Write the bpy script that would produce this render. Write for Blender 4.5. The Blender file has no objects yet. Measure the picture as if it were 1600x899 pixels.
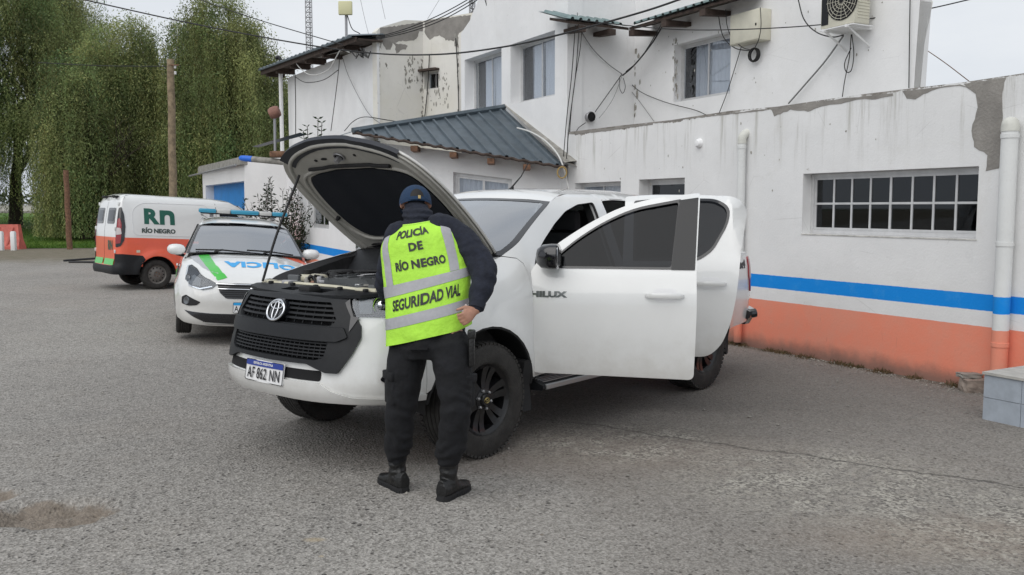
import bpy, bmesh, math, random
from mathutils import Vector, Matrix, noise
from mathutils.geometry import delaunay_2d_cdt
R = math.radians
C = bpy.context.scene.collection
scene = bpy.context.scene
random.seed(7)

# ------------------------------------------------------------------ camera
FPX, YH, EYE = 1400.0, 326.0, 1.64
PITCH = math.atan2(449.5 - YH, FPX)
cd = bpy.data.cameras.new('camera'); cam = bpy.data.objects.new('camera', cd); C.objects.link(cam)
cam.location = (0, 0, EYE); cam.rotation_euler = (math.pi/2 - PITCH, 0, 0)
cd.sensor_width = 36; cd.lens = 36*FPX/1600; cd.clip_start = .05; cd.clip_end = 3000
scene.camera = cam

# ------------------------------------------------------------------ overcast sky
w = bpy.data.worlds.new('World'); scene.world = w; w.use_nodes = True
nt = w.node_tree; nt.nodes.clear(); NN = nt.nodes.new; LK = nt.links.new
SUN_EL, SUN_AZ = R(48), R(212)
sky = NN('ShaderNodeTexSky'); sky.sky_type = 'NISHITA'; sky.sun_disc = False
sky.sun_elevation = SUN_EL; sky.sun_rotation = SUN_AZ; sky.dust_density = 4; sky.air_density = 1.0
hs = NN('ShaderNodeHueSaturation'); hs.inputs['Saturation'].default_value = .35
tcw = NN('ShaderNodeTexCoord'); mp = NN('ShaderNodeMapping'); mp.inputs['Scale'].default_value = (1, 1, 3.2)
nz = NN('ShaderNodeTexNoise'); nz.inputs['Scale'].default_value = 1.6; nz.inputs['Detail'].default_value = 7; nz.inputs['Roughness'].default_value = .55
cr = NN('ShaderNodeValToRGB'); cr.color_ramp.elements[0].position = .33; cr.color_ramp.elements[0].color = (7.6, 8.3, 9.3, 1)
cr.color_ramp.elements[1].position = .68; cr.color_ramp.elements[1].color = (10.2, 10.6, 11.1, 1)
mx = NN('ShaderNodeMixRGB'); mx.inputs[0].default_value = .86
bg = NN('ShaderNodeBackground'); bg.inputs['Strength'].default_value = .062; wo = NN('ShaderNodeOutputWorld')
LK(sky.outputs[0], hs.inputs['Color']); LK(tcw.outputs['Generated'], mp.inputs['Vector']); LK(mp.outputs[0], nz.inputs['Vector'])
LK(nz.outputs['Fac'], cr.inputs[0]); LK(hs.outputs[0], mx.inputs[1]); LK(cr.outputs[0], mx.inputs[2]); LK(mx.outputs[0], bg.inputs['Color']); LK(bg.outputs[0], wo.inputs['Surface'])
sl = bpy.data.lights.new('sun', 'SUN'); sl.energy = 1.05; sl.angle = R(70); sl.color = (1, .97, .93)
so = bpy.data.objects.new('sun', sl); C.objects.link(so)
sd = Vector((math.sin(SUN_AZ)*math.cos(SUN_EL), math.cos(SUN_AZ)*math.cos(SUN_EL), math.sin(SUN_EL)))
so.rotation_euler = sd.to_track_quat('Z', 'Y').to_euler(); so.location = (0, 0, 30)
scene.view_settings.view_transform = 'Standard'; scene.view_settings.look = 'None'
scene.view_settings.exposure = 0.50; scene.view_settings.gamma = 1

# ------------------------------------------------------------------ helpers
def ray(px, py):
    x = (px-800)/FPX; v = (449.5-py)/FPX
    return Vector((x, math.cos(PITCH)+v*math.sin(PITCH), -math.sin(PITCH)+v*math.cos(PITCH)))
CO = Vector((0, 0, EYE))
def at(px, py, Y): r = ray(px, py); return CO + r*(Y/r.y)
def ong(px, py, z=0): r = ray(px, py); return CO + r*((z-EYE)/r.z)
def onpl(px, py, P, n): r = ray(px, py); return CO + r*((P-CO).dot(n)/r.dot(n))
def lerp(a, b, t): return a+(b-a)*t
def sstep(x, a, b): t = min(1, max(0, (x-a)/(b-a))); return t*t*(3-2*t)
def interp(tab, x):
    if x <= tab[0][0]: return tab[0][1]
    for (a, va), (b, vb) in zip(tab, tab[1:]):
        if x <= b: t = (x-a)/(b-a); return va+(vb-va)*t
    return tab[-1][1]
def sinterp(tab, x):   # smooth (catmull) table
    n = len(tab)
    if x <= tab[0][0]: return tab[0][1]
    if x >= tab[-1][0]: return tab[-1][1]
    for i in range(n-1):
        if x <= tab[i+1][0]:
            x0, y0 = tab[i]; x1, y1 = tab[i+1]; h = x1-x0; t = (x-x0)/h
            m0 = (y1-tab[i-1][1])/(x1-tab[i-1][0])*h if i > 0 else (y1-y0)
            m1 = (tab[i+2][1]-y0)/(tab[i+2][0]-x0)*h if i < n-2 else (y1-y0)
            return (2*t**3-3*t*t+1)*y0+(t**3-2*t*t+t)*m0+(-2*t**3+3*t*t)*y1+(t**3-t*t)*m1
def catmull(pts, n=8):
    P = [Vector(p) for p in pts]; out = []
    for i in range(len(P)-1):
        a = P[i-1] if i else P[0]*2-P[1]; b = P[i]; c = P[i+1]; d = P[i+2] if i+2 < len(P) else P[-1]*2-P[-2]
        for k in range(n):
            t = k/n
            out.append(.5*((2*b)+(c-a)*t+(2*a-5*b+4*c-d)*t*t+(3*b-a-3*c+d)*t**3))
    out.append(P[-1]); return out
def gz(x, y):          # the yard dips a little towards the porch at the back left
    k = sstep(y, 9.6, 11.2)*(1-sstep(y, 24, 32)); x0 = lerp(-4.3, -7.2, sstep(y, 13, 18))
    r = max(0, min(4.0, x-x0)) * (1-sstep(x, -1.6, 1.2))
    z = -.042*r*k
    z += (1-.6*sstep(x, -30, 30))*1.0*sstep(y, 38, 60)*(1-sstep(x, -9, 0))   # grass rises
    return z

class MB:
    def __init__(s): s.v = []; s.f = []; s.u = None
    def add(s, vs, fs):
        o = len(s.v); s.v += [tuple(v) for v in vs]; s.f += [tuple(i+o for i in f) for f in fs]; return s
    def box(s, c, d, M=None, bev=0):
        x, y, z = d[0]/2, d[1]/2, d[2]/2
        if bev:
            bm = bmesh.new(); bmesh.ops.create_cube(bm, size=1)
            for v in bm.verts: v.co = Vector((v.co.x*d[0], v.co.y*d[1], v.co.z*d[2]))
            bmesh.ops.bevel(bm, geom=bm.edges[:], offset=bev, segments=2, affect='EDGES', profile=.5)
            vs = [v.co.copy() for v in bm.verts]; bm.verts.index_update()
            fs = [[v.index for v in f.verts] for f in bm.faces]; bm.free()
        else:
            vs = [Vector((a*x, b*y, e*z)) for a in (-1, 1) for b in (-1, 1) for e in (-1, 1)]
            fs = [(0, 1, 3, 2), (4, 6, 7, 5), (0, 4, 5, 1), (2, 3, 7, 6), (0, 2, 6, 4), (1, 5, 7, 3)]
        if M: vs = [M @ v for v in vs]
        return s.add([v+Vector(c) for v in vs], fs)
    def tube(s, path, r, n=8, cap=True):
        P = [Vector(p) for p in path]; rr = r if isinstance(r, (list, tuple)) else [r]*len(P)
        vs = []; fs = []; up = None
        for i, p in enumerate(P):
            t = (P[min(i+1, len(P)-1)]-P[max(i-1, 0)])
            if t.length < 1e-9: t = Vector((0, 0, 1))
            t.normalize()
            if up is None: up = Vector((0, 0, 1)) if abs(t.z) < .9 else Vector((1, 0, 0))
            a = t.cross(up).normalized(); b = a.cross(t).normalized(); up = b
            for k in range(n):
                an = 2*math.pi*k/n; vs.append(p+(a*math.cos(an)+b*math.sin(an))*rr[i])
        for i in range(len(P)-1):
            for k in range(n):
                k2 = (k+1) % n; fs.append((i*n+k, i*n+k2, (i+1)*n+k2, (i+1)*n+k))
        if cap: fs.append(tuple(range(n))[::-1]); fs.append(tuple((len(P)-1)*n+k for k in range(n)))
        return s.add(vs, fs)
    def lathe(s, prof, n=32, M=None):   # prof: (r, h) about local Z
        vs = []; fs = []
        for r, h in prof:
            for k in range(n): a = 2*math.pi*k/n; v = Vector((r*math.cos(a), r*math.sin(a), h)); vs.append(M @ v if M else v)
        for i in range(len(prof)-1):
            for k in range(n): k2 = (k+1) % n; fs.append((i*n+k, i*n+k2, (i+1)*n+k2, (i+1)*n+k))
        return s.add(vs, fs)
    def loft(s, rings, cap=True, closed=True):
        n = len(rings[0]); vs = [p for r in rings for p in r]; fs = []
        for i in range(len(rings)-1):
            for k in range(n if closed else n-1): k2 = (k+1) % n; fs.append((i*n+k, i*n+k2, (i+1)*n+k2, (i+1)*n+k))
        if cap and closed: fs.append(tuple(range(n))[::-1]); fs.append(tuple((len(rings)-1)*n+k for k in range(n)))
        return s.add(vs, fs)
    def prism(s, poly, mapf, t0, t1):      # poly (u,v) mapped by mapf(u,v,t)
        n = len(poly); vs = [mapf(u, v, t0) for u, v in poly]+[mapf(u, v, t1) for u, v in poly]
        fs = [tuple(range(n)), tuple(range(2*n-1, n-1, -1))]+[(i, n+i, n+(i+1) % n, (i+1) % n) for i in range(n)]
        return s.add(vs, fs)

def inpoly(p, poly):
    x, y = p; c = False; j = len(poly)-1
    for i in range(len(poly)):
        xi, yi = poly[i]; xj, yj = poly[j]
        if (yi > y) != (yj > y) and x < (xj-xi)*(y-yi)/(yj-yi)+xi: c = not c
        j = i
    return c
def dens(poly, step):
    o = []
    for i, a in enumerate(poly):
        b = poly[(i+1) % len(poly)]; L = math.hypot(b[0]-a[0], b[1]-a[1]); k = max(1, int(L/step+.5))
        for j in range(k): t = j/k; o.append((a[0]+(b[0]-a[0])*t, a[1]+(b[1]-a[1])*t))
    return o
def rnd(poly, r, n=4):                 # round the corners of a 2D polygon
    o = []
    m = len(poly)
    for i in range(m):
        p = Vector(poly[i]); a = Vector(poly[i-1]); b = Vector(poly[(i+1) % m])
        rr = r[i] if isinstance(r, (list, tuple)) else r
        da = (a-p); db = (b-p); q = min(rr, da.length*.48, db.length*.48)
        if q < 1e-4: o.append(tuple(p)); continue
        A = p+da.normalized()*q; B = p+db.normalized()*q
        for k in range(n+1): t = k/n; o.append(tuple((A*(1-t)**2)+p*(2*t*(1-t))+B*t*t))
    return o
def smooth_poly(pts, n=6):             # closed catmull in 2D
    m = len(pts); o = []
    for i in range(m):
        a, b, c, d = [Vector(pts[(i+k-1) % m]) for k in range(4)]
        for k in range(n): t = k/n; o.append(tuple(.5*((2*b)+(c-a)*t+(2*a-5*b+4*c-d)*t*t+(3*b-a-3*c+d)*t**3)))
    return o
def panel(mb, outline, fmap, step=.05, holes=(), th=0, off=0):
    ol = dens(outline, step); hs_ = [dens(h, step) for h in holes]
    pts = []; ed = []
    for lp in [ol]+hs_:
        o = len(pts); pts += lp; ed += [(o+i, o+(i+1) % len(lp)) for i in range(len(lp))]
    bp = list(pts)
    x0 = min(p[0] for p in ol); x1 = max(p[0] for p in ol); y0 = min(p[1] for p in ol); y1 = max(p[1] for p in ol)
    nx = int((x1-x0)/step); ny = int((y1-y0)/step)
    lim = (step*.45)**2
    if nx*ny < 60000:
        cell = {}
        for b in bp: cell.setdefault((int(b[0]//step), int(b[1]//step)), []).append(b)
        for i in range(1, nx+1):
            for j in range(1, ny+1):
                p = (x0+i*step, y0+j*step)
                if not inpoly(p, ol) or any(inpoly(p, h) for h in hs_): continue
                ci, cj = int(p[0]//step), int(p[1]//step); ok = True
                for a in (-1, 0, 1):
                    for b in (-1, 0, 1):
                        for q in cell.get((ci+a, cj+b), ()):
                            if (q[0]-p[0])**2+(q[1]-p[1])**2 < lim: ok = False
                if ok: pts.append(p)
    r = delaunay_2d_cdt([Vector(p) for p in pts], ed, [], 0, 1e-6)
    V = [(v.x, v.y) for v in r[0]]; F = []
    for f in r[2]:
        c = (sum(V[i][0] for i in f)/len(f), sum(V[i][1] for i in f)/len(f))
        if inpoly(c, ol) and not any(inpoly(c, h) for h in hs_): F.append(tuple(f))
    n = len(V); vs = [fmap(u, v, off) for u, v in V]
    if not th: return mb.add(vs, F)
    vs += [fmap(u, v, off-th) for u, v in V]; fs = F+[tuple(i+n for i in f[::-1]) for f in F]
    cnt = {}
    for f in F:
        for i in range(len(f)):
            e = (f[i], f[(i+1) % len(f)]); cnt[e] = 1
    for (a, b) in list(cnt):
        if (b, a) not in cnt: fs.append((b, a, a+n, b+n))
    return mb.add(vs, fs)

OFF = {}
def build(name, mb, mt, parent=None, smooth=True, ang=35, loc=None, fixn=True):
    me = bpy.data.meshes.new(name)
    V = mb.v; woff = OFF.get(parent.name) if parent is not None and loc is None else None
    if woff is not None: V = [tuple(Vector(v)-woff) for v in V]
    me.from_pydata([tuple(v) for v in V], [], mb.f); me.update()
    if fixn:
        bm = bmesh.new(); bm.from_mesh(me); bmesh.ops.recalc_face_normals(bm, faces=bm.faces[:]); bm.to_mesh(me); bm.free()
    if smooth:
        me.polygons.foreach_set('use_smooth', [True]*len(me.polygons)); me.set_sharp_from_angle(angle=R(ang))
    o = bpy.data.objects.new(name, me); C.objects.link(o)
    if isinstance(mt, (list, tuple)):
        for m in mt: me.materials.append(m)
    else: me.materials.append(mt)
    if parent is not None: o.parent = parent
    if loc is not None: o.location = loc
    if woff is not None: OFF[o.name] = woff
    return o
def addto(o, mb, m):      # append marks to a wall's own mesh, with their own material
    me = o.data; woff = OFF.get(o.name, Vector((0, 0, 0))); n0 = len(me.materials); me.materials.append(m)
    bm = bmesh.new(); bm.from_mesh(me); vs = [bm.verts.new(Vector(v)-woff) for v in mb.v]
    for f_ in mb.f:
        try: fc = bm.faces.new([vs[i] for i in f_]); fc.material_index = n0
        except ValueError: pass
    bm.to_mesh(me); bm.free()
def tag(o, label, cat, group=None, kind=None):
    if label: o['label'] = label
    if cat: o['category'] = cat
    if group: o['group'] = group
    if kind: o['kind'] = kind
    return o
def thing(name, label, cat, loc=(0, 0, 0), rz=0, group=None, world=False):
    o = bpy.data.objects.new(name, None); C.objects.link(o); o.location = loc; o.rotation_euler = (0, 0, rz)
    o.empty_display_size = .2
    if world: OFF[o.name] = Vector(loc)
    return tag(o, label, cat, group)
def struct(name, mb, m, **k):
    o = build(name, mb, m, **k); o['kind'] = 'structure'; return o

# ------------------------------------------------------------------ materials
def mat(name, col, rough=.6, metal=0, coat=0, spec=.5, var=0, vscale=8, bump=0, bscale=60, alpha=None, col2=None, dirt=None, detail=6):
    m = bpy.data.materials.new(name); m.use_nodes = True; t = m.node_tree; p = t.nodes['Principled BSDF']
    p.inputs['Base Color'].default_value = (*col, 1); p.inputs['Roughness'].default_value = rough
    p.inputs['Metallic'].default_value = metal; p.inputs['Specular IOR Level'].default_value = spec
    if coat: p.inputs['Coat Weight'].default_value = coat; p.inputs['Coat Roughness'].default_value = .06
    tc = t.nodes.new('ShaderNodeTexCoord')
    if var or col2:
        n = t.nodes.new('ShaderNodeTexNoise'); n.inputs['Scale'].default_value = vscale; n.inputs['Detail'].default_value = detail; n.inputs['Roughness'].default_value = .6
        t.links.new(tc.outputs['Object'], n.inputs['Vector'])
        r = t.nodes.new('ShaderNodeValToRGB'); r.color_ramp.elements[0].position = .35; r.color_ramp.elements[1].position = .65
        c2 = col2 or tuple(min(1, c*(1+var)) for c in col)
        c1 = col if col2 else tuple(c*(1-var) for c in col)
        r.color_ramp.elements[0].color = (*c1, 1); r.color_ramp.elements[1].color = (*c2, 1)
        t.links.new(n.outputs['Fac'], r.inputs[0]); t.links.new(r.outputs[0], p.inputs['Base Color'])
    if bump:
        n = t.nodes.new('ShaderNodeTexNoise'); n.inputs['Scale'].default_value = bscale; n.inputs['Detail'].default_value = 4
        t.links.new(tc.outputs['Object'], n.inputs['Vector'])
        b = t.nodes.new('ShaderNodeBump'); b.inputs['Strength'].default_value = bump; b.inputs['Distance'].default_value = .02
        t.links.new(n.outputs['Fac'], b.inputs['Height']); t.links.new(b.outputs[0], p.inputs['Normal'])
    return m
def glassmat(name, tint, refl=.06, rough=.02, haze=None):
    m = bpy.data.materials.new(name); m.use_nodes = True; t = m.node_tree; t.nodes.clear()
    o = t.nodes.new('ShaderNodeOutputMaterial'); tr = t.nodes.new('ShaderNodeBsdfTransparent'); tr.inputs[0].default_value = (*tint, 1)
    gl = t.nodes.new('ShaderNodeBsdfGlossy'); gl.inputs['Roughness'].default_value = rough; gl.inputs[0].default_value = (.95, .97, 1, 1)
    lw = t.nodes.new('ShaderNodeLayerWeight'); lw.inputs[0].default_value = .5; fr = t.nodes.new('ShaderNodeMath'); fr.operation = 'POWER'; fr.inputs[1].default_value = 4.5; t.links.new(lw.outputs['Facing'], fr.inputs[0])
    ma = t.nodes.new('ShaderNodeMath'); ma.operation = 'ADD'; ma.use_clamp = True; ma.inputs[1].default_value = refl+.04
    mi = t.nodes.new('ShaderNodeMixShader')
    t.links.new(fr.outputs[0], ma.inputs[0]); t.links.new(ma.outputs[0], mi.inputs[0]); t.links.new(tr.outputs[0], mi.inputs[1]); t.links.new(gl.outputs[0], mi.inputs[2]); t.links.new(mi.outputs[0], o.inputs[0])
    return m
class NG:   # small node graph helper
    def __init__(s, name):
        s.m = bpy.data.materials.new(name); s.m.use_nodes = True; s.t = s.m.node_tree; s.p = s.t.nodes['Principled BSDF']
        g = s.t.nodes.new('ShaderNodeNewGeometry'); s.pos = g.outputs['Position']; s.nrm = g.outputs['Normal']
        s.sep = s.t.nodes.new('ShaderNodeSeparateXYZ'); s.l(s.pos, s.sep.inputs[0])
    def l(s, a, b): s.t.links.new(a, b)
    def inp(s, sock, v):
        if isinstance(v, bpy.types.NodeSocket): s.l(v, sock)
        elif v is not None: sock.default_value = v if not (isinstance(v, tuple) and len(v) == 3 and sock.type == 'RGBA') else (*v, 1)
    def math(s, op, a, b=None, clamp=False):
        n = s.t.nodes.new('ShaderNodeMath'); n.operation = op; n.use_clamp = clamp; s.inp(n.inputs[0], a); s.inp(n.inputs[1], b); return n.outputs[0]
    def noise(s, scale, detail=4, rough=.55, vec=None, sc=(1, 1, 1), dist=0):
        mpn = s.t.nodes.new('ShaderNodeMapping'); mpn.inputs['Scale'].default_value = sc; s.l(vec or s.pos, mpn.inputs[0])
        n = s.t.nodes.new('ShaderNodeTexNoise'); n.inputs['Scale'].default_value = scale; n.inputs['Detail'].default_value = detail; n.inputs['Roughness'].default_value = rough; n.inputs['Distortion'].default_value = dist
        s.l(mpn.outputs[0], n.inputs['Vector']); return n.outputs['Fac']
    def voro(s, scale, feat='F1', rand=1, vec=None):
        n = s.t.nodes.new('ShaderNodeTexVoronoi'); n.feature = feat; n.inputs['Scale'].default_value = scale; s.l(vec or s.pos, n.inputs['Vector']); return n
    def step(s, v, a, b, lo=0, hi=1):
        n = s.t.nodes.new('ShaderNodeMapRange'); n.interpolation_type = 'SMOOTHSTEP'; s.inp(n.inputs[0], v)
        n.inputs[1].default_value = a; n.inputs[2].default_value = b; n.inputs[3].default_value = lo; n.inputs[4].default_value = hi; return n.outputs[0]
    def mix(s, f, a, b, mode='MIX'):
        n = s.t.nodes.new('ShaderNodeMixRGB'); n.blend_type = mode; s.inp(n.inputs[0], f); s.inp(n.inputs[1], a); s.inp(n.inputs[2], b); return n.outputs[0]
    def bump(s, h, st=.3, d=.01):
        b = s.t.nodes.new('ShaderNodeBump'); b.inputs['Strength'].default_value = st; b.inputs['Distance'].default_value = d; s.l(h, b.inputs['Height']); s.l(b.outputs[0], s.p.inputs['Normal'])
    def col(s, c, rough=.8, spec=.3): s.inp(s.p.inputs['Base Color'], c); s.inp(s.p.inputs['Roughness'], rough); s.p.inputs['Specular IOR Level'].default_value = spec

def plaster(name, base=(.78, .78, .775), top=None, bands=False, peel=.5, warm=0, stain=.5, streak=.5, topd=.12):
    g = NG(name)
    # facade coordinate along the wall: dot(pos, d)
    n1 = g.noise(1.3, 6, .65); n2 = g.noise(14, 5, .6)
    st = g.noise(1.0, 5, .7, sc=(9, 9, .55))
    c = g.mix(g.step(n1, .35, .7), tuple(b*.93 for b in base), base)
    c = g.mix(g.math('MULTIPLY', g.step(n2, .6, .78), .25), c, (.55, .545, .52))
    if warm: c = g.mix(g.step(g.noise(.5, 3), .4, .6, 0, warm), c, (.72, .69, .58))
    z = g.sep.outputs['Z']
    if top is not None:      # streaks running down from the top edge
        ddn = g.math('SUBTRACT', top, z)
        k = g.math('MULTIPLY', g.step(ddn, 0, .9, 1, 0), g.step(st, .5, .72))
        c = g.mix(g.math('MULTIPLY', k, streak), c, (.40, .39, .35))
    else:
        c = g.mix(g.math('MULTIPLY', g.step(st, .56, .8), streak*.5), c, (.5, .485, .44))
    sp = g.noise(7, 8, .75); c = g.mix(g.math('MULTIPLY', g.step(sp, .66, .70), stain*.8), c, (.42, .41, .38))
    sm_ = g.noise(.8, 7, .7, dist=.6); c = g.mix(g.math('MULTIPLY', g.step(sm_, .54, .72), stain*.45), c, (.56, .54, .475))
    sk = g.noise(3.1, 7, .72, sc=(1.6, 1.6, .8)); c = g.mix(g.math('MULTIPLY', g.step(sk, .62, .66), stain*.35), c, (.60, .60, .60))
    cr_ = g.voro(1.1, 'DISTANCE_TO_EDGE', vec=None); 
    crk = g.math('MULTIPLY', g.step(cr_.outputs['Distance'], .0, .006, 1, 0), g.step(g.noise(1.7, 2), .55, .62))
    c = g.mix(g.math('MULTIPLY', crk, .45*stain), c, (.35, .34, .32))
    if bands:
        e = g.math('MULTIPLY', g.math('SUBTRACT', g.noise(20, 3), .5), .008); zz = g.math('ADD', z, e)
        wear = g.noise(5, 8, .7)
        blue = g.mix(g.step(wear, .5, .8, 0, .5), (.008, .25, .74), (.07, .34, .72))
        ora = g.mix(g.step(g.noise(2.2, 8, .7), .35, .7), (.82, .27, .175), (.75, .30, .21))
        ora = g.mix(g.step(wear, .63, .72, 0, .35), ora, (.60, .36, .28))
        scr = g.noise(3, 6, .7, sc=(6, 6, 1)); ora = g.mix(g.step(scr, .62, .75, 0, .35), ora, (.34, .13, .09))
        ora = g.mix(g.math('MULTIPLY', g.step(g.math('ADD', z, g.math('MULTIPLY', g.noise(4, 5), -.22)), -.09, .10, 1, 0), .8), ora, (.17, .13, .11))
        ring = lambda a, b: g.math('MULTIPLY', g.step(zz, a-.002, a+.002), g.step(zz, b-.002, b+.002, 1, 0))
        c = g.mix(ring(.722, .872), c, blue)
        c = g.mix(g.step(zz, .576, .579, 1, 0), c, ora)
    if top is not None and peel:
        e = g.math('MULTIPLY', g.math('SUBTRACT', g.noise(2.4, 8, .7, sc=(1, 1, .6)), .52), .9*peel)
        pk = g.step(g.math('ADD', z, e), top-topd, top-topd+.012)
        c = g.mix(pk, c, g.mix(g.step(g.noise(9, 6), .4, .6), (.20, .185, .165), (.31, .29, .265)))
    h = g.math('ADD', g.noise(45, 4), g.math('MULTIPLY', g.noise(5, 4), 1.5)); g.bump(h, .35, .006)
    g.col(c, .88, .25); return g.m

def leafmat(name):
    g = NG(name); a = g.t.nodes.new('ShaderNodeVertexColor'); a.layer_name = 'tint'
    g.col(a.outputs['Color'], .6, .3)
    tr = g.t.nodes.new('ShaderNodeBsdfTranslucent'); g.l(a.outputs['Color'], tr.inputs[0])
    mi = g.t.nodes.new('ShaderNodeMixShader'); mi.inputs[0].default_value = .45; o = g.t.nodes['Material Output']
    g.l(g.p.outputs[0], mi.inputs[1]); g.l(tr.outputs[0], mi.inputs[2]); g.l(mi.outputs[0], o.inputs[0]); return g.m

M = {}
M['paint'] = mat('white_car_paint', (.74, .745, .735), .22, coat=1, var=.02, vscale=3)
def dust(m, lo, hi, f, c=(.40, .37, .32)):
    t = m.node_tree; p = t.nodes['Principled BSDF']; src = p.inputs['Base Color'].links[0].from_socket
    tc = t.nodes.new('ShaderNodeTexCoord'); s = t.nodes.new('ShaderNodeSeparateXYZ'); t.links.new(tc.outputs['Object'], s.inputs[0])
    n = t.nodes.new('ShaderNodeTexNoise'); n.inputs['Scale'].default_value = 7; n.inputs['Detail'].default_value = 8; n.inputs['Roughness'].default_value = .7; t.links.new(tc.outputs['Object'], n.inputs['Vector'])
    a = t.nodes.new('ShaderNodeMath'); a.operation = 'MULTIPLY_ADD'; a.inputs[1].default_value = .5; t.links.new(n.outputs['Fac'], a.inputs[0]); t.links.new(s.outputs['Z'], a.inputs[2])
    r = t.nodes.new('ShaderNodeMapRange'); r.interpolation_type = 'SMOOTHSTEP'; r.inputs[1].default_value = lo+.25; r.inputs[2].default_value = hi+.25; r.inputs[3].default_value = f; r.inputs[4].default_value = 0; t.links.new(a.outputs[0], r.inputs[0])
    x = t.nodes.new('ShaderNodeMixRGB'); x.inputs[2].default_value = (*c, 1); t.links.new(r.outputs[0], x.inputs[0]); t.links.new(src, x.inputs[1]); t.links.new(x.outputs[0], p.inputs['Base Color'])
dust(M['paint'], .38, .80, .42)
M['paint_in'] = mat('bare_inner_paint', (.42, .41, .375), .5, var=.10, vscale=6)
M['black_plastic'] = mat('grey_black_plastic', (.011, .012, .014), .5, spec=.3, var=.15, vscale=30, bump=.1, bscale=300)
M['rim_black'] = mat('black_rim', (.010, .010, .011), .33, coat=.25, spec=.35)
M['lamp_grey'] = mat('lamp_housing_grey', (.20, .205, .21), .3)
M['gloss_black'] = mat('gloss_black', (.008, .008, .01), .15, coat=.6)
M['matte_black'] = mat('matte_black', (.012, .012, .013), .75)
M['hole'] = mat('dark_void', (.004, .004, .005), .9)
M['rubber'] = mat('tyre_rubber', (.028, .026, .024), .8, var=.3, vscale=14, bump=.3, bscale=90)
M['tread'] = mat('dusty_tread', (.045, .040, .035), .9, var=.3, vscale=20)
M['chrome'] = mat('chrome', (.75, .76, .78), .12, 1)
M['silver'] = mat('brushed_aluminium', (.5, .5, .5), .35, .9)
M['pad'] = mat('hood_insulation', (.006, .009, .016), .95, bump=.3, bscale=120)
M['engine_grey'] = mat('engine_cover', (.085, .09, .093), .4, var=.15)
M['bay'] = mat('engine_bay', (.035, .035, .036), .6, var=.3, vscale=20)
M['cream'] = mat('cream_reservoir', (.60, .57, .44), .45, var=.08)
M['red_lens'] = mat('red_lens', (.28, .012, .02), .15, coat=.8)
M['white'] = mat('white_enamel', (.78, .78, .78), .4)
M['plate_blue'] = mat('plate_blue', (.01, .035, .25), .4)
M['sky_blue'] = mat('light_blue_vinyl', (.03, .36, .75), .4)
M['ink'] = mat('black_ink', (.01, .01, .012), .5)
M['seat'] = mat('seat_fabric', (.035, .035, .038), .9, bump=.2)
M['winglass_clear'] = glassmat('clear_window_glass', (.88, .90, .92), .05)
M['lens'] = glassmat('lamp_lens', (.86, .88, .90), .0)
M['tint'] = glassmat('tinted_glass', (.020, .022, .026), -.018)
M['wscreen'] = glassmat('windscreen_glass', (.46, .52, .53), .36)
M['winglass'] = glassmat('window_glass', (.50, .53, .55), .0)
M['reflector'] = mat('lamp_reflector', (.20, .21, .22), .32, .8)
M['orange_vinyl'] = mat('orange_vinyl', (.83, .115, .045), .35, coat=.4)
M['green_vinyl'] = mat('green_vinyl', (.06, .50, .06), .35, coat=.4)
M['grey_vinyl'] = mat('grey_vinyl', (.42, .43, .45), .4)
M['dgreen'] = mat('dark_green_vinyl', (.008, .10, .07), .4)
M['alu'] = mat('window_aluminium', (.60, .60, .60), .35, .3, var=.08)
M['pvc'] = plaster('pvc_pipe_painted', (.72, .73, .72), bands=True, stain=.6)
M['wood'] = mat('old_wood', (.060, .042, .034), .9, var=.35, vscale=10, bump=.4)
M['polewood'] = mat('pole_wood', (.24, .185, .12), .9, var=.3, vscale=7, bump=.4)
M['rust'] = mat('rusty_steel', (.16, .085, .05), .85, var=.4, vscale=16)
M['steel'] = mat('galvanised', (.35, .35, .36), .45, .6)
M['roof'] = mat('grey_sheet_roof', (.10, .125, .145), .45, .3, var=.15, vscale=5)
M['flash'] = mat('cement_flashing', (.27, .26, .235), .85, var=.25, vscale=8)
M['render'] = mat('bare_render', (.26, .245, .225), .95, var=.14, vscale=5, bump=.4, bscale=40)
M['cable'] = mat('black_cable', (.015, .015, .016), .6)
M['cable_grey'] = mat('grey_cable', (.20, .20, .20), .6)
M['cable_white'] = mat('white_cable', (.62, .62, .60), .5)
M['cream_box'] = mat('cream_cabinet', (.62, .60, .50), .5, var=.05)
M['curtain'] = mat('grey_curtain', (.62, .64, .68), .9)
M['room'] = mat('dark_room', (.018, .018, .02), .95)
M['door_blue'] = mat('blue_door', (.015, .22, .60), .45, var=.1, vscale=3)
M['barrier'] = mat('red_barrier', (.55, .13, .10), .6, var=.2, vscale=4)
M['skin'] = mat('skin', (.42, .22, .15), .5, var=.12, vscale=25)
M['navy'] = mat('navy_fleece', (.012, .015, .026), .92, var=.25, vscale=30, bump=.35, bscale=45)
M['cap'] = mat('blue_cap', (.010, .035, .085), .85, bump=.4, bscale=250)
M['trouser'] = mat('black_trousers', (.0045, .005, .0068), .9, var=.3, vscale=14, bump=.5, bscale=22)
M['boot'] = mat('black_leather', (.008, .008, .008), .42, bump=.3, bscale=60)
M['lime'] = mat('lime_vest', (.42, .78, .06), .7, var=.10, vscale=7, bump=.5, bscale=20)
M['reflect_strip'] = mat('reflective_strip', (.36, .36, .38), .42, var=.06, vscale=40)
M['tile'] = mat('grey_tile', (.36, .40, .45), .35, var=.10, vscale=9)
M['leaf'] = leafmat('leaves')
M['bark'] = mat('bark', (.055, .042, .032), .95, var=.4, vscale=6, bump=.5, bscale=14)
M['brick'] = mat('brick_rubble', (.24, .20, .17), .9, var=.3)

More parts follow.
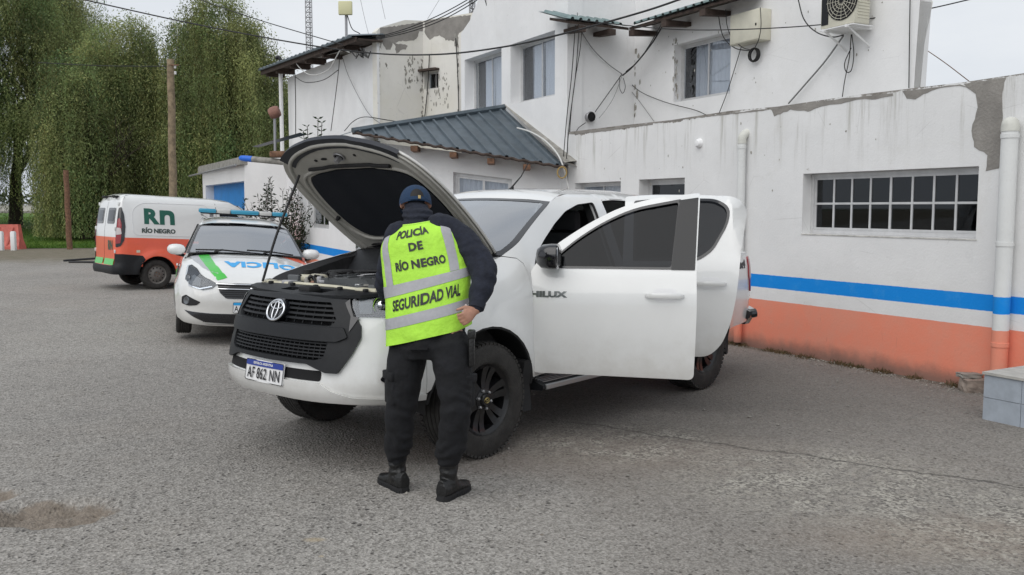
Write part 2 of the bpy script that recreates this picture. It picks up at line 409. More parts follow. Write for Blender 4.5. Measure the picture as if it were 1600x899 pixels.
def text_mesh(s, size=1, sx=1, bold=0, align='CENTER', spacing=1):
    cu = bpy.data.curves.new('t', 'FONT'); cu.body = s; cu.size = size; cu.align_x = align; cu.align_y = 'CENTER'
    cu.offset = bold; cu.resolution_u = 3; cu.space_character = spacing
    o = bpy.data.objects.new('t', cu); C.objects.link(o); bpy.context.view_layer.update()
    me = bpy.data.meshes.new_from_object(o.evaluated_get(bpy.context.evaluated_depsgraph_get()))
    bm = bmesh.new(); bm.from_mesh(me); bmesh.ops.triangulate(bm, faces=bm.faces[:])
    V = [(v.co.x*sx, v.co.y) for v in bm.verts]; bm.verts.index_update(); F = [tuple(v.index for v in f.verts) for f in bm.faces]
    bm.free(); bpy.data.objects.remove(o); bpy.data.meshes.remove(me); bpy.data.curves.remove(cu); return V, F
def text_on(mb, s, fmap, u0, v0, size, sx=1, bold=0, off=.002, rot=0, mirror=False, spacing=1, sub=None, slant=0):
    V, F = text_mesh(s, size, sx, bold, spacing=spacing)
    if sub:
        bm = bmesh.new(); vv = [bm.verts.new((x, y, 0)) for x, y in V]
        for f in F:
            try: bm.faces.new([vv[i] for i in f])
            except ValueError: pass
        for _ in range(3):
            le = [e for e in bm.edges if e.calc_length() > sub]
            if not le: break
            bmesh.ops.subdivide_edges(bm, edges=le, cuts=1); bmesh.ops.triangulate(bm, faces=bm.faces[:])
        bm.verts.index_update(); V = [(v.co.x, v.co.y) for v in bm.verts]; F = [tuple(v.index for v in f.verts) for f in bm.faces]; bm.free()
    c, s_ = math.cos(rot), math.sin(rot); out = []
    for x, y in V:
        x += slant*y
        if mirror: x = -x
        out.append(fmap(u0+x*c-y*s_, v0+x*s_+y*c, off))
    return mb.add(out, F)
# ================================================================== GROUND
WP0 = Vector((3.6366, 9.1480, 0)); NB = Vector((.87622, .48192, 0))
def ground_mat():
    g = NG('old_asphalt')
    big = g.noise(.35, 5, .6); mid = g.noise(2.6, 6, .65); fine = g.noise(60, 5, .7)
    c = g.mix(g.step(big, .3, .7), (.205, .190, .170), (.315, .297, .268))
    c = g.mix(g.math('MULTIPLY', g.step(mid, .5, .75), .45), c, (.36, .335, .30))
    lg = g.noise(.9, 6, .7, dist=.8); c = g.mix(g.math('MULTIPLY', g.step(lg, .52, .66), .5), c, (.15, .14, .13)); c = g.mix(g.math('MULTIPLY', g.step(g.noise(.55, 5, .65), .50, .68), .5), c, (.27, .235, .195))
    c = g.mix(g.math('MULTIPLY', g.step(mid, .25, .42, 1, 0), .35), c, (.085, .08, .078))
    # speckle
    v = g.voro(60); c = g.mix(.40, c, g.mix(g.step(v.outputs['Color'], .1, .9), (.075, .070, .063), (.60, .57, .53)), 'MIX')
    vb = g.voro(110); c = g.mix(.26, c, g.mix(g.step(vb.outputs['Color'], .2, .8), (.06, .056, .05), (.62, .59, .55)), 'MIX')
    v2 = g.voro(26); pit = g.math('MULTIPLY', g.step(v2.outputs['Distance'], .12, .26, 1, 0), g.step(v2.outputs['Color'], .52, .56))
    c = g.mix(g.math('MULTIPLY', pit, .8), c, (.03, .028, .027))
    v3 = g.voro(11); peb = g.math('MULTIPLY', g.step(v3.outputs['Distance'], .06, .12, 1, 0), g.step(v3.outputs['Color'], .62, .65))
    v4 = g.voro(9); dk = g.math('MULTIPLY', g.step(v4.outputs['Distance'], .09, .16, 1, 0), g.step(v4.outputs['Color'], .60, .63)); c = g.mix(g.math('MULTIPLY', dk, .85), c, (.022, .02, .019))
    c = g.mix(g.math('MULTIPLY', peb, .8), c, (.42, .39, .35))
    c = g.mix(g.math('MULTIPLY', g.step(fine, .45, .7), .3), c, (.30, .285, .265))
    x, y = g.sep.outputs['X'], g.sep.outputs['Y']
    def blob(cx, cy, rx, ry, soft=.35, ns=3.5, na=.9):
        a = g.math('DIVIDE', g.math('SUBTRACT', x, cx), rx); b = g.math('DIVIDE', g.math('SUBTRACT', y, cy), ry)
        r = g.math('SQRT', g.math('ADD', g.math('MULTIPLY', a, a), g.math('MULTIPLY', b, b)))
        r = g.math('ADD', r, g.math('MULTIPLY', g.math('SUBTRACT', g.noise(ns, 6, .7), .5), na)); return g.step(r, 1-soft, 1+soft, 1, 0)
    xr = g.step(g.math('ADD', x, g.math('MULTIPLY', g.noise(1.1, 5, .65), 1.6)), .3, 1.9); c = g.mix(g.math('MULTIPLY', xr, .42), c, (.150, .132, .113))
    c = g.mix(g.math('MULTIPLY', blob(.35, 6.0, 1.3, .55, .6), .45), c, (.235, .185, .15))
    c = g.mix(g.math('MULTIPLY', blob(2.3, 4.35, .8, .30, .6), .45), c, (.26, .205, .16))
    # soil in the two potholes, worn pale gravel on the right, darker zones around the pickup
    soil = g.mix(g.step(g.noise(22, 5, .7), .35, .65), (.17, .138, .108), (.27, .225, .18))
    for p in POTS: c = g.mix(g.math('MULTIPLY', blob(p[0], p[1], p[2]*1.02, p[3]*1.02, .10, 9, .5), .85), c, soil)
    wb_ = g.math('MAXIMUM', g.math('MAXIMUM', blob(1.9, 5.3, .9, .75, .4), blob(2.7, 4.5, .9, .7, .4)), blob(.8, 6.2, .8, .55, .4)); worn = g.math('MULTIPLY', wb_, g.step(g.noise(11, 7, .78), .42, .60)); c = g.mix(g.math('MULTIPLY', worn, .34), c, (.46, .43, .365)); c = g.mix(g.math('MULTIPLY', g.math('MULTIPLY', wb_, g.step(g.noise(36, 6, .78), .54, .60)), .7), c, (.035, .033, .031))
    vw = g.voro(64); vn = g.math('MULTIPLY', wb_, g.step(g.noise(3.5, 5, .7), .38, .62)); c = g.mix(g.math('MULTIPLY', vn, .5), c, g.mix(g.step(vw.outputs['Color'], .25, .75), (.07, .065, .06), (.58, .55, .48)))
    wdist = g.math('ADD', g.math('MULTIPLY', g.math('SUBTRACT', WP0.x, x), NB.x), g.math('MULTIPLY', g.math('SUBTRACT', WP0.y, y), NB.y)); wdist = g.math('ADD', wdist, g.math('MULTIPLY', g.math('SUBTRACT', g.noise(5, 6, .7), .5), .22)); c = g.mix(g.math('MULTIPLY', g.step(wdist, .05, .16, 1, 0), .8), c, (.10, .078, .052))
    ck = g.math('ADD', g.math('SUBTRACT', g.math('ADD', y, g.math('MULTIPLY', x, .62)), 7.05), g.math('MULTIPLY', g.math('SUBTRACT', g.noise(2.2, 6, .7), .5), .35)); ck = g.step(g.math('ABSOLUTE', ck), .004, .03, 1, 0); c = g.mix(g.math('MULTIPLY', g.math('MULTIPLY', ck, blob(1.8, 6.0, 1.9, 1.4, .3)), .7), c, (.05, .046, .042))
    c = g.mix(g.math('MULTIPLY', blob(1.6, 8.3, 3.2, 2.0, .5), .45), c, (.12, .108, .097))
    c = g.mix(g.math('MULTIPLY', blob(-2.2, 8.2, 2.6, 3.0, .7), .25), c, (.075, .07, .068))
    for p in ((-.98, 4.32, .05, .03), (-.9, 4.1, .012, .012)): c = g.mix(g.math('MULTIPLY', blob(p[0], p[1], p[2], p[3], .5), .5), c, (.42, .33, .2))
    # dirt verge at the far edge of the yard, then grass
    e = g.math('ADD', y, g.math('MULTIPLY', g.math('SUBTRACT', g.noise(.9, 6, .7), .5), 6))
    left = g.step(x, -13.5, -9, 1, 0)
    c = g.mix(g.math('MULTIPLY', g.step(e, 25.5, 30), g.math('MULTIPLY', left, .8)), c, g.mix(g.step(g.noise(3, 6, .7), .35, .65), (.20, .165, .12), (.13, .12, .07)))
    far = g.step(y, 75, 90); c = g.mix(far, c, g.mix(g.step(g.noise(.05, 4), .4, .6), (.07, .10, .03), (.12, .12, .06)))
    h = g.math('ADD', g.math('MULTIPLY', fine, .6), g.math('ADD', g.math('MULTIPLY', v.outputs['Distance'], .9), g.math('MULTIPLY', pit, -1.2)))
    g.bump(h, .7, .014); g.col(c, .9, .25); return g.m
POTS = [(-2.47, 4.70, .31, .21, .07), (-3.15, 5.02, .30, .12, .05), (.15, 4.4, 0.01, 0.01, 0)]
def lines(a, b, s0, grow):
    o = [a]; st = s0
    while o[-1] < b: o.append(o[-1]+st); st *= grow
    return o
xs = sorted(set([round(-v, 4) for v in lines(4.4, 1500, .4, 1.22)]+[round(-4.4+i*.045, 4) for i in range(int(8.8/.045)+1)]+[round(v, 4) for v in lines(4.4, 1500, .4, 1.22)]))
ys = [-1500, -300, -60, -10, 0]+[2.5+i*.045 for i in range(int(4/.045))]+lines(6.5, 2500, .2, 1.10)
def gheight(x, y):
    z = gz(x, y)
    for px, py, rx, ry, dp in POTS:
        if rx < .05: continue
        r = math.hypot((x-px)/rx, (y-py)/ry)+.38*noise.noise((x*6, y*6, 0))+.2*noise.noise((x*17, y*17, 3))
        z -= dp*(1-sstep(r, .72, 1.08))*(1+.5*noise.noise((x*12, y*12, 5)))
        if abs(r-1.15) < .25: z += .006*(1-abs(r-1.15)/.25)
    if 2 < y < 14 and abs(x) < 6: z += .010*noise.noise((x*.9, y*.9, 2))+.004*noise.noise((x*5, y*5, 7))
    return z
mb = MB(); nxn = len(xs)
mb.v = [(x, y, gheight(x, y)) for y in ys for x in xs]
mb.f = [(j*nxn+i, j*nxn+i+1, (j+1)*nxn+i+1, (j+1)*nxn+i) for j in range(len(ys)-1) for i in range(nxn-1)]
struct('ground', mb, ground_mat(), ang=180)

# grass field: sheet and blades
g = NG('grass_turf'); gm_ = g.mix(g.step(g.noise(.25, 5, .65), .35, .65), (.055, .13, .018), (.13, .20, .035))
gm_ = g.mix(g.math('MULTIPLY', g.step(g.noise(6, 6, .7), .45, .6), .5), gm_, (.03, .085, .012)); g.bump(g.noise(12, 6, .7), .8, .05); g.col(gm_, .9, .2); M['turf'] = g.m
fld = smooth_poly([(-60, 35), (-30, 36), (-19, 36.8), (-13.5, 38), (-11, 41), (-9, 52), (-12, 95), (-60, 118), (-150, 120), (-130, 60)], 5)
mb = MB(); panel(mb, fld, lambda u, v, t: Vector((u, v, gheight(u, v)+.02+t)), 2.0); struct('grass_field', mb, M['turf'], ang=180)
rng = random.Random(5); bl = MB(); tints = []
for i in range(26000):
    y = 35+rng.random()**1.8*26; x = rng.uniform(-24, -11)*(y/36)
    if not inpoly((x, y), fld): continue
    h = rng.uniform(.03, .11)*(1+.6*(rng.random() < .1)); a = rng.random()*6.28; q = Vector((math.cos(a), math.sin(a), 0))*.022; z = gheight(x, y)+.01
    b = Vector((x, y, z)); ln = Vector((rng.uniform(-.04, .04), rng.uniform(-.04, .04), h)); bl.add([b-q, b+q, b+ln], [(0, 1, 2)])
    t = rng.random(); tints += [(lerp(.05, .14, t), lerp(.12, .22, t), lerp(.015, .04, t))]*3
def tint_obj(o, cols):
    a = o.data.color_attributes.new('tint', 'FLOAT_COLOR', 'POINT')
    fl = []
    for c in cols: fl += [c[0], c[1], c[2], 1]
    a.data.foreach_set('color', fl)
o = build('grass', bl, M['leaf'], smooth=False, fixn=False); tint_obj(o, tints)
tag(o, 'short green grass covering the field behind the yard', 'grass', kind='stuff')

# ================================================================== MAIN BUILDING
WP0 = Vector((3.6366, 9.1480, 0)); DD = Vector((-.48192, .87622, 0)); NB = Vector((.87622, .48192, 0))   # along the facade; into the building
def wl(off=0, P0=WP0, d=DD, n=NB):
    def f(u, v, t=0): return P0+d*u+n*(off-t)+Vector((0, 0, v))
    return f
def seg(A, B):   # vertical plane from ground point A to B; outward = towards the camera side
    A = Vector((A[0], A[1], 0)); B = Vector((B[0], B[1], 0)); d = (B-A).normalized(); n = Vector((d.y, -d.x, 0))
    if n.dot(A) < 0: n = -n
    return wl(0, A, d, n), d, n, (B-A).length
def szp(px, py, P0=WP0, d=DD, n=NB, off=0):
    P = onpl(px, py, P0+n*off, n)-P0; return P.dot(d), P.z
bld = thing('police_station', 'white two-storey station with peeling plaster and a blue and orange painted band', 'building', (2.2, 12.0, 0), world=True)
M['wall_low'] = plaster('plaster_low_wall', top=2.80, bands=True, stain=.6, streak=.85, peel=.26, topd=.03)
M['wall_up'] = plaster('plaster_upper_wall', base=(.84, .84, .84), stain=.3, streak=.3)
M['wall_tower'] = plaster('plaster_tower', base=(.80, .78, .73), stain=.7, streak=.6, warm=.5)
M['wall_porch'] = plaster('plaster_porch', base=(.84, .84, .84), bands=True, stain=.3, streak=.2)
M['reveal'] = mat('window_reveal', (.50, .49, .46), .9, var=.25, vscale=9)

def wall(fm, outline, holes, m, name='wall', th=.2, step=.5, parent=None):
    mb = MB(); panel(mb, outline, fm, step, holes, th); return build(name, mb, m, parent or bld, ang=30)
def rect(a, b, c, d): return [(a, c), (b, c), (b, d), (a, d)]
def window(fm, a, b, c, d, rec=.10, cols=2, grid=None, curtain=None, fr=.035, parent=None, mid=None, sill=False, dark=True):
    # a..b along wall, c..d height
    P = parent or bld
    def bar(mbx, u0, u1, v0, v1, t0, t1): mbx.prism([(u0, v0), (u1, v0), (u1, v1), (u0, v1)], fm, t0, t1)
    f = MB()
    bar(f, a, b, c, c+fr, -rec-.04, -rec); bar(f, a, b, d-fr, d, -rec-.04, -rec); bar(f, a, a+fr, c+fr, d-fr, -rec-.04, -rec); bar(f, b-fr, b, c+fr, d-fr, -rec-.04, -rec)
    W = build('window', f, M['alu'], P)
    xs_ = [a+fr+(b-a-2*fr)*k/cols for k in range(cols+1)]
    for k in range(cols):
        s = MB(); t0 = -rec-.022-(.012 if k % 2 else 0); t1 = t0+.02; q = fr*.62; u0, u1 = xs_[k]-(.01 if k else 0), xs_[k+1]+(.01 if k < cols-1 else 0); v0, v1 = c+fr+.001, d-fr-.001
        bar(s, u0, u1, v0, v0+q, t0, t1); bar(s, u0, u1, v1-q, v1, t0, t1); bar(s, u0, u0+q, v0+q, v1-q, t0, t1); bar(s, u1-q, u1, v0+q, v1-q, t0, t1)
        if grid:
            gx, gy = grid
            for i in range(1, gx): uu = lerp(u0+q, u1-q, i/gx); bar(s, uu-.011, uu+.011, v0+q, v1-q, t0+.003, t1-.001)
            for j in range(1, gy): vv = lerp(v0+q, v1-q, j/gy); bar(s, u0+q, u1-q, vv-.011, vv+.011, t0+.005, t1+.001)
        build('sash', s, M['alu'], W)
        gm = MB(); bar(gm, u0+q*.5, u1-q*.5, v0+q*.5, v1-q*.5, t0+.007, t0+.010); build('pane', gm, M['winglass_clear' if curtain else 'winglass'], W)
    if curtain:
        for (u0, u1) in curtain:
            cm = MB(); n = max(8, int((u1-u0)/.018)); top = [fm(lerp(u0, u1, i/n), d-fr, -rec-.09+.022*math.sin(i*1.35)+.01*math.sin(i*.53)) for i in range(n+1)]
            bot = [fm(lerp(u0, u1, i/n)+.006*math.sin(i*.9), c, -rec-.09+.03*math.sin(i*1.35+.2)+.012*math.sin(i*.6)) for i in range(n+1)]
            cm.loft([top, bot], cap=False, closed=False); build('curtain', cm, M['curtain'], W, ang=180)
    bx = MB(); P4 = [(a-.02, c-.02), (b+.02, c-.02), (b+.02, d+.02), (a-.02, d+.02)]
    vs = [fm(u, v, -rec-.10) for u, v in P4]+[fm(u, v, -rec-1.6) for u, v in P4]
    bx.add(vs, [(4, 5, 6, 7), (0, 1, 5, 4), (1, 2, 6, 5), (2, 3, 7, 6), (3, 0, 4, 7)]); build('room_interior', bx, M['room'], W, smooth=False)
    return W

F0 = wl(0)
hl = [rect(-1.17, .895, 1.365, 2.02), rect(4.31, 5.52, 1.1, 2.03), rect(2.90, 3.88, 1.0, 2.04)]
topl = [(-4.2, 2.79), (-2, 2.80), (-1, 2.785), (.2, 2.80), (1.3, 2.79), (2.1, 2.815), (3.2, 2.80), (4.4, 2.82), (5.72, 2.83)]
LOWW = wall(F0, [(5.72, -.35), (-4.2, -.35)]+topl, hl, M['wall_low'], 'low_wall', step=.4)
window(F0, -1.168, .893, 1.367, 2.018, .13, 2, (4, 2), fr=.04)
window(F0, 4.312, 5.518, 1.12, 2.028, .12, 2, curtain=[(4.35, 5.48)])
window(F0, 2.902, 3.878, 1.02, 2.038, .17, 1, fr=.045)
sl_ = MB(); sl_.prism([(-1.18, 1.350), (.90, 1.350), (.90, 1.364), (-1.18, 1.364)], F0, .0, .006); build('window_sill', sl_, M['reveal'], bld)
# flat roof of the low annex
mb = MB(); mb.add([F0(-4.2, 2.62, -.2), F0(5.7, 2.62, -.2), F0(5.7, 2.62, -6), F0(-4.2, 2.62, -6)], [(0, 1, 2, 3)]); build('flat_roof', mb, M['flash'], bld)
# bare render where the paint and plaster fell off, traced on the wall
def patch(pxs, P0=WP0, d=DD, n=NB, off=0, t=.004, rough=.012, m=None, parent=None, name='bare_render_patch'):
    pts = [szp(x, y, P0, d, n, off) for x, y in pxs]; pts = dens(pts, .05)
    pts = [(u+rough*noise.noise((u*22, v*22, 0)), v+rough*noise.noise((u*22, v*22, 9))) for u, v in pts]
    mb = MB(); panel(mb, pts, wl(off, P0, d, n), .06, th=.006, off=t); return build(name, mb, m or M['render'], parent or bld, ang=60)
patch([(1506, 131), (1540, 126), (1572, 121), (1566, 146), (1567, 190), (1581, 196), (1572, 213), (1580, 232), (1568, 246), (1560, 264), (1541, 268), (1544, 243), (1523, 230), (1518, 205), (1528, 168), (1524, 148)])
patch([(1411, 143), (1500, 132), (1520, 138), (1500, 134), (1470, 137), (1450, 144), (1430, 155), (1418, 154)])
patch([(1200, 169), (1240, 164), (1300, 156), (1395, 146), (1396, 150), (1362, 156), (1345, 155), (1315, 162), (1290, 165), (1262, 174), (1235, 172), (1210, 182), (1206, 172)])
patch([(1020, 192), (1100, 182), (1200, 170), (1201, 172), (1150, 178), (1120, 181), (1066, 187), (1030, 192.5)])
patch([(898, 206), (960, 200), (1020, 192), (1020, 195), (980, 200), (940, 206), (900, 210)], t=.005)
# rubble and weeds along the foot of the wall come later

# upper block, facade with two windows (same plane as the annex) and gabled parapet
hu = [rect(6.13, 7.60, 3.44, 4.46), rect(7.93, 9.42, 3.46, 4.46)]
wall(F0, [(5.76, 0), (9.58, 0), (9.58, 4.98), (9.2, 5.15), (8.75, 5.55), (8.4, 5.9), (8.4, 7.2), (5.76, 7.2)], hu, M['wall_up'], 'upper_wall', th=.28, step=.6)
window(F0, 6.13, 7.60, 3.45, 4.46, .20, 2, curtain=[(6.15, 6.85), (6.98, 7.25)], fr=.035)
window(F0, 7.93, 9.42, 3.47, 4.46, .20, 2, curtain=[(7.95, 8.65), (8.7, 9.1)], fr=.035)
# side return of the upper block and recessed wing
rt, rd, rn, rl = seg((F0(5.78, 0, 0).x, F0(5.78, 0, 0).y), (F0(5.78, 0, -1.33).x, F0(5.78, 0, -1.33).y))
wall(rt, rect(.002, rl, 2.3, 5.4), [], M['wall_up'], 'return_wall', th=.1)
F1 = wl(1.31)
zc = 5.02
RECW = wall(F1, [(5.78, 2.3), (.56, 2.3), (.52, 3.5), (.50, 3.95), (.60, 4.6), (.60, 7.0), (2.9, 7.0), (2.9, 5.3), (5.78, 5.3)], [rect(3.53, 4.78, 3.26, 4.13)], M['wall_up'], 'recessed_wall', step=.6)
window(F1, 3.532, 4.778, 3.262, 4.128, .14, 2, curtain=[(3.55, 4.5)], fr=.035)
se, sdd, sn, sln = seg((F1(.55, 0, 0).x, F1(.55, 0, 0).y), (F1(.55, 0, -.30).x, F1(.55, 0, -.30).y))
mb = MB(); mb.loft([[F1(.56, 2.3, 0), F1(.56, 2.3, -.08)], [F1(.52, 3.5, 0), F1(.52, 3.5, -.13)], [F1(.50, 3.95, 0), F1(.50, 3.95, -.22)], [F1(.56, 4.2, 0), F1(.56, 4.12, -.16)], [F1(.60, 4.6, 0), F1(.60, 4.6, -.05)]], cap=False, closed=False)
build('end_wall', mb, M['wall_tower'], bld)
# eave over the inner corner
def slab(pts, th, m, name, parent, up=Vector((0, 0, 1))):
    mb = MB(); n = len(pts); P = [Vector(p) for p in pts]; mb.add(P+[p-up*th for p in P], [tuple(range(n)), tuple(range(2*n-1, n-1, -1))]+[(i, n+i, n+(i+1) % n, (i+1) % n) for i in range(n)]); return build(name, mb, m, parent, smooth=False)
def ribbed(A, B, Cc, D, nrib, m, name, parent, h=.03, w=.035):
    # sheet A-B (eave) to D-C (ridge); ribs run from eave to ridge
    A, B, Cc, D = map(Vector, (A, B, Cc, D)); nrm = (B-A).cross(D-A).normalized()
    if nrm.z < 0: nrm = -nrm
    mb = MB(); lo, hi = [], []
    for k in range(nrib*4+1):
        t = k/(nrib*4); b = A.lerp(B, t); tt = D.lerp(Cc, t); hh = h if k % 4 == 0 else 0
        dx = w/(B-A).length
        if k % 4 == 0 and 0 < k < nrib*4:
            for q, hq in ((-dx*1.0, 0), (-dx*.5, h), (dx*.5, h), (dx*1.0, 0)): lo.append(A.lerp(B, t+q)+nrm*hq); hi.append(D.lerp(Cc, t+q)+nrm*hq)
        else: lo.append(b); hi.append(tt)
    mb.loft([lo, hi], cap=False, closed=False); n = len(mb.v); dn = nrm*.012
    mb.loft([[p-dn for p in lo], [p-dn for p in hi]], cap=False, closed=False)
    return build(name, mb, m, parent, ang=20)
E1 = onpl(1002, 33, F1(0, 0, .52), NB); e_z = E1.z
def ptp(s, off, z): return F0(s, z, -off)
sA = 5.78
q0 = ptp(sA-.45, .80, e_z); q1 = ptp(sA-.45, -.25, e_z); q2 = ptp(sA+.05, -.25, e_z+.12); q3 = ptp(sA+.05, 1.3, e_z+.12)
M['roof_green'] = mat('weathered_sheet', (.20, .27, .27), .5, .3, var=.2, vscale=7)
ribbed(ptp(sA-.48, .82, e_z), ptp(sA-.48, -.35, e_z), ptp(sA+.3, -.35, e_z+.25), ptp(sA+.3, .82, e_z+.25), 8, M['roof_green'], 'eave_sheet', bld)
ribbed(ptp(2.9, .82, e_z), ptp(sA-.48, .82, e_z), ptp(sA-.48, 1.9, e_z+.35), ptp(2.9, 1.9, e_z+.35), 14, M['roof_green'], 'eave_sheet', bld)
slab([ptp(2.9, .86, e_z-.02), ptp(sA-.45, .86, e_z-.02), ptp(sA-.45, 1.33, e_z+.10), ptp(2.9, 1.33, e_z+.10)], .04, M['wood'], 'eave_boarding', bld)
slab([ptp(sA-.44, .86, e_z-.02), ptp(sA-.44, -.3, e_z-.02), ptp(sA+.02, -.3, e_z+.10), ptp(sA+.02, .86, e_z+.10)], .04, M['wood'], 'eave_boarding', bld)
for s_, in ((5.25,), (4.45,), (3.6,)):
    mb = MB(); mb.prism([(0, e_z-.16), (.5, e_z-.12), (.5, e_z-.06), (0, e_z-.07)], lambda u, v, t, s_=s_: ptp(s_+t, .84+u, v), -.06, .06); build('rafter_end', mb, M['wood'], bld, smooth=False)
for o_ in (.0, .55):
    mb = MB(); mb.prism([(0, e_z-.16), (.45, e_z-.12), (.45, e_z-.06), (0, e_z-.07)], lambda u, v, t, o_=o_: ptp(sA-.45+u, o_+t, v), -.06, .06); build('rafter_end', mb, M['wood'], bld, smooth=False)
# mould marks on walls: dark paint blisters, each traced as one mesh per wall
def blotches(pts, fm, m, parent, name='mould_stain', seed=3, t=.003):
    rg = random.Random(seed); mb = MB()
    for u, v, r, asp in pts:
        pl = [(u+r*math.cos(a/10*6.283)*(.7+.5*rg.random()), v+asp*r*math.sin(a/10*6.283)*(.7+.5*rg.random())) for a in range(10)]
        mb.add([fm(a, b, t) for a, b in pl], [tuple(range(10))])
    return addto(parent, mb, m)
M['mould'] = mat('mould', (.34, .325, .29), .95, var=.4, vscale=15)
rg = random.Random(11)
blotches([(sz_[0], sz_[1], rg.uniform(.012, .035), rg.uniform(1, 3)) for sz_ in [szp(990+rg.gauss(0, 3), y+rg.uniform(-3, 3), off=1.31) for y in range(55, 185, 4)] if True], wl(1.31), M['mould'], RECW)
blotches([(*szp(1056+rg.gauss(0, 2.5), 62+rg.random()*90, off=1.31), rg.uniform(.008, .02), rg.uniform(1, 3)) for _ in range(28)], wl(1.31), M['mould'], RECW, seed=5)
blotches([(rg.uniform(-3.5, 5.4), rg.choice([rg.uniform(2.05, 2.7), rg.uniform(1.0, 2.7)]), rg.uniform(.004, .014), rg.uniform(.6, 2)) for _ in range(38)], F0, M['mould'], LOWW, seed=8)
blotches([(rg.uniform(.9, 5.4), rg.uniform(3.1, 4.6), rg.uniform(.004, .012), rg.uniform(.6, 2.4)) for _ in range(40)], F1, M['mould'], RECW, seed=9)

# ---- left wing and tower, farther back
A2 = ong(592, 449.5); 
def gp(px, Y): r = ray(px, 326); return Vector((r.x/r.y*Y, Y, 0))
La = gp(592, 21.0); Lb = La+DD*7.9
lf, ld, ln_, ll = seg(La, Lb)
z0 = onpl(592, 66, La, ln_).z; z1 = onpl(458, 118, La, ln_).z
wall(lf, [(0, -.2), (7.75, -.2), (7.75, z1), (0, z0)], [], M['wall_up'], 'wing_wall', .06, 1)
Ta = gp(592, 21.0)-ln_*0.0; Tb = gp(663, 21.8); Tc = gp(760, 20.6)
t1, td1, tn1, tl1 = seg(Ta, Tb); t2, td2, tn2, tl2 = seg(Tb, Tc)
zt0 = onpl(592, 44, Ta, tn1).z; zt1 = onpl(663, 33, Tb, tn1).z; zt2 = onpl(740, 20, Tb, tn2).z
TW1 = wall(t1, [(0, -.2), (tl1, -.2), (tl1, zt1), (tl1*.6, zt1-.05), (.1, zt0+.02), (0, zt0-.08)], [], M['wall_tower'], 'tower_wall', step=.6)
wu0, wv0 = szp(664.5, 140, Tb, td2, tn2); wu1, wv1 = szp(685, 110, Tb, td2, tn2)
TW2 = wall(t2, [(0, -.2), (tl2, -.2), (tl2, zt2), (0, zt1)], [rect(.03, wu1, wv0, wv1)], M['wall_tower'], 'tower_wall', step=.6)
window(t2, .03, wu1, wv0, wv1, .16, 2, fr=.025)
mb = MB(); mb.prism([(-.06, wv1), (wu1+.03, wv1), (wu1+.03, wv1+.05), (-.06, wv1+.05)], t2, 0, .15); build('window_hood', mb, M['wood'], bld)
mb = MB(); mb.add([t1(0, zt0-.3, -.2), t1(tl1, zt1-.3, -.2), t2(tl2, zt2-.3, -.2), t2(tl2, zt2-.3, -3), t1(0, zt0-.3, -3)], [(0, 1, 2, 3, 4)]); build('tower_roof', mb, M['flash'], bld)
Z1 = lambda x, y: (430+x/2.996, y/2.996)
gp1 = [Z1(*p) for p in [(490, 132), (600, 117), (697, 100), (697, 150), (675, 145), (662, 182), (640, 190), (590, 192), (560, 202), (600, 208), (620, 214), (612, 232), (585, 236), (578, 250), (568, 248), (562, 222), (552, 200), (540, 235), (520, 232), (500, 200), (494, 230), (490, 180)]]
patch(gp1, Ta, td1, tn1, rough=.03, name='bare_render_band')
gp2 = [Z1(*p) for p in [(700, 98), (800, 85), (915, 70), (905, 130), (860, 155), (848, 185), (835, 192), (800, 186), (770, 166), (745, 172), (722, 188), (704, 165), (700, 150)]]
patch(gp2, Tb, td2, tn2, rough=.03, name='bare_render_band')
gw = [Z1(*p) for p in [(838, 160), (850, 150), (858, 175), (852, 215), (842, 215)]]
patch(gw, Tb, td2, tn2, rough=.03, t=.012, m=M['flash'])
def zb(l, P0, d, n, lo=.012, hi=.04, a0=1, a1=3.2): return [(*szp(*Z1(*p), P0, d, n), rg.uniform(lo, hi), rg.uniform(a0, a1)) for p in l]
cl = []
for _ in range(46): 
    a = rg.random()*6.28; q = rg.random()**.6; cl.append((640+q*38*math.cos(a), 345+q*80*math.sin(a)))
cl += [(690+rg.gauss(0, 4), rg.uniform(270, 560)) for _ in range(40)]+[(522+rg.gauss(0, 3), rg.uniform(290, 325)) for _ in range(4)]
cl += [(486+rg.gauss(0, 1.5), rg.uniform(190, 545)) for _ in range(22)]
blotches(zb(cl, Ta, td1, tn1, .008, .026), t1, M['mould'], TW1, 'mould_stain', 12)
cl = [(rg.uniform(755, 815), rg.uniform(330, 500)) for _ in range(34)]+[(rg.uniform(700, 760), rg.uniform(420, 540)) for _ in range(10)]+[(856+rg.gauss(0, 2), rg.uniform(200, 540)) for _ in range(26)]
blotches(zb(cl, Tb, td2, tn2, .008, .028), t2, M['mould'], TW2, 'mould_stain', 13)
# raking roof of the wing with exposed rafters
mb = MB(); rk = []
ua, va = szp(592, 60, La, ld, ln_); ub, vb = szp(436, 112, La, ld, ln_)
for (u, v) in ((ua, va), (ub, vb)): rk.append((u, v))
def rkf(t): return lerp(ua, ub, t), lerp(va, vb, t)
top = []; 
nb = 44; rows = [[], [], [], []]
for k in range(nb+1):
    u, v = rkf(k/nb); hb = .05*abs(math.sin(k*1.57)); rows[0].append(lf(u, v+hb, .65)); rows[1].append(lf(u, v+hb+.10, -.15)); rows[2].append(lf(u, v+.04, -.15)); rows[3].append(lf(u, v-.03, .65))
mb.loft([rows[3], rows[0], rows[1], rows[2], rows[3]], cap=False, closed=False); build('wing_roof', mb, M['roof'], bld, ang=20)
mb = MB(); u0_, v0_ = rkf(0.0); u1_, v1_ = rkf(1)
mb.prism([(u0_, v0_-.02), (u1_, v1_-.02), (u1_, v1_-.15), (u0_, v0_-.12)], lf, .52, .57); build('bargeboard', mb, M['wood'], bld, smooth=False)
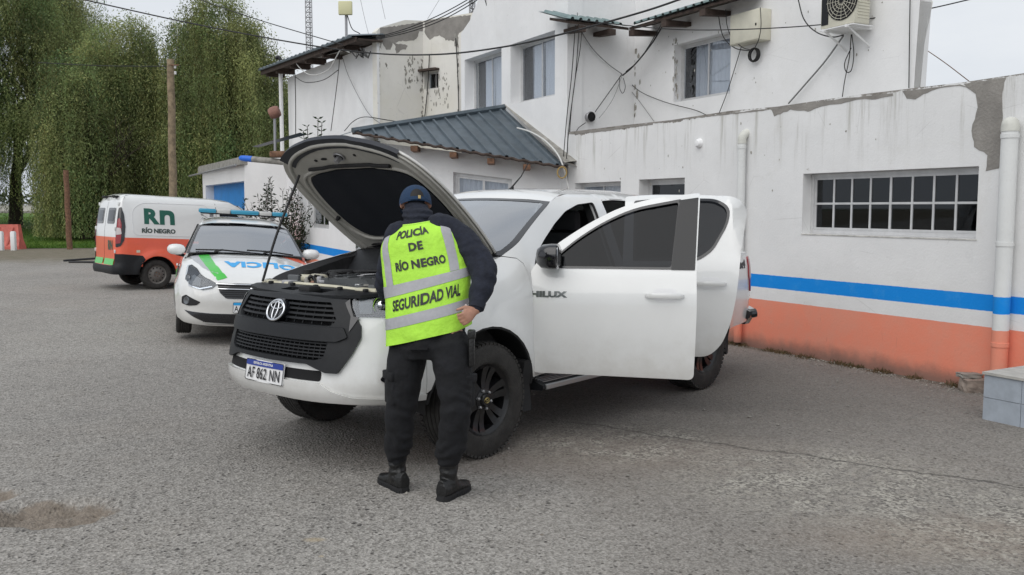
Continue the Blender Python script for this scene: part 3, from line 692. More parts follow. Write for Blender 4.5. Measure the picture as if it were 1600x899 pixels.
slab([lf(u0_, v0_-.04, .5), lf(u1_, v1_-.04, .5), lf(u1_, v1_-.04, -.1), lf(u0_, v0_-.04, -.1)], .03, M['wood'], 'eave_boarding', bld)
for t in (.12, .3, .47, .64, .82, .95):
    u, v = rkf(t); mb = MB(); mb.prism([(u-.06, v-.22), (u+.06, v-.22), (u+.06, v-.08), (u-.06, v-.08)], lf, -.05, .50); build('rafter_end', mb, M['wood'], bld, smooth=False)

# ---- porch room with hipped sheet roof
PC = Vector((.80, 14.35, 0)); PK = gp(577, 14.9)
pf, pd, pn, pl_ = seg(PC, PK)          # u runs from the inner corner to the outer corner
zr0 = onpl(880, 262, PC, pn).z; zr1 = onpl(598, 226, PC, pn).z
wx = [szp(x, y, PC, pd, pn) for x, y in ((708, 269), (800, 280), (708, 350), (800, 352))]
whole = [wx[0], (wx[0][0], wx[0][1]-.95), (wx[1][0], wx[1][1]-.95), wx[1]]
wall(pf, [(0, -.3), (pl_, -.3), (pl_, zr1+.05), (0, zr0+.05)], [whole], M['wall_porch'], 'porch_wall', step=.6)
# window sits in a slightly skewed opening
a_, b_ = wx[1][0], wx[0][0]; sk = (wx[0][1]-wx[1][1])/(b_-a_)
pfs = lambda u, v, t=0: pf(u, v+sk*(u-a_), t)
window(pfs, a_+.0, b_-.0, wx[1][1]-.95, wx[1][1]-.0, .10, 2, curtain=[(a_+.05, b_-.05)], fr=.05)
P3 = PK; pg_d = Vector((-.41, .91, 0)).normalized(); P4_ = PK+pg_d*7.4
ff, fd, fn, fl = seg(PK, P4_)
w2 = [szp(x, y, PK, fd, fn) for x, y in ((482, 355), (514, 359), (482, 300), (514, 290))]
wall(ff, rect(0, fl, -.3, 2.75), [rect(w2[1][0], w2[0][0], w2[1][1], 2.2)], M['wall_porch'], 'porch_wall', step=.6)
window(ff, w2[1][0], w2[0][0], w2[1][1], 2.2, .12, 2, fr=.05)
sh = MB()
for k in range(5): uu = lerp(w2[1][0]+.1, w2[0][0]-.1, k/5); sh.prism([(uu, w2[1][1]+.05), (uu+(w2[0][0]-w2[1][0]-.2)/5-.012, w2[1][1]+.05), (uu+(w2[0][0]-w2[1][0]-.2)/5-.012, 2.15), (uu, 2.15)], ff, -.19, -.17)
M['greywood'] = mat('grey_weathered_shutter', (.22, .21, .20), .9, var=.3, vscale=6)
build('shutter', sh, M['greywood'], bld, smooth=False)
RA = at(551, 206.5, 14.45); RB = onpl(788, 170, WP0, NB); RC = at(884, 261, 13.85)
nr = 13
ribs_lo = []; mb = MB(); nrm = (RC-RA).cross(RB-RA).normalized(); nrm = nrm if nrm.z > 0 else -nrm
lo, hi = [], []
for k in range(nr*4+1):
    t = k/(nr*4); hh = 0
    if k % 4 == 2:
        for q, hq in ((-.010, 0), (-.005, .035), (.005, .035), (.010, 0)): lo.append(RA.lerp(RC, t+q)+nrm*hq); hi.append(RA.lerp(RB, t+q)+nrm*hq)
    else: lo.append(RA.lerp(RC, t)); hi.append(RA.lerp(RB, t))
mb.loft([lo, hi], cap=False, closed=False); mb.loft([[p-nrm*.012 for p in lo], [p-nrm*.012 for p in hi]], cap=False, closed=False)
build('porch_roof', mb, M['roof'], bld, ang=15)
mb = MB(); RL = RA+pg_d*7; mb.add([RA, RL, RL+Vector((1.8, .9, .7)), RB], [(0, 1, 2, 3)]); build('porch_roof', mb, M['roof'], bld)
mb = MB(); mb.tube([RA+nrm*.02, RB+nrm*.03], .055, 6); build('ridge_cap', mb, M['roof'], bld)
mb = MB()
mb.loft([[RB+nrm*.02+Vector((-.02, 0, .06)), RC+nrm*.02+Vector((-.02, 0, .05))], [RB+Vector((.22, .10, .02)), RC+Vector((.22, .10, 0))]], cap=False, closed=False)
mb.loft([[RB+Vector((-.02, 0, .08)), RC+Vector((-.02, 0, .07))], [RB+Vector((.20, .1, .16)), RC+Vector((.20, .1, .10))]], cap=False, closed=False)
build('roof_flashing', mb, M['flash'], bld)
ed = (RC-RA); mb = MB(); dn = Vector((0, 0, 1))
ev = [RA.lerp(RC, k/80)+dn*(-.012-.010*math.cos(k*1.4)) for k in range(81)]; mb.tube(ev, .022, 5); build('eave_edge', mb, M['wood'], bld)
mb = MB(); inn = Vector((.15, 1, 0)).normalized()
mb.loft([[RA+Vector((0, 0, -.03)), RC+Vector((0, 0, -.03))], [RA+inn*.5+Vector((.2, 0, .1)), RC+inn*.45+Vector((0, 0, .05))]], cap=False, closed=False); build('eave_boarding', mb, M['wood'], bld)
for px in (643, 705, 764, 820):
    t = (at(px, 240, 14.2).x-RA.x)/(RC.x-RA.x); b = RA.lerp(RC, t)+Vector((0, .06, -.10)); mb = MB(); mb.box(b+inn*.2, (.11, .5, .08)); build('rafter_end', mb, M['rust'], bld, smooth=False)

# ================================================================== things on the building
def outlet(path, r, m, name, label, cat, group=None, n=10):
    mb = MB(); mb.tube(path, r, n); o = build(name, mb, m, ang=60); return tag(o, label, cat, group)
def downpipe(sx, ztop, r, label, elbow=True):
    b = F0(sx, 0, r+.02); t = thing('drainpipe', label, 'drainpipe', b, world=True)
    p = [F0(sx, .04, r+.02), F0(sx, ztop-.12, r+.02), F0(sx, ztop-.04, r+.015), F0(sx, ztop, r-.03), F0(sx, ztop+.01, -.02)]
    mb = MB(); mb.tube([p[0], p[0].lerp(p[1], .5), p[1]], r, 18); build('pipe', mb, M['pvc'], t, ang=60)
    mb = MB()
    if elbow: mb.tube(catmull(p[1:], 4), r*1.06, 18)
    else: mb.tube([p[1], p[1]+Vector((0, 0, .05)), p[1]+Vector((0, 0, .09)), p[1]+Vector((0, 0, .115)), p[1]+Vector((0, 0, .125))], [r*1.07, r*1.07, r*.95, r*.6, r*.1], 18)
    build('elbow', mb, mat('aged_pvc', (.60, .60, .55), .6, var=.12), t, ang=60)
    for z in (.45, ztop-.16, (ztop)*.55): mb = MB(); mb.lathe([(r, -.02), (r*1.09, -.018), (r*1.09, .018), (r, .02)], 18, Matrix.Translation(F0(sx, z, r+.02))); build('collar', mb, M['pvc'], t)
    return t
downpipe(1.79, 2.52, .048, 'white plastic drainpipe on the wall right behind the pickup tailgate')
downpipe(-1.50, 2.42, .068, 'thick white drainpipe at the right end wall painted blue and orange lower down', False)
tag(build('wall_lamp_base', (lambda m_: m_)(MB().lathe([(0, .06), (.035, .055), (.055, .03), (.06, 0)], 20, Matrix.Translation(F0(2.62, 2.62-.28+.12, 0)) @ NB.to_track_quat('-Z', 'Y').to_matrix().to_4x4())), M['wall_up']), 'round white plaster boss high on the low wall left of the drainpipe', 'wall fitting')

# air conditioner outdoor unit
def frame_on(f, u, v, t=0):    # matrix whose x runs along the wall (towards the viewer's right), y into the wall, z up
    o = f(u, v, t); x = -DD; y = NB; m = Matrix((( x.x, y.x, 0, o.x), (x.y, y.y, 0, o.y), (0, 0, 1, o.z), (0, 0, 0, 1))); return m
def place(name, label, cat, m, group=None):
    e = bpy.data.objects.new(name, None); C.objects.link(e); e.matrix_world = m; e.empty_display_size = .1; return tag(e, label, cat, group)
acu, acv = szp(1313, 0, off=1.31)
_u0, _v0 = szp(1289, 42, off=1.0); _u1, _ = szp(1338, 42, off=1.0)
ac = place('air_conditioner', 'beige outdoor air conditioner unit on brackets high on the recessed white wall', 'air conditioner', frame_on(wl(1.31), (_u0+_u1)/2+.0, _v0-.05))
W_ = abs(_u0-_u1); W_ = .50
mb = MB(); mb.box((0, -.24, .28), (W_, .26, .54), bev=.015); build('casing', mb, M['cream_box'], ac)
mb = MB(); Mf = Matrix.Translation((W_*.14, -.372, .29)) @ Matrix.Rotation(R(90), 4, 'X'); mb.lathe([(0, 0), (.21, 0), (.215, .006), (.225, .006), (.225, 0)], 36, Mf); build('fan_opening', mb, M['room'], ac)
mb = MB()
for r_ in (.05, .09, .13, .17, .205): mb.tube([Mf @ Vector((r_*math.cos(a*.2618), r_*math.sin(a*.2618), .012)) for a in range(25)], .003, 4, False)
for a in range(16): mb.tube([Mf @ Vector((.03*math.cos(a*.3927), .03*math.sin(a*.3927), .014)), Mf @ Vector((.22*math.cos(a*.3927), .22*math.sin(a*.3927), .014))], .0025, 4, False)
build('fan_grille', mb, M['cream_box'], ac)
mb = MB(); mb.box((-W_*.36, -.372, .28), (W_*.2, .01, .46)); build('side_panel', mb, M['black_plastic'], ac)
mb = MB()
for k in range(12): mb.box((W_/2+.003, -.22, .08+k*.035), (.008, .2, .012))
build('louvre', mb, M['cream_box'], ac)
for sx in (-1, 1): mb = MB(); mb.box((sx*W_*.34, -.20, -.015), (.04, .42, .03)); mb.tube([(sx*W_*.34, -.38, -.02), (sx*W_*.34, 0, -.22)], .012, 6); build('bracket', mb, M['white'], ac)
mb = MB(); mb.box((0, -.22, -.004), (W_*1.02, .34, .012)); build('drip_tray', mb, M['white'], ac)
# cream cabinet + coiled cable + floodlight
_u0, _v0 = szp(1140, 72, off=1.11); _u1, _v1 = szp(1187, 70, off=1.11); _, _vt = szp(1187, 12, off=1.11)
bx = place('electrical_cabinet', 'cream metal electrical cabinet mounted high beside the recessed window', 'electrical box', frame_on(wl(1.31), (_u0+_u1)/2, _v0))
wb = abs(_u0-_u1); hb = _vt-_v0
mb = MB(); mb.box((0, -.10, hb/2), (wb, .20, hb), bev=.01); build('case', mb, M['cream_box'], bx)
mb = MB(); mb.box((0, -.204, hb/2), (wb*.94, .008, hb*.94), bev=.003); build('cabinet_door', mb, M['cream_box'], bx)
mb = MB(); mb.box((wb*.38, -.212, hb/2), (.02, .01, .03)); build('lock', mb, M['matte_black'], bx)
_c = onpl(1178, 86, F1(0, 0, .06), NB)
mb = MB()
for k in range(5): r_ = .082+.005*(k % 3); mb.tube([_c+(-DD*math.cos(a*.2618)+Vector((0, 0, 1))*math.sin(a*.2618))*r_+NB*(k-2)*.012 for a in range(25)], .008, 6, False)
tag(build('cable_coil', mb, M['cable'], ang=60), 'black coil of spare cable hanging under the cream cabinet', 'cable coil')
_c = onpl(922, 183, rt(0, 0, .05), rn)
fl_ = thing('floodlight', 'small round weathered lamp fixed on the side wall of the upper block', 'lamp', _c, world=True)
Mr = Matrix.Translation(_c) @ rn.to_track_quat('Z', 'Y').to_matrix().to_4x4() if rn.dot(_c) < 0 else Matrix.Translation(_c) @ (-rn).to_track_quat('Z', 'Y').to_matrix().to_4x4()
mb = MB(); mb.lathe([(0, -.05), (.07, -.05), (.085, .03), (.075, .045)], 24, Mr); build('housing', mb, M['steel'], fl_)
mb = MB(); mb.lathe([(0, .03), (.072, .03)], 24, Mr); [mb.tube([Mr @ Vector((.02*math.cos(a), .02*math.sin(a), .04)), Mr @ Vector((.075*math.cos(a), .075*math.sin(a), .04))], .004, 4) for a in [i*.628 for i in range(10)]]; build('lamp_face', mb, M['matte_black'], fl_)

# service mast, antennas
sm = [szp(456, 215, La, ld, ln_), szp(456, 100, La, ld, ln_)]
t = thing('service_mast', 'white conduit with black curved cap at the left corner of the wing', 'conduit', lf(sm[0][0], 0, .3), world=True)
mb = MB(); mb.tube([lf(sm[0][0], 0, .3), lf(sm[0][0], sm[1][1], .3)], .06, 12); build('conduit', mb, M['white'], t, ang=60)
p = lf(sm[0][0], sm[1][1], .3); mb = MB(); mb.tube(catmull([p, p+Vector((0, 0, .12)), p+Vector((-.05, 0, .2)), p+Vector((-.14, -.02, .16))], 4), .055, 10); build('cap', mb, M['cable'], t, ang=60)
def lattice(px, wpx, Y, ytop, ybot, label, n=14):
    b = at(px, ybot, Y); tp = at(px, ytop, Y); w_ = wpx/FPX*Y/2; t = thing('antenna_mast', label, 'antenna mast', (b.x, b.y, b.z), world=True)
    cs = [Vector((w_*math.cos(a), w_*math.sin(a), 0)) for a in (R(90), R(210), R(330))]
    mb = MB()
    for c in cs: mb.tube([b+c, Vector((b.x, b.y, tp.z))+c], .02, 5)
    build('upright', mb, M['steel'], t); mb = MB(); H = tp.z-b.z
    for k in range(n):
        for i in range(3): z_ = H*k/n; z2 = H*(k+1)/n; mb.tube([b+cs[i]+Vector((0, 0, z_)), b+cs[(i+1) % 3]+Vector((0, 0, z2))], .010, 4); mb.tube([b+cs[i]+Vector((0, 0, z_)), b+cs[(i+1) % 3]+Vector((0, 0, z_))], .010, 4)
    build('lattice', mb, M['steel'], t)
lattice(485, 11, 34, -60, 130, 'slender grey lattice mast rising behind the dark eave of the wing', 24)
lattice(738, 9, 24, -30, 40, 'short lattice mast behind the top of the peeling tower', 8)
b = at(541.5, 72, 23.5); tp = at(541, 14, 23.5); t = thing('panel_antenna', 'pale yellow square antenna on a thin pole above the wing roof', 'antenna', b, world=True)
mb = MB(); mb.tube([b, Vector((b.x, b.y, tp.z))], .035, 8); build('pole', mb, M['steel'], t); mb = MB(); mb.box((b.x, b.y-.08, tp.z), (.35, .10, .34), bev=.02); build('panel', mb, mat('yellowed_plastic', (.62, .60, .36), .5), t)
mb = MB(); mb.tube(catmull([(b.x+.03, b.y, tp.z-.15), (b.x+.15, b.y, tp.z-.5), (b.x+.35, b.y, b.z+.3), (b.x+.45, b.y, b.z+.1)], 6), .012, 5); build('lead', mb, M['cable'], t)

# blue-tipped pole and lamp near the garage
A = at(374, 247, 19.5); B = at(458, 255, 19.2)
t = thing('canopy_beam', 'weathered grey round beam with bright blue painted end jutting over the garage front', 'beam', A, world=True)
mb = MB(); mb.tube([A+(B-A)*.25, B], .065, 14); build('beam', mb, M['flash'], t, ang=60)
mb = MB(); mb.tube([A, A+(B-A)*.03, A+(B-A)*.10, A+(B-A)*.248], [.03, .055, .066, .067], 14); build('painted_tip', mb, mat('blue_paint', (.01, .13, .62), .45), t, ang=60)
A = at(430, 240, 19.3); B = at(429, 176, 19.3)
t = thing('lamp_post', 'thin grey post with a rusty red drum lamp above the shrub', 'lamp', A, world=True)
mb = MB(); mb.tube([A, B], .03, 8); build('post', mb, M['steel'], t); mb = MB(); mb.lathe([(0, -.12), (.10, -.11), (.13, -.05), (.13, .05), (.10, .11), (0, .12)], 20, Matrix.Translation(B) @ Matrix.Rotation(R(70), 4, 'Y')); build('lamp_head', mb, mat('faded_red', (.24, .12, .09), .7, var=.2), t)
mb = MB(); mb.box(A+Vector((.12, 0, -.02)), (.42, .3, .13), bev=.03); build('base_tray', mb, M['rust'], t)
mb = MB(); mb.add([A+Vector(v) for v in ((-.55, .2, .16), (.6, -.25, .42), (.6, .35, .42), (-.5, .5, .16))], [(0, 1, 2, 3)]); build('sheet_cover', mb, M['roof'], t)

# garage
G0 = gp(384, 24.0); gf, gd, gn, _ = seg(G0, G0+DD*5)
gul, gvl = szp(316, 266, G0, gd, gn); _, gv0 = szp(384, 250, G0, gd, gn)
gar = thing('garage', 'low white garage with a bright blue door and rough concrete roof edge', 'garage', G0, world=True)
dz = szp(382, 283, G0, gd, gn)[1]; du0 = szp(382, 283, G0, gd, gn)[0]; du1 = szp(321, 287, G0, gd, gn)[0]
M['gar'] = plaster('garage_plaster', stain=.3, streak=.3)
wall(gf, [(0, -.2), (gul, -.2), (gul, gv0-.12), (0, gv0-.12)], [rect(du0+.05, du1, -.1, dz)], M['gar'], 'wall', .3, 1, gar)
mb = MB(); mb.prism([(du0+.05, -.1), (du1, -.1), (du1, dz), (du0+.05, dz)], gf, -.32, -.26); build('garage_door', mb, M['door_blue'], gar, smooth=False)
gr, grd, grn, grl = seg(G0, G0-DD*1.2+Vector((4, .4, 0)))
wall(gr, [(0, -.2), (grl, -.2), (grl, gv0+.25), (0, gv0)], [], M['gar'], 'wall', .2, 1, gar)
mb = MB(); mb.prism([(-.05, gv0-.12), (gul+.1, gv0-.12), (gul+.1, gv0+.02), (gul-.1, gv0+.08), (-.05, gv0+.08)], gf, -2.5, .12); build('roof', mb, M['flash'], gar, ang=20)
mb = MB(); mb.tube([gf(-.1, gv0-.14, .25), gf(gul+1.0, gv0-.20, .25)], .03, 6); build('gutter', mb, M['steel'], gar)
# ================================================================== TREES, POLES, YARD THINGS
def leafcloud(name, leaves, parent):
    # leaves: (pos, dir, length, width, tint)
    n = len(leaves); V = []; F = []; T = []
    for i, (p, d, L, w_, c) in enumerate(leaves):
        s_ = d.cross(Vector((math.sin(i*12.9), math.cos(i*7.3), .3))); s_.normalize(); s_ *= w_/2
        V += [p, p+d*L*.45+s_, p+d*L, p+d*L*.45-s_]; F.append((4*i, 4*i+1, 4*i+2, 4*i+3)); T += [c]*4
    me = bpy.data.meshes.new(name); me.from_pydata([tuple(v) for v in V], [], F); me.update(); me.materials.append(M['leaf'])
    o = bpy.data.objects.new(name, me); C.objects.link(o); tint_obj(o, T)
    if parent: o.parent = parent
    return o
def willow(base, H, Rx, seed, label, group='willows behind the yard', droop=1.0, ntuft=120, low=.1, trunk_r=.28, nst=13, gaps=.0):
    rg = random.Random(seed); z0 = gheight(base[0], base[1]); t = thing('willow_tree', label, 'tree', (base[0], base[1], z0), group=group)
    mb = MB(); tips = []
    def limb(p, d, L, r, lev):
        path = [p]; rr = [r]; q = p.copy(); dd = d.copy(); n = 6
        for k in range(n):
            dd = (dd+Vector((rg.gauss(0, .13), rg.gauss(0, .13), rg.gauss(.03, .08)))).normalized(); q = q+dd*L/n; path.append(q.copy()); rr.append(r*(1-.6*(k+1)/n))
        mb.tube(path, rr, 7 if lev < 2 else 5)
        if lev < 3:
            for k in range(rg.choice((3, 4)) if lev else 5):
                j = rg.randint(3, n); a = rg.random()*6.283
                nd = (dd*.9+Vector((math.cos(a), math.sin(a), .25))*.75).normalized(); limb(path[j], nd, L*rg.uniform(.55, .75), rr[j]*.7, lev+1)
    limb(Vector((0, 0, -.2)), Vector((rg.gauss(0, .05), 0, 1)), H*.36, trunk_r, 0)
    build('trunk', mb, M['bark'], t, ang=60, loc=(0, 0, 0))
    lv = []
    for k in range(ntuft):
        # tuft points over a lumpy dome
        a = rg.random()*6.283; u = rg.random()**.6; el = rg.uniform(-.12, 1)
        lob = 1+.22*noise.noise((math.cos(a)*1.7+seed, math.sin(a)*1.7, el*2.2))+.14*noise.noise((math.cos(a)*4+seed, math.sin(a)*4, el*5))
        rad = Rx*lob*math.sqrt(max(0, 1-(el*.93)**2))*(.55+.45*u); hz = H*(.36+.585*max(el, -.1)*min(lob, 1.06))
        c = Vector((rad*math.cos(a), rad*math.sin(a), hz))
        tt = rg.random(); tint = Vector((lerp(.14, .36, tt), lerp(.215, .37, tt), lerp(.085, .15, tt)))*rg.choice((.5, .8, 1., 1.15, 1.3)); sp_ = rg.uniform(.18, .42)
        if rg.random() < .8:
            for _ in range(150):
                q = c+Vector((rg.gauss(0, .42), rg.gauss(0, .42), rg.gauss(.15, .28))); j = rg.uniform(.7, 1.35); lv.append((q, Vector((rg.gauss(0, 1), rg.gauss(0, 1), rg.gauss(-.3, .8))).normalized(), rg.uniform(.08, .17), rg.uniform(.035, .065), tuple(tint*j)))
        ctr = Vector((c.x*.35, c.y*.35, c.z*.7))
        for s_ in range(nst):
            p = c+Vector((rg.gauss(0, sp_), rg.gauss(0, sp_), rg.gauss(0, .3))); out = Vector((p.x, p.y, 0)); out = out.normalized() if out.length > .1 else Vector((1, 0, 0))
            Ls = droop*rg.uniform(.9, 3.6)*(1+.5*(hz < H*.6)); Ls = min(Ls, max(.5, p.z-low*H*rg.uniform(.3, 1.6)))
            ns = int(Ls/.085); q = p.copy(); v = out*.55+Vector((0, 0, .55)); st_t = tint*rg.uniform(.75, 1.25)
            for i in range(ns):
                v = (v*.80+Vector((rg.gauss(0, .05), rg.gauss(0, .05), -.28))); q = q+v.normalized()*.085
                d = (Vector((rg.gauss(0, .55), rg.gauss(0, .55), -1))).normalized(); j = rg.uniform(.7, 1.3)
                if rg.random() < .03: cc = (.19*j, .155*j, .05*j)
                else: cc = tuple(st_t*j)
                lv.append((q+Vector((rg.gauss(0, .06), rg.gauss(0, .06), 0)), d, rg.uniform(.09, .17), rg.uniform(.028, .052), cc))
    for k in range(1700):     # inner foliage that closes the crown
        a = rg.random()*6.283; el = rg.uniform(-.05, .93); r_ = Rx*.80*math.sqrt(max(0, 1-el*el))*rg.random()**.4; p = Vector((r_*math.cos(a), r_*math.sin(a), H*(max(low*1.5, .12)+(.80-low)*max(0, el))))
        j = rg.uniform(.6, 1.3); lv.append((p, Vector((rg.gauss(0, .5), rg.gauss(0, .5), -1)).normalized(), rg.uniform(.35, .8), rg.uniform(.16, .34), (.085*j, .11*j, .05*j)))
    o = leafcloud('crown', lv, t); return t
def gxy(px, Y): p = gp(px, Y); return (p.x, p.y)
willow(gxy(22, 50), 16.5, 5.5, 3, 'tall weeping willow at the far left whose crown runs out of the picture', ntuft=640, low=.21, droop=1.1, trunk_r=.4, nst=15)
willow(gxy(128, 43.5), 8.6, 1.7, 8, 'dense willow between the leftmost tree and the wooden pole, hanging down to the grass', ntuft=110, low=.0, droop=1.6, nst=14)
willow(gxy(198, 47), 10.9, 2.8, 21, 'tall narrow willow left of the wooden pole behind the van', ntuft=300, low=.02, droop=1.3, nst=14)
willow(gxy(354, 47), 11.9, 3.3, 34, 'broad willow right of the wooden pole behind the garage', ntuft=360, low=.03, droop=1.3, nst=14)
willow(gxy(425, 52), 8.4, 2.3, 55, 'smaller willow beside the wing of the station', ntuft=120, low=.03, droop=1.2, nst=13)
willow(gxy(-150, 46), 13, 5, 77, 'willow beyond the left edge of the yard with its branches reaching in', ntuft=140, low=.1, droop=1.2, nst=12)

# distant belt of trees and a pale wall, seen below the left crown
rg = random.Random(9); lv = []
for i in range(14000):
    x = rg.uniform(-230, 120); h = 5+3*noise.noise((x*.05, 1, 0))+2*noise.noise((x*.3, 5, 0)); z = rg.random()*h; t = rg.random()
    lv.append((Vector((x, 210+rg.gauss(0, 3), z)), Vector((rg.gauss(0, 1), rg.gauss(0, 1), rg.gauss(0, 1))).normalized(), rg.uniform(.6, 1.4), rg.uniform(.4, .8), (lerp(.05, .11, t), lerp(.075, .12, t), lerp(.04, .06, t))))
o = leafcloud('distant_tree_belt', lv, None); tag(o, 'far belt of trees on the horizon beyond the field', 'trees', kind='stuff')
fw = thing('field_wall', 'long low pale wall at the far side of the grass field', 'wall', (-70, 125, 0), world=True)
mb = MB(); mb.box((-85, 128, 1.0), (120, .3, 2.2)); build('wall', mb, mat('pale_wall', (.50, .48, .44), .9, var=.15, vscale=.3), fw, smooth=False)
mb = MB(); [mb.box((-85, 127.7, z), (120, .08, .12)) for z in (1.2, 2.25)]; build('rail', mb, M['flash'], fw, smooth=False)

# wooden utility pole, thin rusty post
def post(px, Y, ytop, r0, r1, m, name, label, cat, lean=0, extra=None):
    b = gp(px, Y); tp = at(px+lean, ytop, Y); z0 = gheight(b.x, b.y); t = thing(name, label, cat, (b.x, b.y, z0), world=True)
    b = Vector((b.x, b.y, z0-.2)); mb = MB(); n = 9; path = [b.lerp(tp, k/n)+Vector((.012*math.sin(k*2.1), 0, 0)) for k in range(n+1)]
    mb.tube(path, [lerp(r0, r1, k/n) for k in range(n+1)], 12); build('shaft', mb, m, t, ang=60)
    if extra: extra(t, b, tp)
    return t
def pole_extra(t, b, tp):
    for dz in (-.25, -.45): mb = MB(); mb.lathe([(0, -.05), (.03, -.05), (.045, -.02), (.025, 0), (.045, .02), (.03, .05), (0, .05)], 12, Matrix.Translation(tp+Vector((.16, -.05, dz)))); build('insulator', mb, M['white'], t)
    mb = MB(); mb.tube([tp+Vector((-.02, -.1, -.2)), tp+Vector((.3, -.1, -.2))], .02, 6); build('bracket', mb, M['rust'], t)
post(269.5, 30, 93, .135, .115, M['polewood'], 'utility_pole', 'pale bare wooden utility pole standing behind the white and orange van', 'utility pole', -3, pole_extra)
post(106, 36, 266, .11, .10, M['rust'], 'rusty_post', 'thin reddish rusty post at the edge of the grass', 'post', -3)

# plastic road barrier and white posts at the left
bq = gp(-6, 36.3); bt = thing('road_barrier', 'faded red plastic road barrier behind the short white posts at the left edge', 'barrier', (bq.x, bq.y, 0), world=True)
def barrier(cx, cy, L, H, parent, rz=0):
    c_, s_ = math.cos(rz), math.sin(rz)
    f = lambda u, v, t: Vector((cx+u*c_-t*s_, cy+u*s_+t*c_, v+gheight(cx, cy)))
    prof = [(.28, 0), (.28, .12), (.15, .38), (.11, H), (-.11, H), (-.15, .38), (-.28, .12), (-.28, 0)]
    mb = MB(); rings = [[f(-L/2+k*L/8+(.10 if k == 0 else -.10 if k == 8 else 0)*z/H, z, t) for t, z in prof] for k in range(9)]; mb.loft(rings)
    build('shell', mb, M['barrier'], parent, ang=25)
    for k in range(4):
        mb = MB(); u0 = -L/2+.18+k*L/4.3; mb.prism([(u0, .16), (u0+.07, .16), (u0+.30, H-.1), (u0+.23, H-.1)], lambda u, v, t: f(u, v, -(.29-.14*min(1, v/H*1.2))-t), 0, .015); build('rib', mb, M['barrier'], parent, smooth=False)
barrier(bq.x-.2, bq.y, 2.4, 1.0, bt)
for px, lab in ((-1, 'white short post in front of the red barrier, at the left edge of the picture'), (18.5, 'short white post at the right end of the red barrier')):
    p = gp(px, 35.2); t = thing('white_post', lab, 'post', (p.x, p.y, 0), world=True, group='white posts at the left'); z = gheight(p.x, p.y)
    mb = MB(); mb.box((p.x, p.y, z+.35), (.17, .17, .74), bev=.02); build('shaft', mb, M['white'], t); mb = MB(); mb.box((p.x, p.y, z+.735), (.13, .13, .03), bev=.01); build('cap', mb, M['white'], t)
bq = gp(159, 24.5); t = thing('road_barrier', 'red plastic road barrier mostly hidden behind the back doors of the van', 'barrier', (bq.x, bq.y, 0), world=True)
barrier(bq.x+.62, bq.y+.3, 1.4, 1.15, t, R(35))

# tiled step, brick stub, rubble
st0 = ong(1535, 655); t = thing('tiled_step', 'grey tiled entrance step at the right edge against the wall', 'step', (st0.x, st0.y, 0), world=True)
_c = Vector((st0.x, st0.y, 0)); sd_ = -DD; sx_ = DD
f = lambda u, v, t_: _c+(-DD)*u+NB*t_+Vector((0, 0, v))
mb = MB(); mb.prism([(0, -.05), (3, -.05), (3, .352), (0, .352)], f, .01, 1.2); build('core', mb, M['flash'], t, smooth=False)
for r_ in range(2):
    for k in range(8):
        mb = MB(); u0 = k*.302; v0 = r_*.178; mb.prism([(u0, v0), (u0+.298, v0), (u0+.298, v0+.174), (u0, v0+.174)], f, 0, .012)
        build('tile', mb, M['tile'], t, smooth=False)
for r_ in range(2):
    for k in range(3): mb = MB(); mb.prism([(k*.302+.012, r_*.178), (k*.302+.31, r_*.178), (k*.302+.31, r_*.178+.174), (k*.302+.012, r_*.178+.174)], lambda u, v, t_: f(t_-.003, v, u), 0, .010); build('tile', mb, M['tile'], t, smooth=False)
mb = MB(); mb.prism([(-.01, -.015), (3, -.015), (3, .95), (-.01, .95)], lambda u, v, t_: f(u, .356+t_, v), 0, .02); build('step_top', mb, mat('step_top', (.42, .41, .38), .7, var=.15), t, smooth=False)
def rubble(p, dims, seed, label, group=None, m=None):
    bm = bmesh.new(); bmesh.ops.create_cube(bm, size=1); bmesh.ops.subdivide_edges(bm, edges=bm.edges[:], cuts=3, use_grid_fill=True)
    for v in bm.verts: v.co = Vector((v.co.x*dims[0], v.co.y*dims[1], v.co.z*dims[2])) * (1+.18*noise.noise(v.co*3+Vector((seed, 0, 0))))
    bm.verts.index_update(); mb = MB(); mb.add([v.co+Vector(p) for v in bm.verts], [[v.index for v in f_.verts] for f_ in bm.faces]); bm.free()
    return tag(build('rubble', mb, m or M['brick'], smooth=False), label, 'rubble', group)
p = F0(-1.30, 0, .12); rubble((p.x, p.y, .05), (.20, .14, .12), 2, 'broken brick lying at the foot of the wall beside the tiled step')
p = F0(-1.22, 0, .08); rubble((p.x, p.y, .13), (.18, .12, .04), 5, 'thin broken tile lying on the brick beside the step', m=M['flash'])
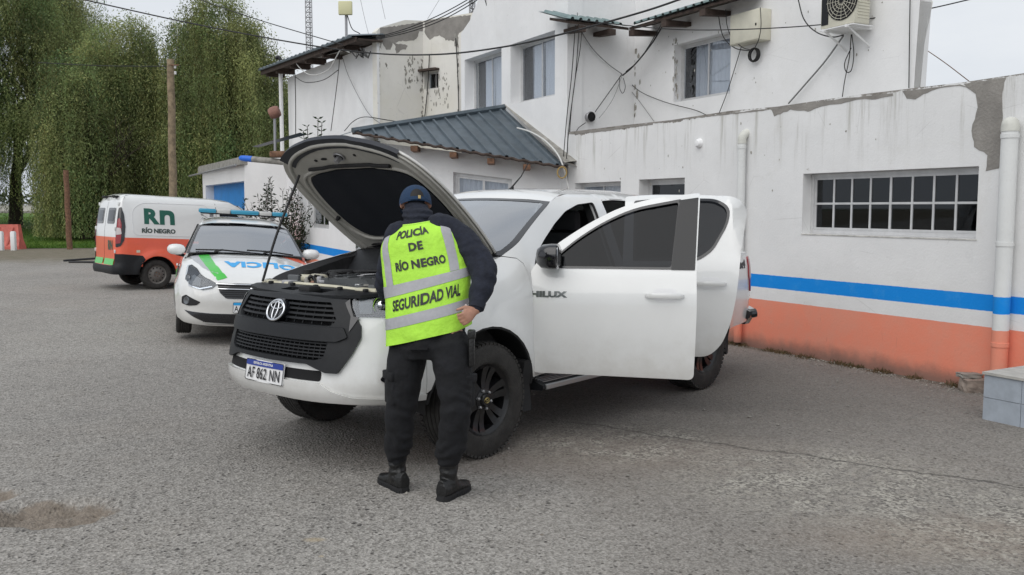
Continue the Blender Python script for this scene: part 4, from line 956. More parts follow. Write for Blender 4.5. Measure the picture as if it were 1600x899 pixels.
# weeds and grit along the wall foot: uncountable
rg = random.Random(4); lv = []
for i in range(3200):
    s_ = rg.uniform(-1.3, 2.6); o_ = abs(rg.gauss(0, .07))+.005; p = F0(s_, 0, o_)
    if noise.noise((s_*3, 0, 3)) < -.05: continue
    d = Vector((rg.gauss(0, .6), rg.gauss(0, .6), rg.uniform(.1, .9))).normalized(); t_ = rg.random()
    lv.append((Vector((p.x, p.y, .0)), d, rg.uniform(.015, .07), rg.uniform(.003, .010), (lerp(.08, .24, t_), lerp(.075, .17, t_), lerp(.03, .10, t_))))
tag(leafcloud('weeds', lv, None), 'dry weeds and litter along the foot of the orange wall', 'weeds', kind='stuff')
gm = MB(); rg = random.Random(14)
for i in range(2600):
    if i < 1100: s_ = rg.uniform(-1.6, 2.6); p = F0(s_, 0, abs(rg.gauss(0, .16))+.01)
    else: p = Vector((rg.uniform(-4, 4.5), rg.uniform(3.3, 9.5), 0))
    r_ = rg.uniform(.003, .010) if rg.random() < .93 else rg.uniform(.010, .02); z = gheight(p.x, p.y)
    vs = [Vector((p.x, p.y, z))+Vector((a*r_*rg.uniform(.6, 1.3), b*r_*rg.uniform(.6, 1.3), c*r_*.7+r_*.3)) for a, b, c in ((1, 0, 0), (-1, 0, 0), (0, 1, 0), (0, -1, 0), (0, 0, 1), (0, 0, -.6))]
    gm.add(vs, [(0, 2, 4), (2, 1, 4), (1, 3, 4), (3, 0, 4)])
tag(build('loose_gravel', gm, mat('loose_stone', (.24, .225, .20), .9, var=.4, vscale=40), smooth=False, fixn=False), 'loose grit and small stones scattered over the asphalt', 'gravel', kind='stuff')

# dark shrub by the garage and the shoots above the hood
rg = random.Random(31); b = gp(436, 19.6); zb_ = gheight(b.x, b.y); t = thing('shrub', 'dark loose shrub with long arching twigs in front of the garage wall', 'shrub', (b.x, b.y, zb_))
mb = MB(); lv = []
for k in range(95):
    a = rg.random()*6.283; q = rg.random(); d = Vector((math.cos(a)*(.15+.55*q), math.sin(a)*(.15+.5*q), 1)).normalized(); L = rg.uniform(1.0, 2.45) if k > 12 else rg.uniform(1.6, 2.6); p = Vector((rg.gauss(0, .12), rg.gauss(0, .12), 0)); path = [p.copy()]
    for i in range(12):
        d = (d+Vector((rg.gauss(0, .07), rg.gauss(0, .07), -.045*q))).normalized(); p = p+d*L/12; path.append(p.copy())
        if i > 2:
            for j in range(7):
                dd = (d*.4+Vector((rg.gauss(0, 1), rg.gauss(0, 1), rg.gauss(0, .8)))).normalized(); g_ = rg.uniform(.5, 1.3); lv.append((p+dd*.02-d*rg.random()*L/12, dd, rg.uniform(.05, .11), rg.uniform(.02, .034), (.030*g_, .050*g_, .022*g_)))
    mb.tube(path, [.012*(1-.7*i/12) for i in range(13)], 4)
build('stems', mb, M['bark'], t, loc=(0, 0, 0)); leafcloud('foliage', lv, t)
rg = random.Random(2); b = gp(489, 19.8); zb_ = gheight(b.x, b.y); t = thing('sapling', 'thin shoots with pinnate leaves rising above the raised hood', 'plant', (b.x, b.y, zb_)); mb = MB(); lv = []
for px, yt in ((480, 198), (497, 186), (503, 192), (474, 205)):
    tp = at(px, yt, 19.8)-Vector((b.x, b.y, zb_)); path = catmull([(0, 0, 0), (tp.x*.4, .1, tp.z*.5), tp], 10); mb.tube(path, .008, 4)
    for p in path[13:]:
        for s_ in (-1, 1): d = Vector((s_*.8, rg.gauss(0, .3), .35)).normalized(); lv.append((p, d, .13, .045, (.03, .055, .02)))
build('stems', mb, M['bark'], t, loc=(0, 0, 0)); leafcloud('foliage', lv, t)

# cables
def cable(pts, label, r=.009, m='cable', n=10, cat='cable', group=None, name='cable'):
    P = [at(x, y, Y) for x, y, Y in pts]; mb = MB(); mb.tube(catmull(P, n), r, 6); return tag(build(name, mb, M[m], ang=80), label, cat, group)
def wcable(pts, fdata, label, r=.006, m='cable', off=.02, group=None, n=8):
    P0, d, nn, o = fdata; P = [onpl(x, y, P0+nn*(o-off), nn) for x, y in pts]; mb = MB(); mb.tube(catmull(P, n), r, 5); return tag(build('wall_cable', mb, M[m], ang=80), label, 'cable', group)
OC = 'overhead_cable'
cable([(105, -6, 17), (300, 37, 16.5), (478, 70, 16), (590, 84, 15.8), (690, 85, 14.5), (790, 73, 13.5), (880, 53, 12.6), (1000, 20, 11.8), (1075, -5, 11.2)], 'thick black overhead cable sagging across the top from the trees to the roof eave', .013, name=OC)
cable([(296, -6, 23), (400, 30, 22), (535, 70, 21)], 'grey overhead wire running down to the wing roof from the top of the sky', .012, name=OC)
cable([(1530, -4, 10), (1430, 18, 10.5), (1300, 37, 11), (1190, 45, 11.5), (1080, 47, 12), (1000, 42, 12.6), (908, 32, 13.6)], 'thin black cable crossing in front of the air conditioner', .007, name=OC)
for k, (a, lab) in enumerate(((0, 'lowest'), (-5, 'middle'), (-10, 'topmost'))):
    cable([(588, 62+a*.3, 20), (640, 50+a*.7, 19.5), (690, 32+a, 19), (740, 4+a, 18.5), (752, -8+a, 18.4)], lab+' of the three wires climbing past the peeling tower', .010, name=OC, group=None)
cable([(756, -6, 16.6), (776, 60, 16.6), (797, 130, 16.5), (815, 176, 15.9)], 'slack black wire hanging from above down to the porch roof', .009, name=OC)
cable([(562, -6, 26), (570, 30, 25.5), (577, 58, 25)], 'faint guy wire above the wing roof', .006, 'cable_grey', name=OC)
cable([(594, -6, 26), (602, 30, 25.5)], 'short faint guy wire right of the panel antenna', .006, 'cable_grey', name=OC)
cable([(690, -6, 30), (668, 30, 29)], 'faint guy wire beside the tower lattice', .006, 'cable_grey', name=OC)
cable([(60, 98, 33), (160, 103, 32), (266, 104, 30)], 'thin wire strung through the willows to the wooden pole', .015, name=OC)
cable([(1441, 74, 14), (1476, 98, 13), (1514, 127, 12)], 'thin brown wire at the right going down to the parapet', .006, 'rust', name=OC)
PL_ = (La, ld, ln_, 0)
wcable([(458, 93), (470, 108), (484, 117), (500, 116), (515, 107), (526, 88), (533, 78), (546, 82)], PL_, 'white cable looping under the wing eave', .014, 'cable_white', off=.5)
wcable([(461, 120), (474, 128), (488, 129), (508, 124), (528, 110)], PL_, 'black cable in a slack loop below the white one', .010, off=.3)
wcable([(531, 80), (529, 110), (523, 160), (517, 205)], PL_, 'black cable dropping down the wing wall from the junction', .010, off=.2)
wcable([(535, 90), (545, 120), (565, 160), (580, 182), (600, 197)], PL_, 'grey cable slanting down the wing wall', .008, 'cable_grey', off=.1)
wcable([(538, 205), (552, 190), (570, 183), (600, 187), (632, 192)], PL_, 'thin dark cable arching above the hood', .010, off=.1)
wcable([(461, 115), (462, 160), (462, 214)], PL_, 'thin cable clipped to the white conduit', .012, off=.55)
cb = MB(); rg = random.Random(6)
for k in range(7): x = 545+rg.random()*28; cb.tube([onpl(x, 74+rg.random()*6, La-ln_*.55, ln_), onpl(x+rg.uniform(-10, 12), 84+rg.random()*10, La-ln_*.5, ln_), onpl(x+rg.uniform(-2, 14), 78+rg.random()*8, La-ln_*.55, ln_)], .014, 5)
tag(build('cable_junction', cb, M['cable']), 'knot of black connectors and wires under the wing eave', 'cable junction')
PT = (Tb, td2, tn2, 0)
wcable([(712, 60), (715, 110), (717, 180)], PT, 'black cable running down the tower beside the gable wall', .012, off=.05)
wcable([(671, 86), (668, 140), (663, 189)], PT, 'thin black cable beside the small tower window', .012, off=.05)
PF = (WP0, DD, NB, 0)
for k, (pts, lab) in enumerate((([(899, 40), (893, 120), (886, 180), (880, 250)], 'leftmost of the cables dropping beside the corner of the upper block'), ([(905, 42), (899, 120), (890, 190), (884, 262)], 'second of the cables dropping beside the corner of the upper block'))):
    wcable(pts, PF, lab, .007, off=.12)
PR = (rt(0, 0, 0), rd, rn, 0)
def rc(pts, lab, r=.007, m='cable', off=.06): return wcable(pts, PR, lab, r, m, off)
rc([(909, 50), (906, 80), (895, 150), (889, 230), (890, 290)], 'black cable starting under the eave and falling in front of the low wall', .006)
rc([(902, 20), (905, 42), (925, 75), (950, 100), (972, 116)], 'grey cable slanting from the eave to the cable crossing', .007, 'cable_grey')
rc([(972, 116), (955, 140), (930, 175)], 'black cable running from the crossing to the round lamp', .007)
rc([(972, 118), (960, 150), (948, 170), (936, 185)], 'thin grey cable hanging below the cable crossing', .004, 'cable_grey')
rc([(915, 192), (902, 203), (896, 225), (891, 280)], 'cable leading from the round lamp down to the annex', .006)
rc([(968, 122), (968, 137), (973, 146), (977, 136), (974, 122)], 'small hanging loop at the cable crossing', .005)
P1 = (WP0, DD, NB, 1.31)
wcable([(1037, 38), (1020, 66), (1000, 92), (985, 108), (973, 118)], P1, 'bundle of black cables slanting across the inner corner', .012, off=.25)
wcable([(1036, 34), (1015, 70), (998, 95), (978, 112)], P1, 'second dark cable slanting across the inner corner', .007, off=.30)
wcable([(975, 120), (1000, 143), (1040, 160), (1085, 172), (1104, 180)], P1, 'thin dark cable sagging below the recessed window', .006, off=.05)
wcable([(976, 130), (1000, 160), (1022, 190)], P1, 'thin grey cable running down to the parapet', .005, 'cable_grey', off=.05)
wcable([(1122, 18), (1126, 45), (1133, 62), (1150, 76), (1176, 80)], P1, 'black cable curving from the eave under the cream cabinet', .007, off=.15)
wcable([(1134, 15), (1136, 40), (1144, 60), (1160, 74), (1172, 78)], P1, 'second black cable curving under the cream cabinet', .006, off=.18)
wcable([(1158, 74), (1147, 110), (1136, 145), (1124, 176)], P1, 'black cable falling from the cream cabinet past the window', .006, off=.05)
wcable([(1188, 12), (1189, 40), (1186, 60), (1180, 74)], P1, 'black cable running over the cream cabinet door to the coil', .006, off=.28)
wcable([(1246, -5), (1256, 30), (1275, 50), (1300, 58), (1318, 55)], P1, 'black cable sweeping down to the air conditioner', .008, off=.15)
wcable([(1318, 56), (1290, 95), (1260, 130), (1232, 162)], P1, 'grey hose slanting from the air conditioner down to the parapet', .011, 'cable_grey', off=.06)
wcable([(1330, 54), (1327, 90), (1320, 125), (1316, 152)], P1, 'left black wire hanging below the air conditioner', .006, off=.06)
wcable([(1331, 54), (1334, 85), (1330, 110), (1322, 112), (1320, 98), (1330, 75)], P1, 'looped black wire below the air conditioner', .006, off=.05)
wcable([(1422, -5), (1421, 60), (1420, 138)], P1, 'thin vertical cable at the right end of the recessed wall', .006, off=.03)
cable([(808, 200, 14.9), (830, 207, 14.6), (855, 223, 14.2), (876, 250, 13.9), (890, 300, 13.8)], 'white cable trailing over the porch flashing and down', .014, 'cable_white', name='wall_cable')
cm_ = MB(); c0 = at(878, 270, 13.8)
for k in range(3): cm_.tube([c0+Vector((.07*math.cos(a*.42+k), -.03*k, .085*math.sin(a*.42+k))) for a in range(16)], .011, 5, False)
tag(build('cable_bundle', cm_, mat('tan_cable', (.35, .24, .08), .6)), 'small ring of yellowish cable tied under the porch roof corner', 'cable coil')
# cables and a kerb strip lying on the ground behind the van
for k, (a, b_, lab) in enumerate((((100, 409), (165, 405), 'black hose lying on the asphalt behind the van, nearest the grass'), ((108, 411), (170, 414), 'second black hose lying on the asphalt behind the van'))):
    A, B = ong(*a), ong(*b_); mb = MB(); mb.tube(catmull([A+Vector((0, 0, .03)), A.lerp(B, .5)+Vector((0, .3, .03)), B+Vector((0, 0, .03))], 6), .035, 6); tag(build('hose', mb, M['cable']), lab, 'hose')
# ================================================================== VEHICLES
class Shell:
    def __init__(s, plan, ins):
        P = [Vector((*p, 0)) for p in plan]; s.p = catmull(P, 8); s.a = [0]
        for i in range(1, len(s.p)): s.a.append(s.a[-1]+(s.p[i]-s.p[i-1]).length)
        s.n = []
        for i in range(len(s.p)):
            t = (s.p[min(i+1, len(s.p)-1)]-s.p[max(i-1, 0)]).normalized(); s.n.append(Vector((t.y, -t.x, 0)))
        if plan[0][0] < plan[len(plan)//2][0]: s.n = [-n for n in s.n]    # starting at the rear end
        s.n[0] = Vector((1 if s.n[0].x > 0 else -1, 0, 0)); s.ins = ins
    def at(s, a):
        a = abs(a)
        if a >= s.a[-1]: return s.p[-1], s.n[-1]
        lo, hi = 0, len(s.a)-1
        while hi-lo > 1:
            m = (lo+hi)//2
            if s.a[m] <= a: lo = m
            else: hi = m
        t = (a-s.a[lo])/(s.a[hi]-s.a[lo]); return s.p[lo].lerp(s.p[hi], t), s.n[lo].lerp(s.n[hi], t).normalized()
    def f(s, a, z, t=0):
        p, n = s.at(a); q = p+n*(t-s.ins(abs(a), z, p.x)); return Vector((q.x, q.y if a >= 0 else -q.y, z))
    def ax(s, x, end=False):
        best = None
        for i in range(len(s.p)-1):
            x0, x1 = s.p[i].x, s.p[i+1].x
            if (x0-x)*(x1-x) <= 0 and abs(x1-x0) > 1e-9 and s.p[i].y > .25: return s.a[i]+(s.a[i+1]-s.a[i])*(x-x0)/(x1-x0)
        return s.a[-1]
    def side(s, sg=1): return lambda x, z, t=0: s.f(sg*s.ax(x), z, t)
def arc(cx, cz, r, a0, a1, n=14): return [(cx+r*math.cos(R(lerp(a0, a1, k/n))), cz+r*math.sin(R(lerp(a0, a1, k/n)))) for k in range(n+1)]
def P_(name, outline, fm, m, parent, step=.06, holes=(), th=.012, off=0, ang=38, loc=None):
    mb = MB(); panel(mb, outline, fm, step, holes, th, off); return build(name, mb, m, parent, ang=ang)
def B_(name, c, d, m, parent, bev=.01, M_=None):
    mb = MB(); mb.box(c, d, M_, bev); return build(name, mb, m, parent)
def T_(name, path, r, m, parent, n=8, ang=60):
    mb = MB(); mb.tube(path, r, n); return build(name, mb, m, parent, ang=ang)
def local(o, H):     # shift a freshly built child so that its origin is at H
    for v in o.data.vertices: v.co -= H
    return o
def wheel(parent, x, y, zc, Rt, wd, Rr, style, mrim, sg, steer=0):
    g = bpy.data.objects.new('wheel', None); C.objects.link(g); g.parent = parent; g.location = (x, y, zc); g.rotation_euler = (0, 0, (0 if sg > 0 else math.pi)+steer); g.empty_display_size = .1
    Q = Matrix.Rotation(R(-90), 4, 'X')      # lathe axis -> local +Y (outwards)
    h = wd/2
    prof = [(Rr*.97, -h*.75), (Rr*1.02, -h*.9), ((Rr+Rt)/2, -h*1.02), (Rt*.96, -h*.92), (Rt*.985, -h*.72)]
    nt_ = 5
    for k in range(nt_):
        a = lerp(-h*.72, h*.72, k/nt_); b = lerp(-h*.72, h*.72, (k+1)/nt_); q = (b-a)*.14
        prof += [(Rt-.009, a+.0005), (Rt-.001, a+q), (Rt, (a+b)/2), (Rt-.001, b-q), (Rt-.009, b-.0005)]
    prof += [(Rt*.985, h*.72), (Rt*.96, h*.92), ((Rr*.35+Rt*.65), h*1.02), (Rr*1.12, h*1.0), (Rr*1.06, h*.97), (Rr*1.02, h*.86), (Rr*.97, h*.75)]
    mb = MB(); mb.lathe(prof, 56, Q)
    if style == 'truck':
        for k in range(60):
            a = 6.2832*k/60
            for side_, w0 in ((1, .62), (-1, .62)):
                M4 = Matrix.Rotation(a, 4, 'Y') @ Matrix.Translation((Rt-.0085, side_*h*.80, 0)) @ Matrix.Rotation(side_*R(12), 4, 'Z'); vs = MB(); vs.box((0, 0, 0), (.016, h*.34, .026)); mb.add([M4 @ v for v in map(Vector, vs.v)], vs.f)
    build('tyre', mb, M['rubber'], g, ang=50)
    mb = MB(); mb.lathe([(Rr*.99, -h*.8), (Rr*.93, -h*.6), (Rr*.88, h*.2), (Rr*.90, h*.70), (Rr*.97, h*.80), (Rr*1.01, h*.88), (Rr*.985, h*.80)], 48, Q); rim = build('rim', mb, mrim, g, ang=40)
    mb = MB(); mb.lathe([(0, h*.05), (Rr*.9, h*.05)], 32, Q); build('brake', mb, M['hole'], g)
    yo = h*.62
    if style == 'truck':
        mb = MB()
        for k in range(6):
            for dl in (-1, 1):
                a = R(60*k+15); vs = []
                for rr, of, wv, yy, dp in ((.045, .016, .046, yo+.012, .06), (.11, .022, .058, yo+.0, .055), (.165, .030, .064, yo+.004, .055), (Rr*.97, .040, .078, yo+.022, .06)):
                    c = Vector((rr, 0, of*dl)); 
                    for s_, t_ in ((-.5, 0), (-.36, 1), (.36, 1), (.5, 0)): vs.append(Matrix.Rotation(a, 4, 'Y') @ Vector((c.x, yy-dp*(1-t_), c.z+s_*wv)))
                fs = [(4*i+j, 4*i+(j+1) % 4, 4*i+4+(j+1) % 4, 4*i+4+j) for i in range(3) for j in range(4)]; mb.add(vs, fs)
        build('spokes', mb, mrim, g, ang=30)
        mb = MB(); mb.lathe([(.075, yo-.03), (.07, yo+.012), (.045, yo+.02), (.042, yo+.034), (.036, yo+.04), (0, yo+.04)], 24, Q); build('hub', mb, mrim, g, ang=40)
        mb = MB()
        for k in range(6): a = R(60*k+45); mb.lathe([(.011, yo-.01), (.011, yo+.026), (.006, yo+.032), (0, yo+.032)], 6, Matrix.Rotation(a, 4, 'Y') @ Matrix.Translation((.062, 0, 0)) @ Q)
        build('wheel_nuts', mb, M['steel'], g, ang=30)
        mb = MB()
        for ea, eb in ((.024, .018), (.009, .018)): mb.tube([(ea*math.cos(t*.3927), yo+.0425, eb*math.sin(t*.3927)) for t in range(17)], .0018, 5, False)
        mb.tube([(.016*math.cos(t*.3927), yo+.0425, .006+.008*math.sin(t*.3927)) for t in range(17)], .0018, 5, False); build('hub_emblem', mb, mat('brass', (.45, .36, .15), .3, .8), g)
    else:
        mb = MB(); prof = [(Rr*.90, h*.55), (Rr*.80, yo), (Rr*.62, yo+.004), (Rr*.52, yo+.02), (Rr*.34, yo+.025), (Rr*.30, yo+.01), (0, yo+.01)]
        mb.lathe(prof, 40, Q); build('wheel_disc', mb, mrim, g, ang=40)
        mb = MB()
        for k in range(12): M4 = Matrix.Rotation(R(30*k), 4, 'Y') @ Matrix.Translation((Rr*.74, yo+.006, 0)) @ Q; mb.lathe([(0, 0), (Rr*.075, 0)], 10, M4)
        build('vent_hole', mb, M['hole'], g)
        mb = MB()
        for k in range(4): M4 = Matrix.Rotation(R(90*k+20), 4, 'Y') @ Matrix.Translation((Rr*.22, yo+.012, 0)) @ Q; mb.lathe([(.010, 0), (.010, .018), (0, .018)], 6, M4)
        build('wheel_nuts', mb, M['rust'], g)
    return g
def ell(cx, cz, a, b, n=36, rot=0): return [(cx+a*math.cos(6.2832*k/n), cz+b*math.sin(6.2832*k/n)) for k in range(n)]
def ribbon(name, A, B, m, parent, n=8, bulge=None, th=0, ang=40):
    rows = []
    for k in range(n+1):
        t = k/n; row = []
        for i in range(len(A)):
            p = Vector(A[i]).lerp(Vector(B[i]), t)
            if bulge: p += bulge(i/(len(A)-1), t)
            row.append(p)
        rows.append(row)
    mb = MB(); mb.loft(rows, cap=False, closed=False)
    return build(name, mb, m, parent, ang=ang)
def plate(parent, fm, a, z, wd, ht, txt, off, rot=0):
    mb = MB(); c_, s_ = math.cos(rot), math.sin(rot); f = lambda u, v, t: fm(a+u*c_-v*s_, z+u*s_+v*c_, t)
    po = rnd(rect(-wd/2, wd/2, -ht/2, ht/2), .012); panel(mb, po, f, .1, (), .008, off); pl = build('licence_plate', mb, M['white'], parent)
    mb = MB(); panel(mb, rnd(rect(-wd/2+.004, wd/2-.004, ht*.22, ht/2-.004), .008), f, .1, (), .001, off+.0025); build('blue_band', mb, M['plate_blue'] if txt != 'A' else M['sky_blue'], pl)
    fr = MB(); n = len(po); pin = [(u*.978, v*.94) for u, v in po]
    for i in range(n): j = (i+1) % n; fr.add([f(*po[i], off+.003), f(*po[j], off+.003), f(*pin[j], off+.003), f(*pin[i], off+.003)], [(0, 1, 2, 3)])
    build('plate_rim', fr, M['ink'], pl)
    mb = MB(); text_on(mb, txt, f, 0 if txt != 'A' else -wd*.40, -ht*.13, ht*.72, .72, .0012, off+.003, spacing=1.05); build('lettering', mb, M['ink'], pl, smooth=False)
    mb = MB(); text_on(mb, 'REPÚBLICA ARGENTINA', f, -.01, ht*.35, ht*.15, .95, .0004, off+.004); build('lettering', mb, M['white'], pl, smooth=False)
    return pl

# ------------------------------------------------------------------ white pickup
TR_A = R(229.75)
truck = thing('pickup_truck', 'white double-cab pickup with raised hood and both left doors open', 'pickup truck', (-.868, 6.392, 0), TR_A)
FT = [(.44, .045), (.48, .01), (.52, -.008), (.58, -.012), (.64, 0), (.70, .012), (.76, .025), (.84, .05), (.93, .075), (1.0, .105), (1.07, .14), (1.12, .20), (1.2, .30)]
ST = [(.42, .045), (.50, .022), (.62, .012), (.8, 0), (.95, 0), (1.05, .006), (1.12, .022), (1.20, .042), (1.26, .068), (1.40, .125), (1.55, .188), (1.66, .238), (1.72, .285), (1.76, .34)]
FE = [(.42, .04), (.55, .01), (.8, 0), (.95, 0), (1.03, .012), (1.10, .04), (1.17, .085), (1.22, .125), (1.28, .18), (1.4, .25)]
BT = [(.42, .05), (.5, .03), (.7, .005), (.9, 0), (1.05, .006), (1.14, .02), (1.19, .035), (1.3, .05)]
def t_ins(a, z, x):
    k = sstep(a, .72, 1.35); s_ = lerp(sinterp(FE, z), sinterp(ST, z), sstep(-x, .20, .50))
    s_ = lerp(s_, sinterp(BT, z), sstep(-x, 2.47, 2.6))
    for cx in (0, -2.98): r = math.hypot(x-cx, z-.39); s_ -= .028*math.exp(-((r-.49)/.075)**2)*sstep(a, 1.0, 1.5)*(1 if z < 1.0 else 0)
    return lerp(sinterp(FT, z), s_, k)
TS = Shell([(1.03, 0), (1.02, .25), (.98, .45), (.905, .61), (.79, .73), (.63, .825), (.45, .885), (.22, .915), (0, .923), (-1, .925), (-2, .925), (-3.5, .92), (-3.86, .905), (-3.96, .86), (-4.0, .75), (-4.01, .5), (-4.01, .2)], t_ins)
A_ = TS.ax; f = TS.f; L_ = TS.side(1); Rr_ = TS.side(-1)
def sym(h): return h+[(-a, z) for a, z in h[::-1]]
ab = A_(.50)
bumper_h = [(0, .465), (.5, .462), (.9, .445), (ab-.12, .44), (ab, .47), (ab, .975), (.66, .985), (.60, .72), (0, .715)]
P_('front_bumper', sym(bumper_h[1:-1])[:], f, M['paint'], truck, .052, th=.02)
# lower opening in the white bumper
P_('lower_intake', rnd(rect(-.56, .46, .598, .66), .02), f, M['hole'], truck, .06, th=.004, off=.0035)
ln = [(-.62, .655), (.50, .655), (.60, .60), (.72, .525), (.90, .50), (1.15, .50), (1.15, .470), (.85, .468), (.62, .500), (.50, .535), (.44, .585), (-.58, .585)]
P_('bumper_lip', [(-.60, .590), (.46, .590), (.54, .545), (.66, .510), (.85, .495), (1.12, .50), (1.12, .462), (.7, .466), (0, .470), (-.7, .466), (-.86, .49), (-.70, .55)], f, M['paint'], truck, .04, th=.022, off=.022)
surr_h = [(0, .695), (.36, .70), (.50, .655), (.575, .655), (.66, .77), (.715, .865), (.715, .93), (.665, 1.0), (.60, 1.085), (0, 1.10)]
up = lambda s_: [(s_*.055, .945), (s_*.50, .935), (s_*.54, .96), (s_*.47, 1.07), (s_*.02, 1.082)]
upper = rnd([(-.47, 1.068), (-.54, .965), (-.50, .93), (.50, .93), (.54, .965), (.47, 1.068)], .015)
lower = rnd([(-.50, .835), (-.48, .745), (-.42, .725), (.42, .725), (.48, .745), (.50, .835)], .015)
so_ = sym(surr_h)
P_('grille_surround', so_, f, M['black_plastic'], truck, .04, (upper, lower), .05, .030)
P_('grille_back', sym([(0, .70), (.6, .72), (.6, 1.06), (0, 1.08)]), f, M['hole'], truck, .1, th=.004, off=-.03)
gb = MB()
for z, (x0, x1) in ((1.045, (-.49, .49)), (1.018, (-.51, .51)), (.990, (-.52, .52)), (.962, (-.53, .53))): panel(gb, rect(x0, x1, z-.006, z+.006), f, .06, (), .02, .018)
for k in range(-6, 7): panel(gb, rect(k*.083-.003, k*.083+.003, .935, 1.065), f, .06, (), .012, .008)
build('grille_bars', gb, M['black_plastic'], truck)
gb = MB()
for z in (.745, .765, .785, .805, .825): panel(gb, rect(-.49, .49, z-.004, z+.004), f, .06, (), .015, .020)
for k in range(-11, 12): panel(gb, rect(k*.044-.003, k*.044+.003, .73, .83), f, .05, (), .012, .014)
build('lower_mesh', gb, M['black_plastic'], truck)
P_('grille_bar', rnd([(-.60, .925), (-.63, .87), (-.56, .842), (.56, .842), (.63, .87), (.60, .925)], .012), f, M['black_plastic'], truck, .04, th=.03, off=.045)
# emblem
mb = MB()
def em(a, b, cz=0): return [f(a*math.cos(t*.2618), 1.0+cz+b*math.sin(t*.2618), .052) for t in range(25)]
mb.tube(em(.086, .062), .0075, 8, False); mb.tube(em(.024, .055), .0048, 8, False); mb.tube(em(.062, .020, .028), .0048, 8, False)
build('front_emblem', mb, M['chrome'], truck, ang=60)
P_('emblem_back', ell(0, 1.0, .095, .071), f, M['gloss_black'], truck, .03, th=.03, off=.044)
plate(truck, f, -.02, .612, .40, .135, 'AF 862 NN', .030)
# headlamps
def headlamp(sg):
    hf = lambda a, z, t=0: f(sg*a, z, t)
    a1 = A_(.40); o = [(.665, .985), (.635, 1.04), (.62, 1.105), (.9, 1.125), (A_(.55), 1.135), (a1, 1.10), (A_(.52), 1.03), (A_(.62), .985), (.95, .978)]
    P_h = P_('headlight', o, hf, M['gloss_black'], truck, .04, th=.02, off=.004)
    P_('lens', [(a_*.985+.02, z*.985+.016) for a_, z in o], hf, M['lens'], P_h, .04, th=.004, off=.022)
    p, n = TS.at(.86); c = f(sg*.86, 1.05, -.02); nn = Vector((n.x, n.y*sg, 0.05)).normalized(); Mq = Matrix.Translation(c) @ nn.to_track_quat('Z', 'Y').to_matrix().to_4x4()
    mb = MB(); mb.lathe([(0, -.01), (.03, -.005), (.046, .02), (.050, .032), (.056, .032), (.058, .02)], 28, Mq); build('reflector', mb, M['chrome'], P_h)
    mb = MB(); mb.lathe([(0, .040), (.018, .036), (.032, .024), (.038, .012)], 24, Mq); build('projector', mb, M['chrome'], P_h)
    P_('chrome_shell', [(.93, 1.0), (.93, 1.095), (1.12, 1.10), (1.12, 1.01)], hf, M['lamp_grey'], P_h, .03, th=.004, off=.010)
    P_('chrome_shell', [(.70, 1.0), (.68, 1.09), (.79, 1.10), (.79, 1.0)], hf, M['lamp_grey'], P_h, .03, th=.004, off=.010)
    P_('corner_trim', [(.635, .90), (.70, .985), (.66, .99), (.615, 1.09), (.585, 1.07), (.64, .99)], hf, M['gloss_black'], truck, .03, th=.02, off=.036)
    P_('fog_lamp_bezel', rnd([(.82, .615), (.88, .665), (1.0, .66), (1.0, .57), (.90, .565)], .02), hf, M['gloss_black'], truck, .03, th=.03, off=.01)
for sg in (1, -1): headlamp(sg)
# fenders
arch = arc(0, .39, .485, 16, 169)
fend = [(.497, .50)]+arch+[(-.482, .47), (-.482, 1.0), (-.470, 1.20), (-.455, 1.262), (-.42, 1.295), (-.33, 1.31), (-.15, 1.285), (.05, 1.24), (.25, 1.19), (.45, 1.145), (.497, 1.13)]
fe_o = []
for sg in (1, -1):
    fe_o.append(P_('fender', fend, TS.side(sg), M['paint'], truck, .045, th=.012))
    mb = MB(); rows = []
    for w_ in (.01, .30):
        rows.append([TS.side(sg)(x, z, -w_) for x, z in arc(0, .39, .487, -4, 184, 22)])
    mb.loft(rows, cap=False, closed=False); mb.add([TS.side(sg)(x, z, -.30) for x, z in arc(0, .39, .49, -4, 184, 22)], [tuple(range(23))]); build('wheel_arch_liner', mb, M['matte_black'], truck)
    P_('arch_lip', arc(0, .39, .487, 4, 176, 24)+arc(0, .39, .470, 176, 4, 24), TS.side(sg), M['matte_black'], truck, .03, th=.03, off=-.002)
    P_('mud_flap', rnd([(-.44, .60), (-.485, .24), (-.40, .23), (-.38, .60)], .02), TS.side(sg), M['matte_black'], truck, .05, th=.22, off=.0)
    # top flange towards the engine bay
    top = [(x, z) for x, z in fend if z > 1.12]; top.sort()
    A1 = [TS.side(sg)(x, z, -.004) for x, z in top]; B1 = [Vector((p.x, sg*.70, p.z-.03)) for p in A1]
    ribbon('bay_flange', A1, B1, M['matte_black'], truck, 4)
    ribbon('inner_fender', B1, [Vector((p.x, sg*.68, .70)) for p in B1], M['bay'], truck, 3)
# cab side with door openings
cab = [(-.484, .47), (-.484, 1.0), (-.472, 1.2), (-.462, 1.262), (-.42, 1.30), (-.33, 1.315), (-.47, 1.40), (-.64, 1.50), (-.83, 1.605), (-1.0, 1.69), (-1.12, 1.728), (-1.3, 1.752), (-1.9, 1.758), (-2.36, 1.750), (-2.53, 1.71), (-2.58, 1.55), (-2.575, 1.25), (-2.57, 1.1), (-2.57, .82), (-2.46, .76), (-2.38, .60), (-2.33, .47)]
dF = rnd([(-.54, .53), (-.54, 1.20), (-.62, 1.315), (-.77, 1.42), (-.95, 1.53), (-1.13, 1.62), (-1.32, 1.672), (-1.55, 1.69), (-1.56, .53)], [.05]+[.03]*6+[.03, .05])
dRr = rnd([(-1.68, .53), (-1.67, 1.70), (-1.85, 1.71), (-2.13, 1.70), (-2.33, 1.65), (-2.40, 1.54), (-2.42, 1.2), (-2.40, .92), (-2.34, .72), (-2.26, .57), (-2.20, .53)], .03)
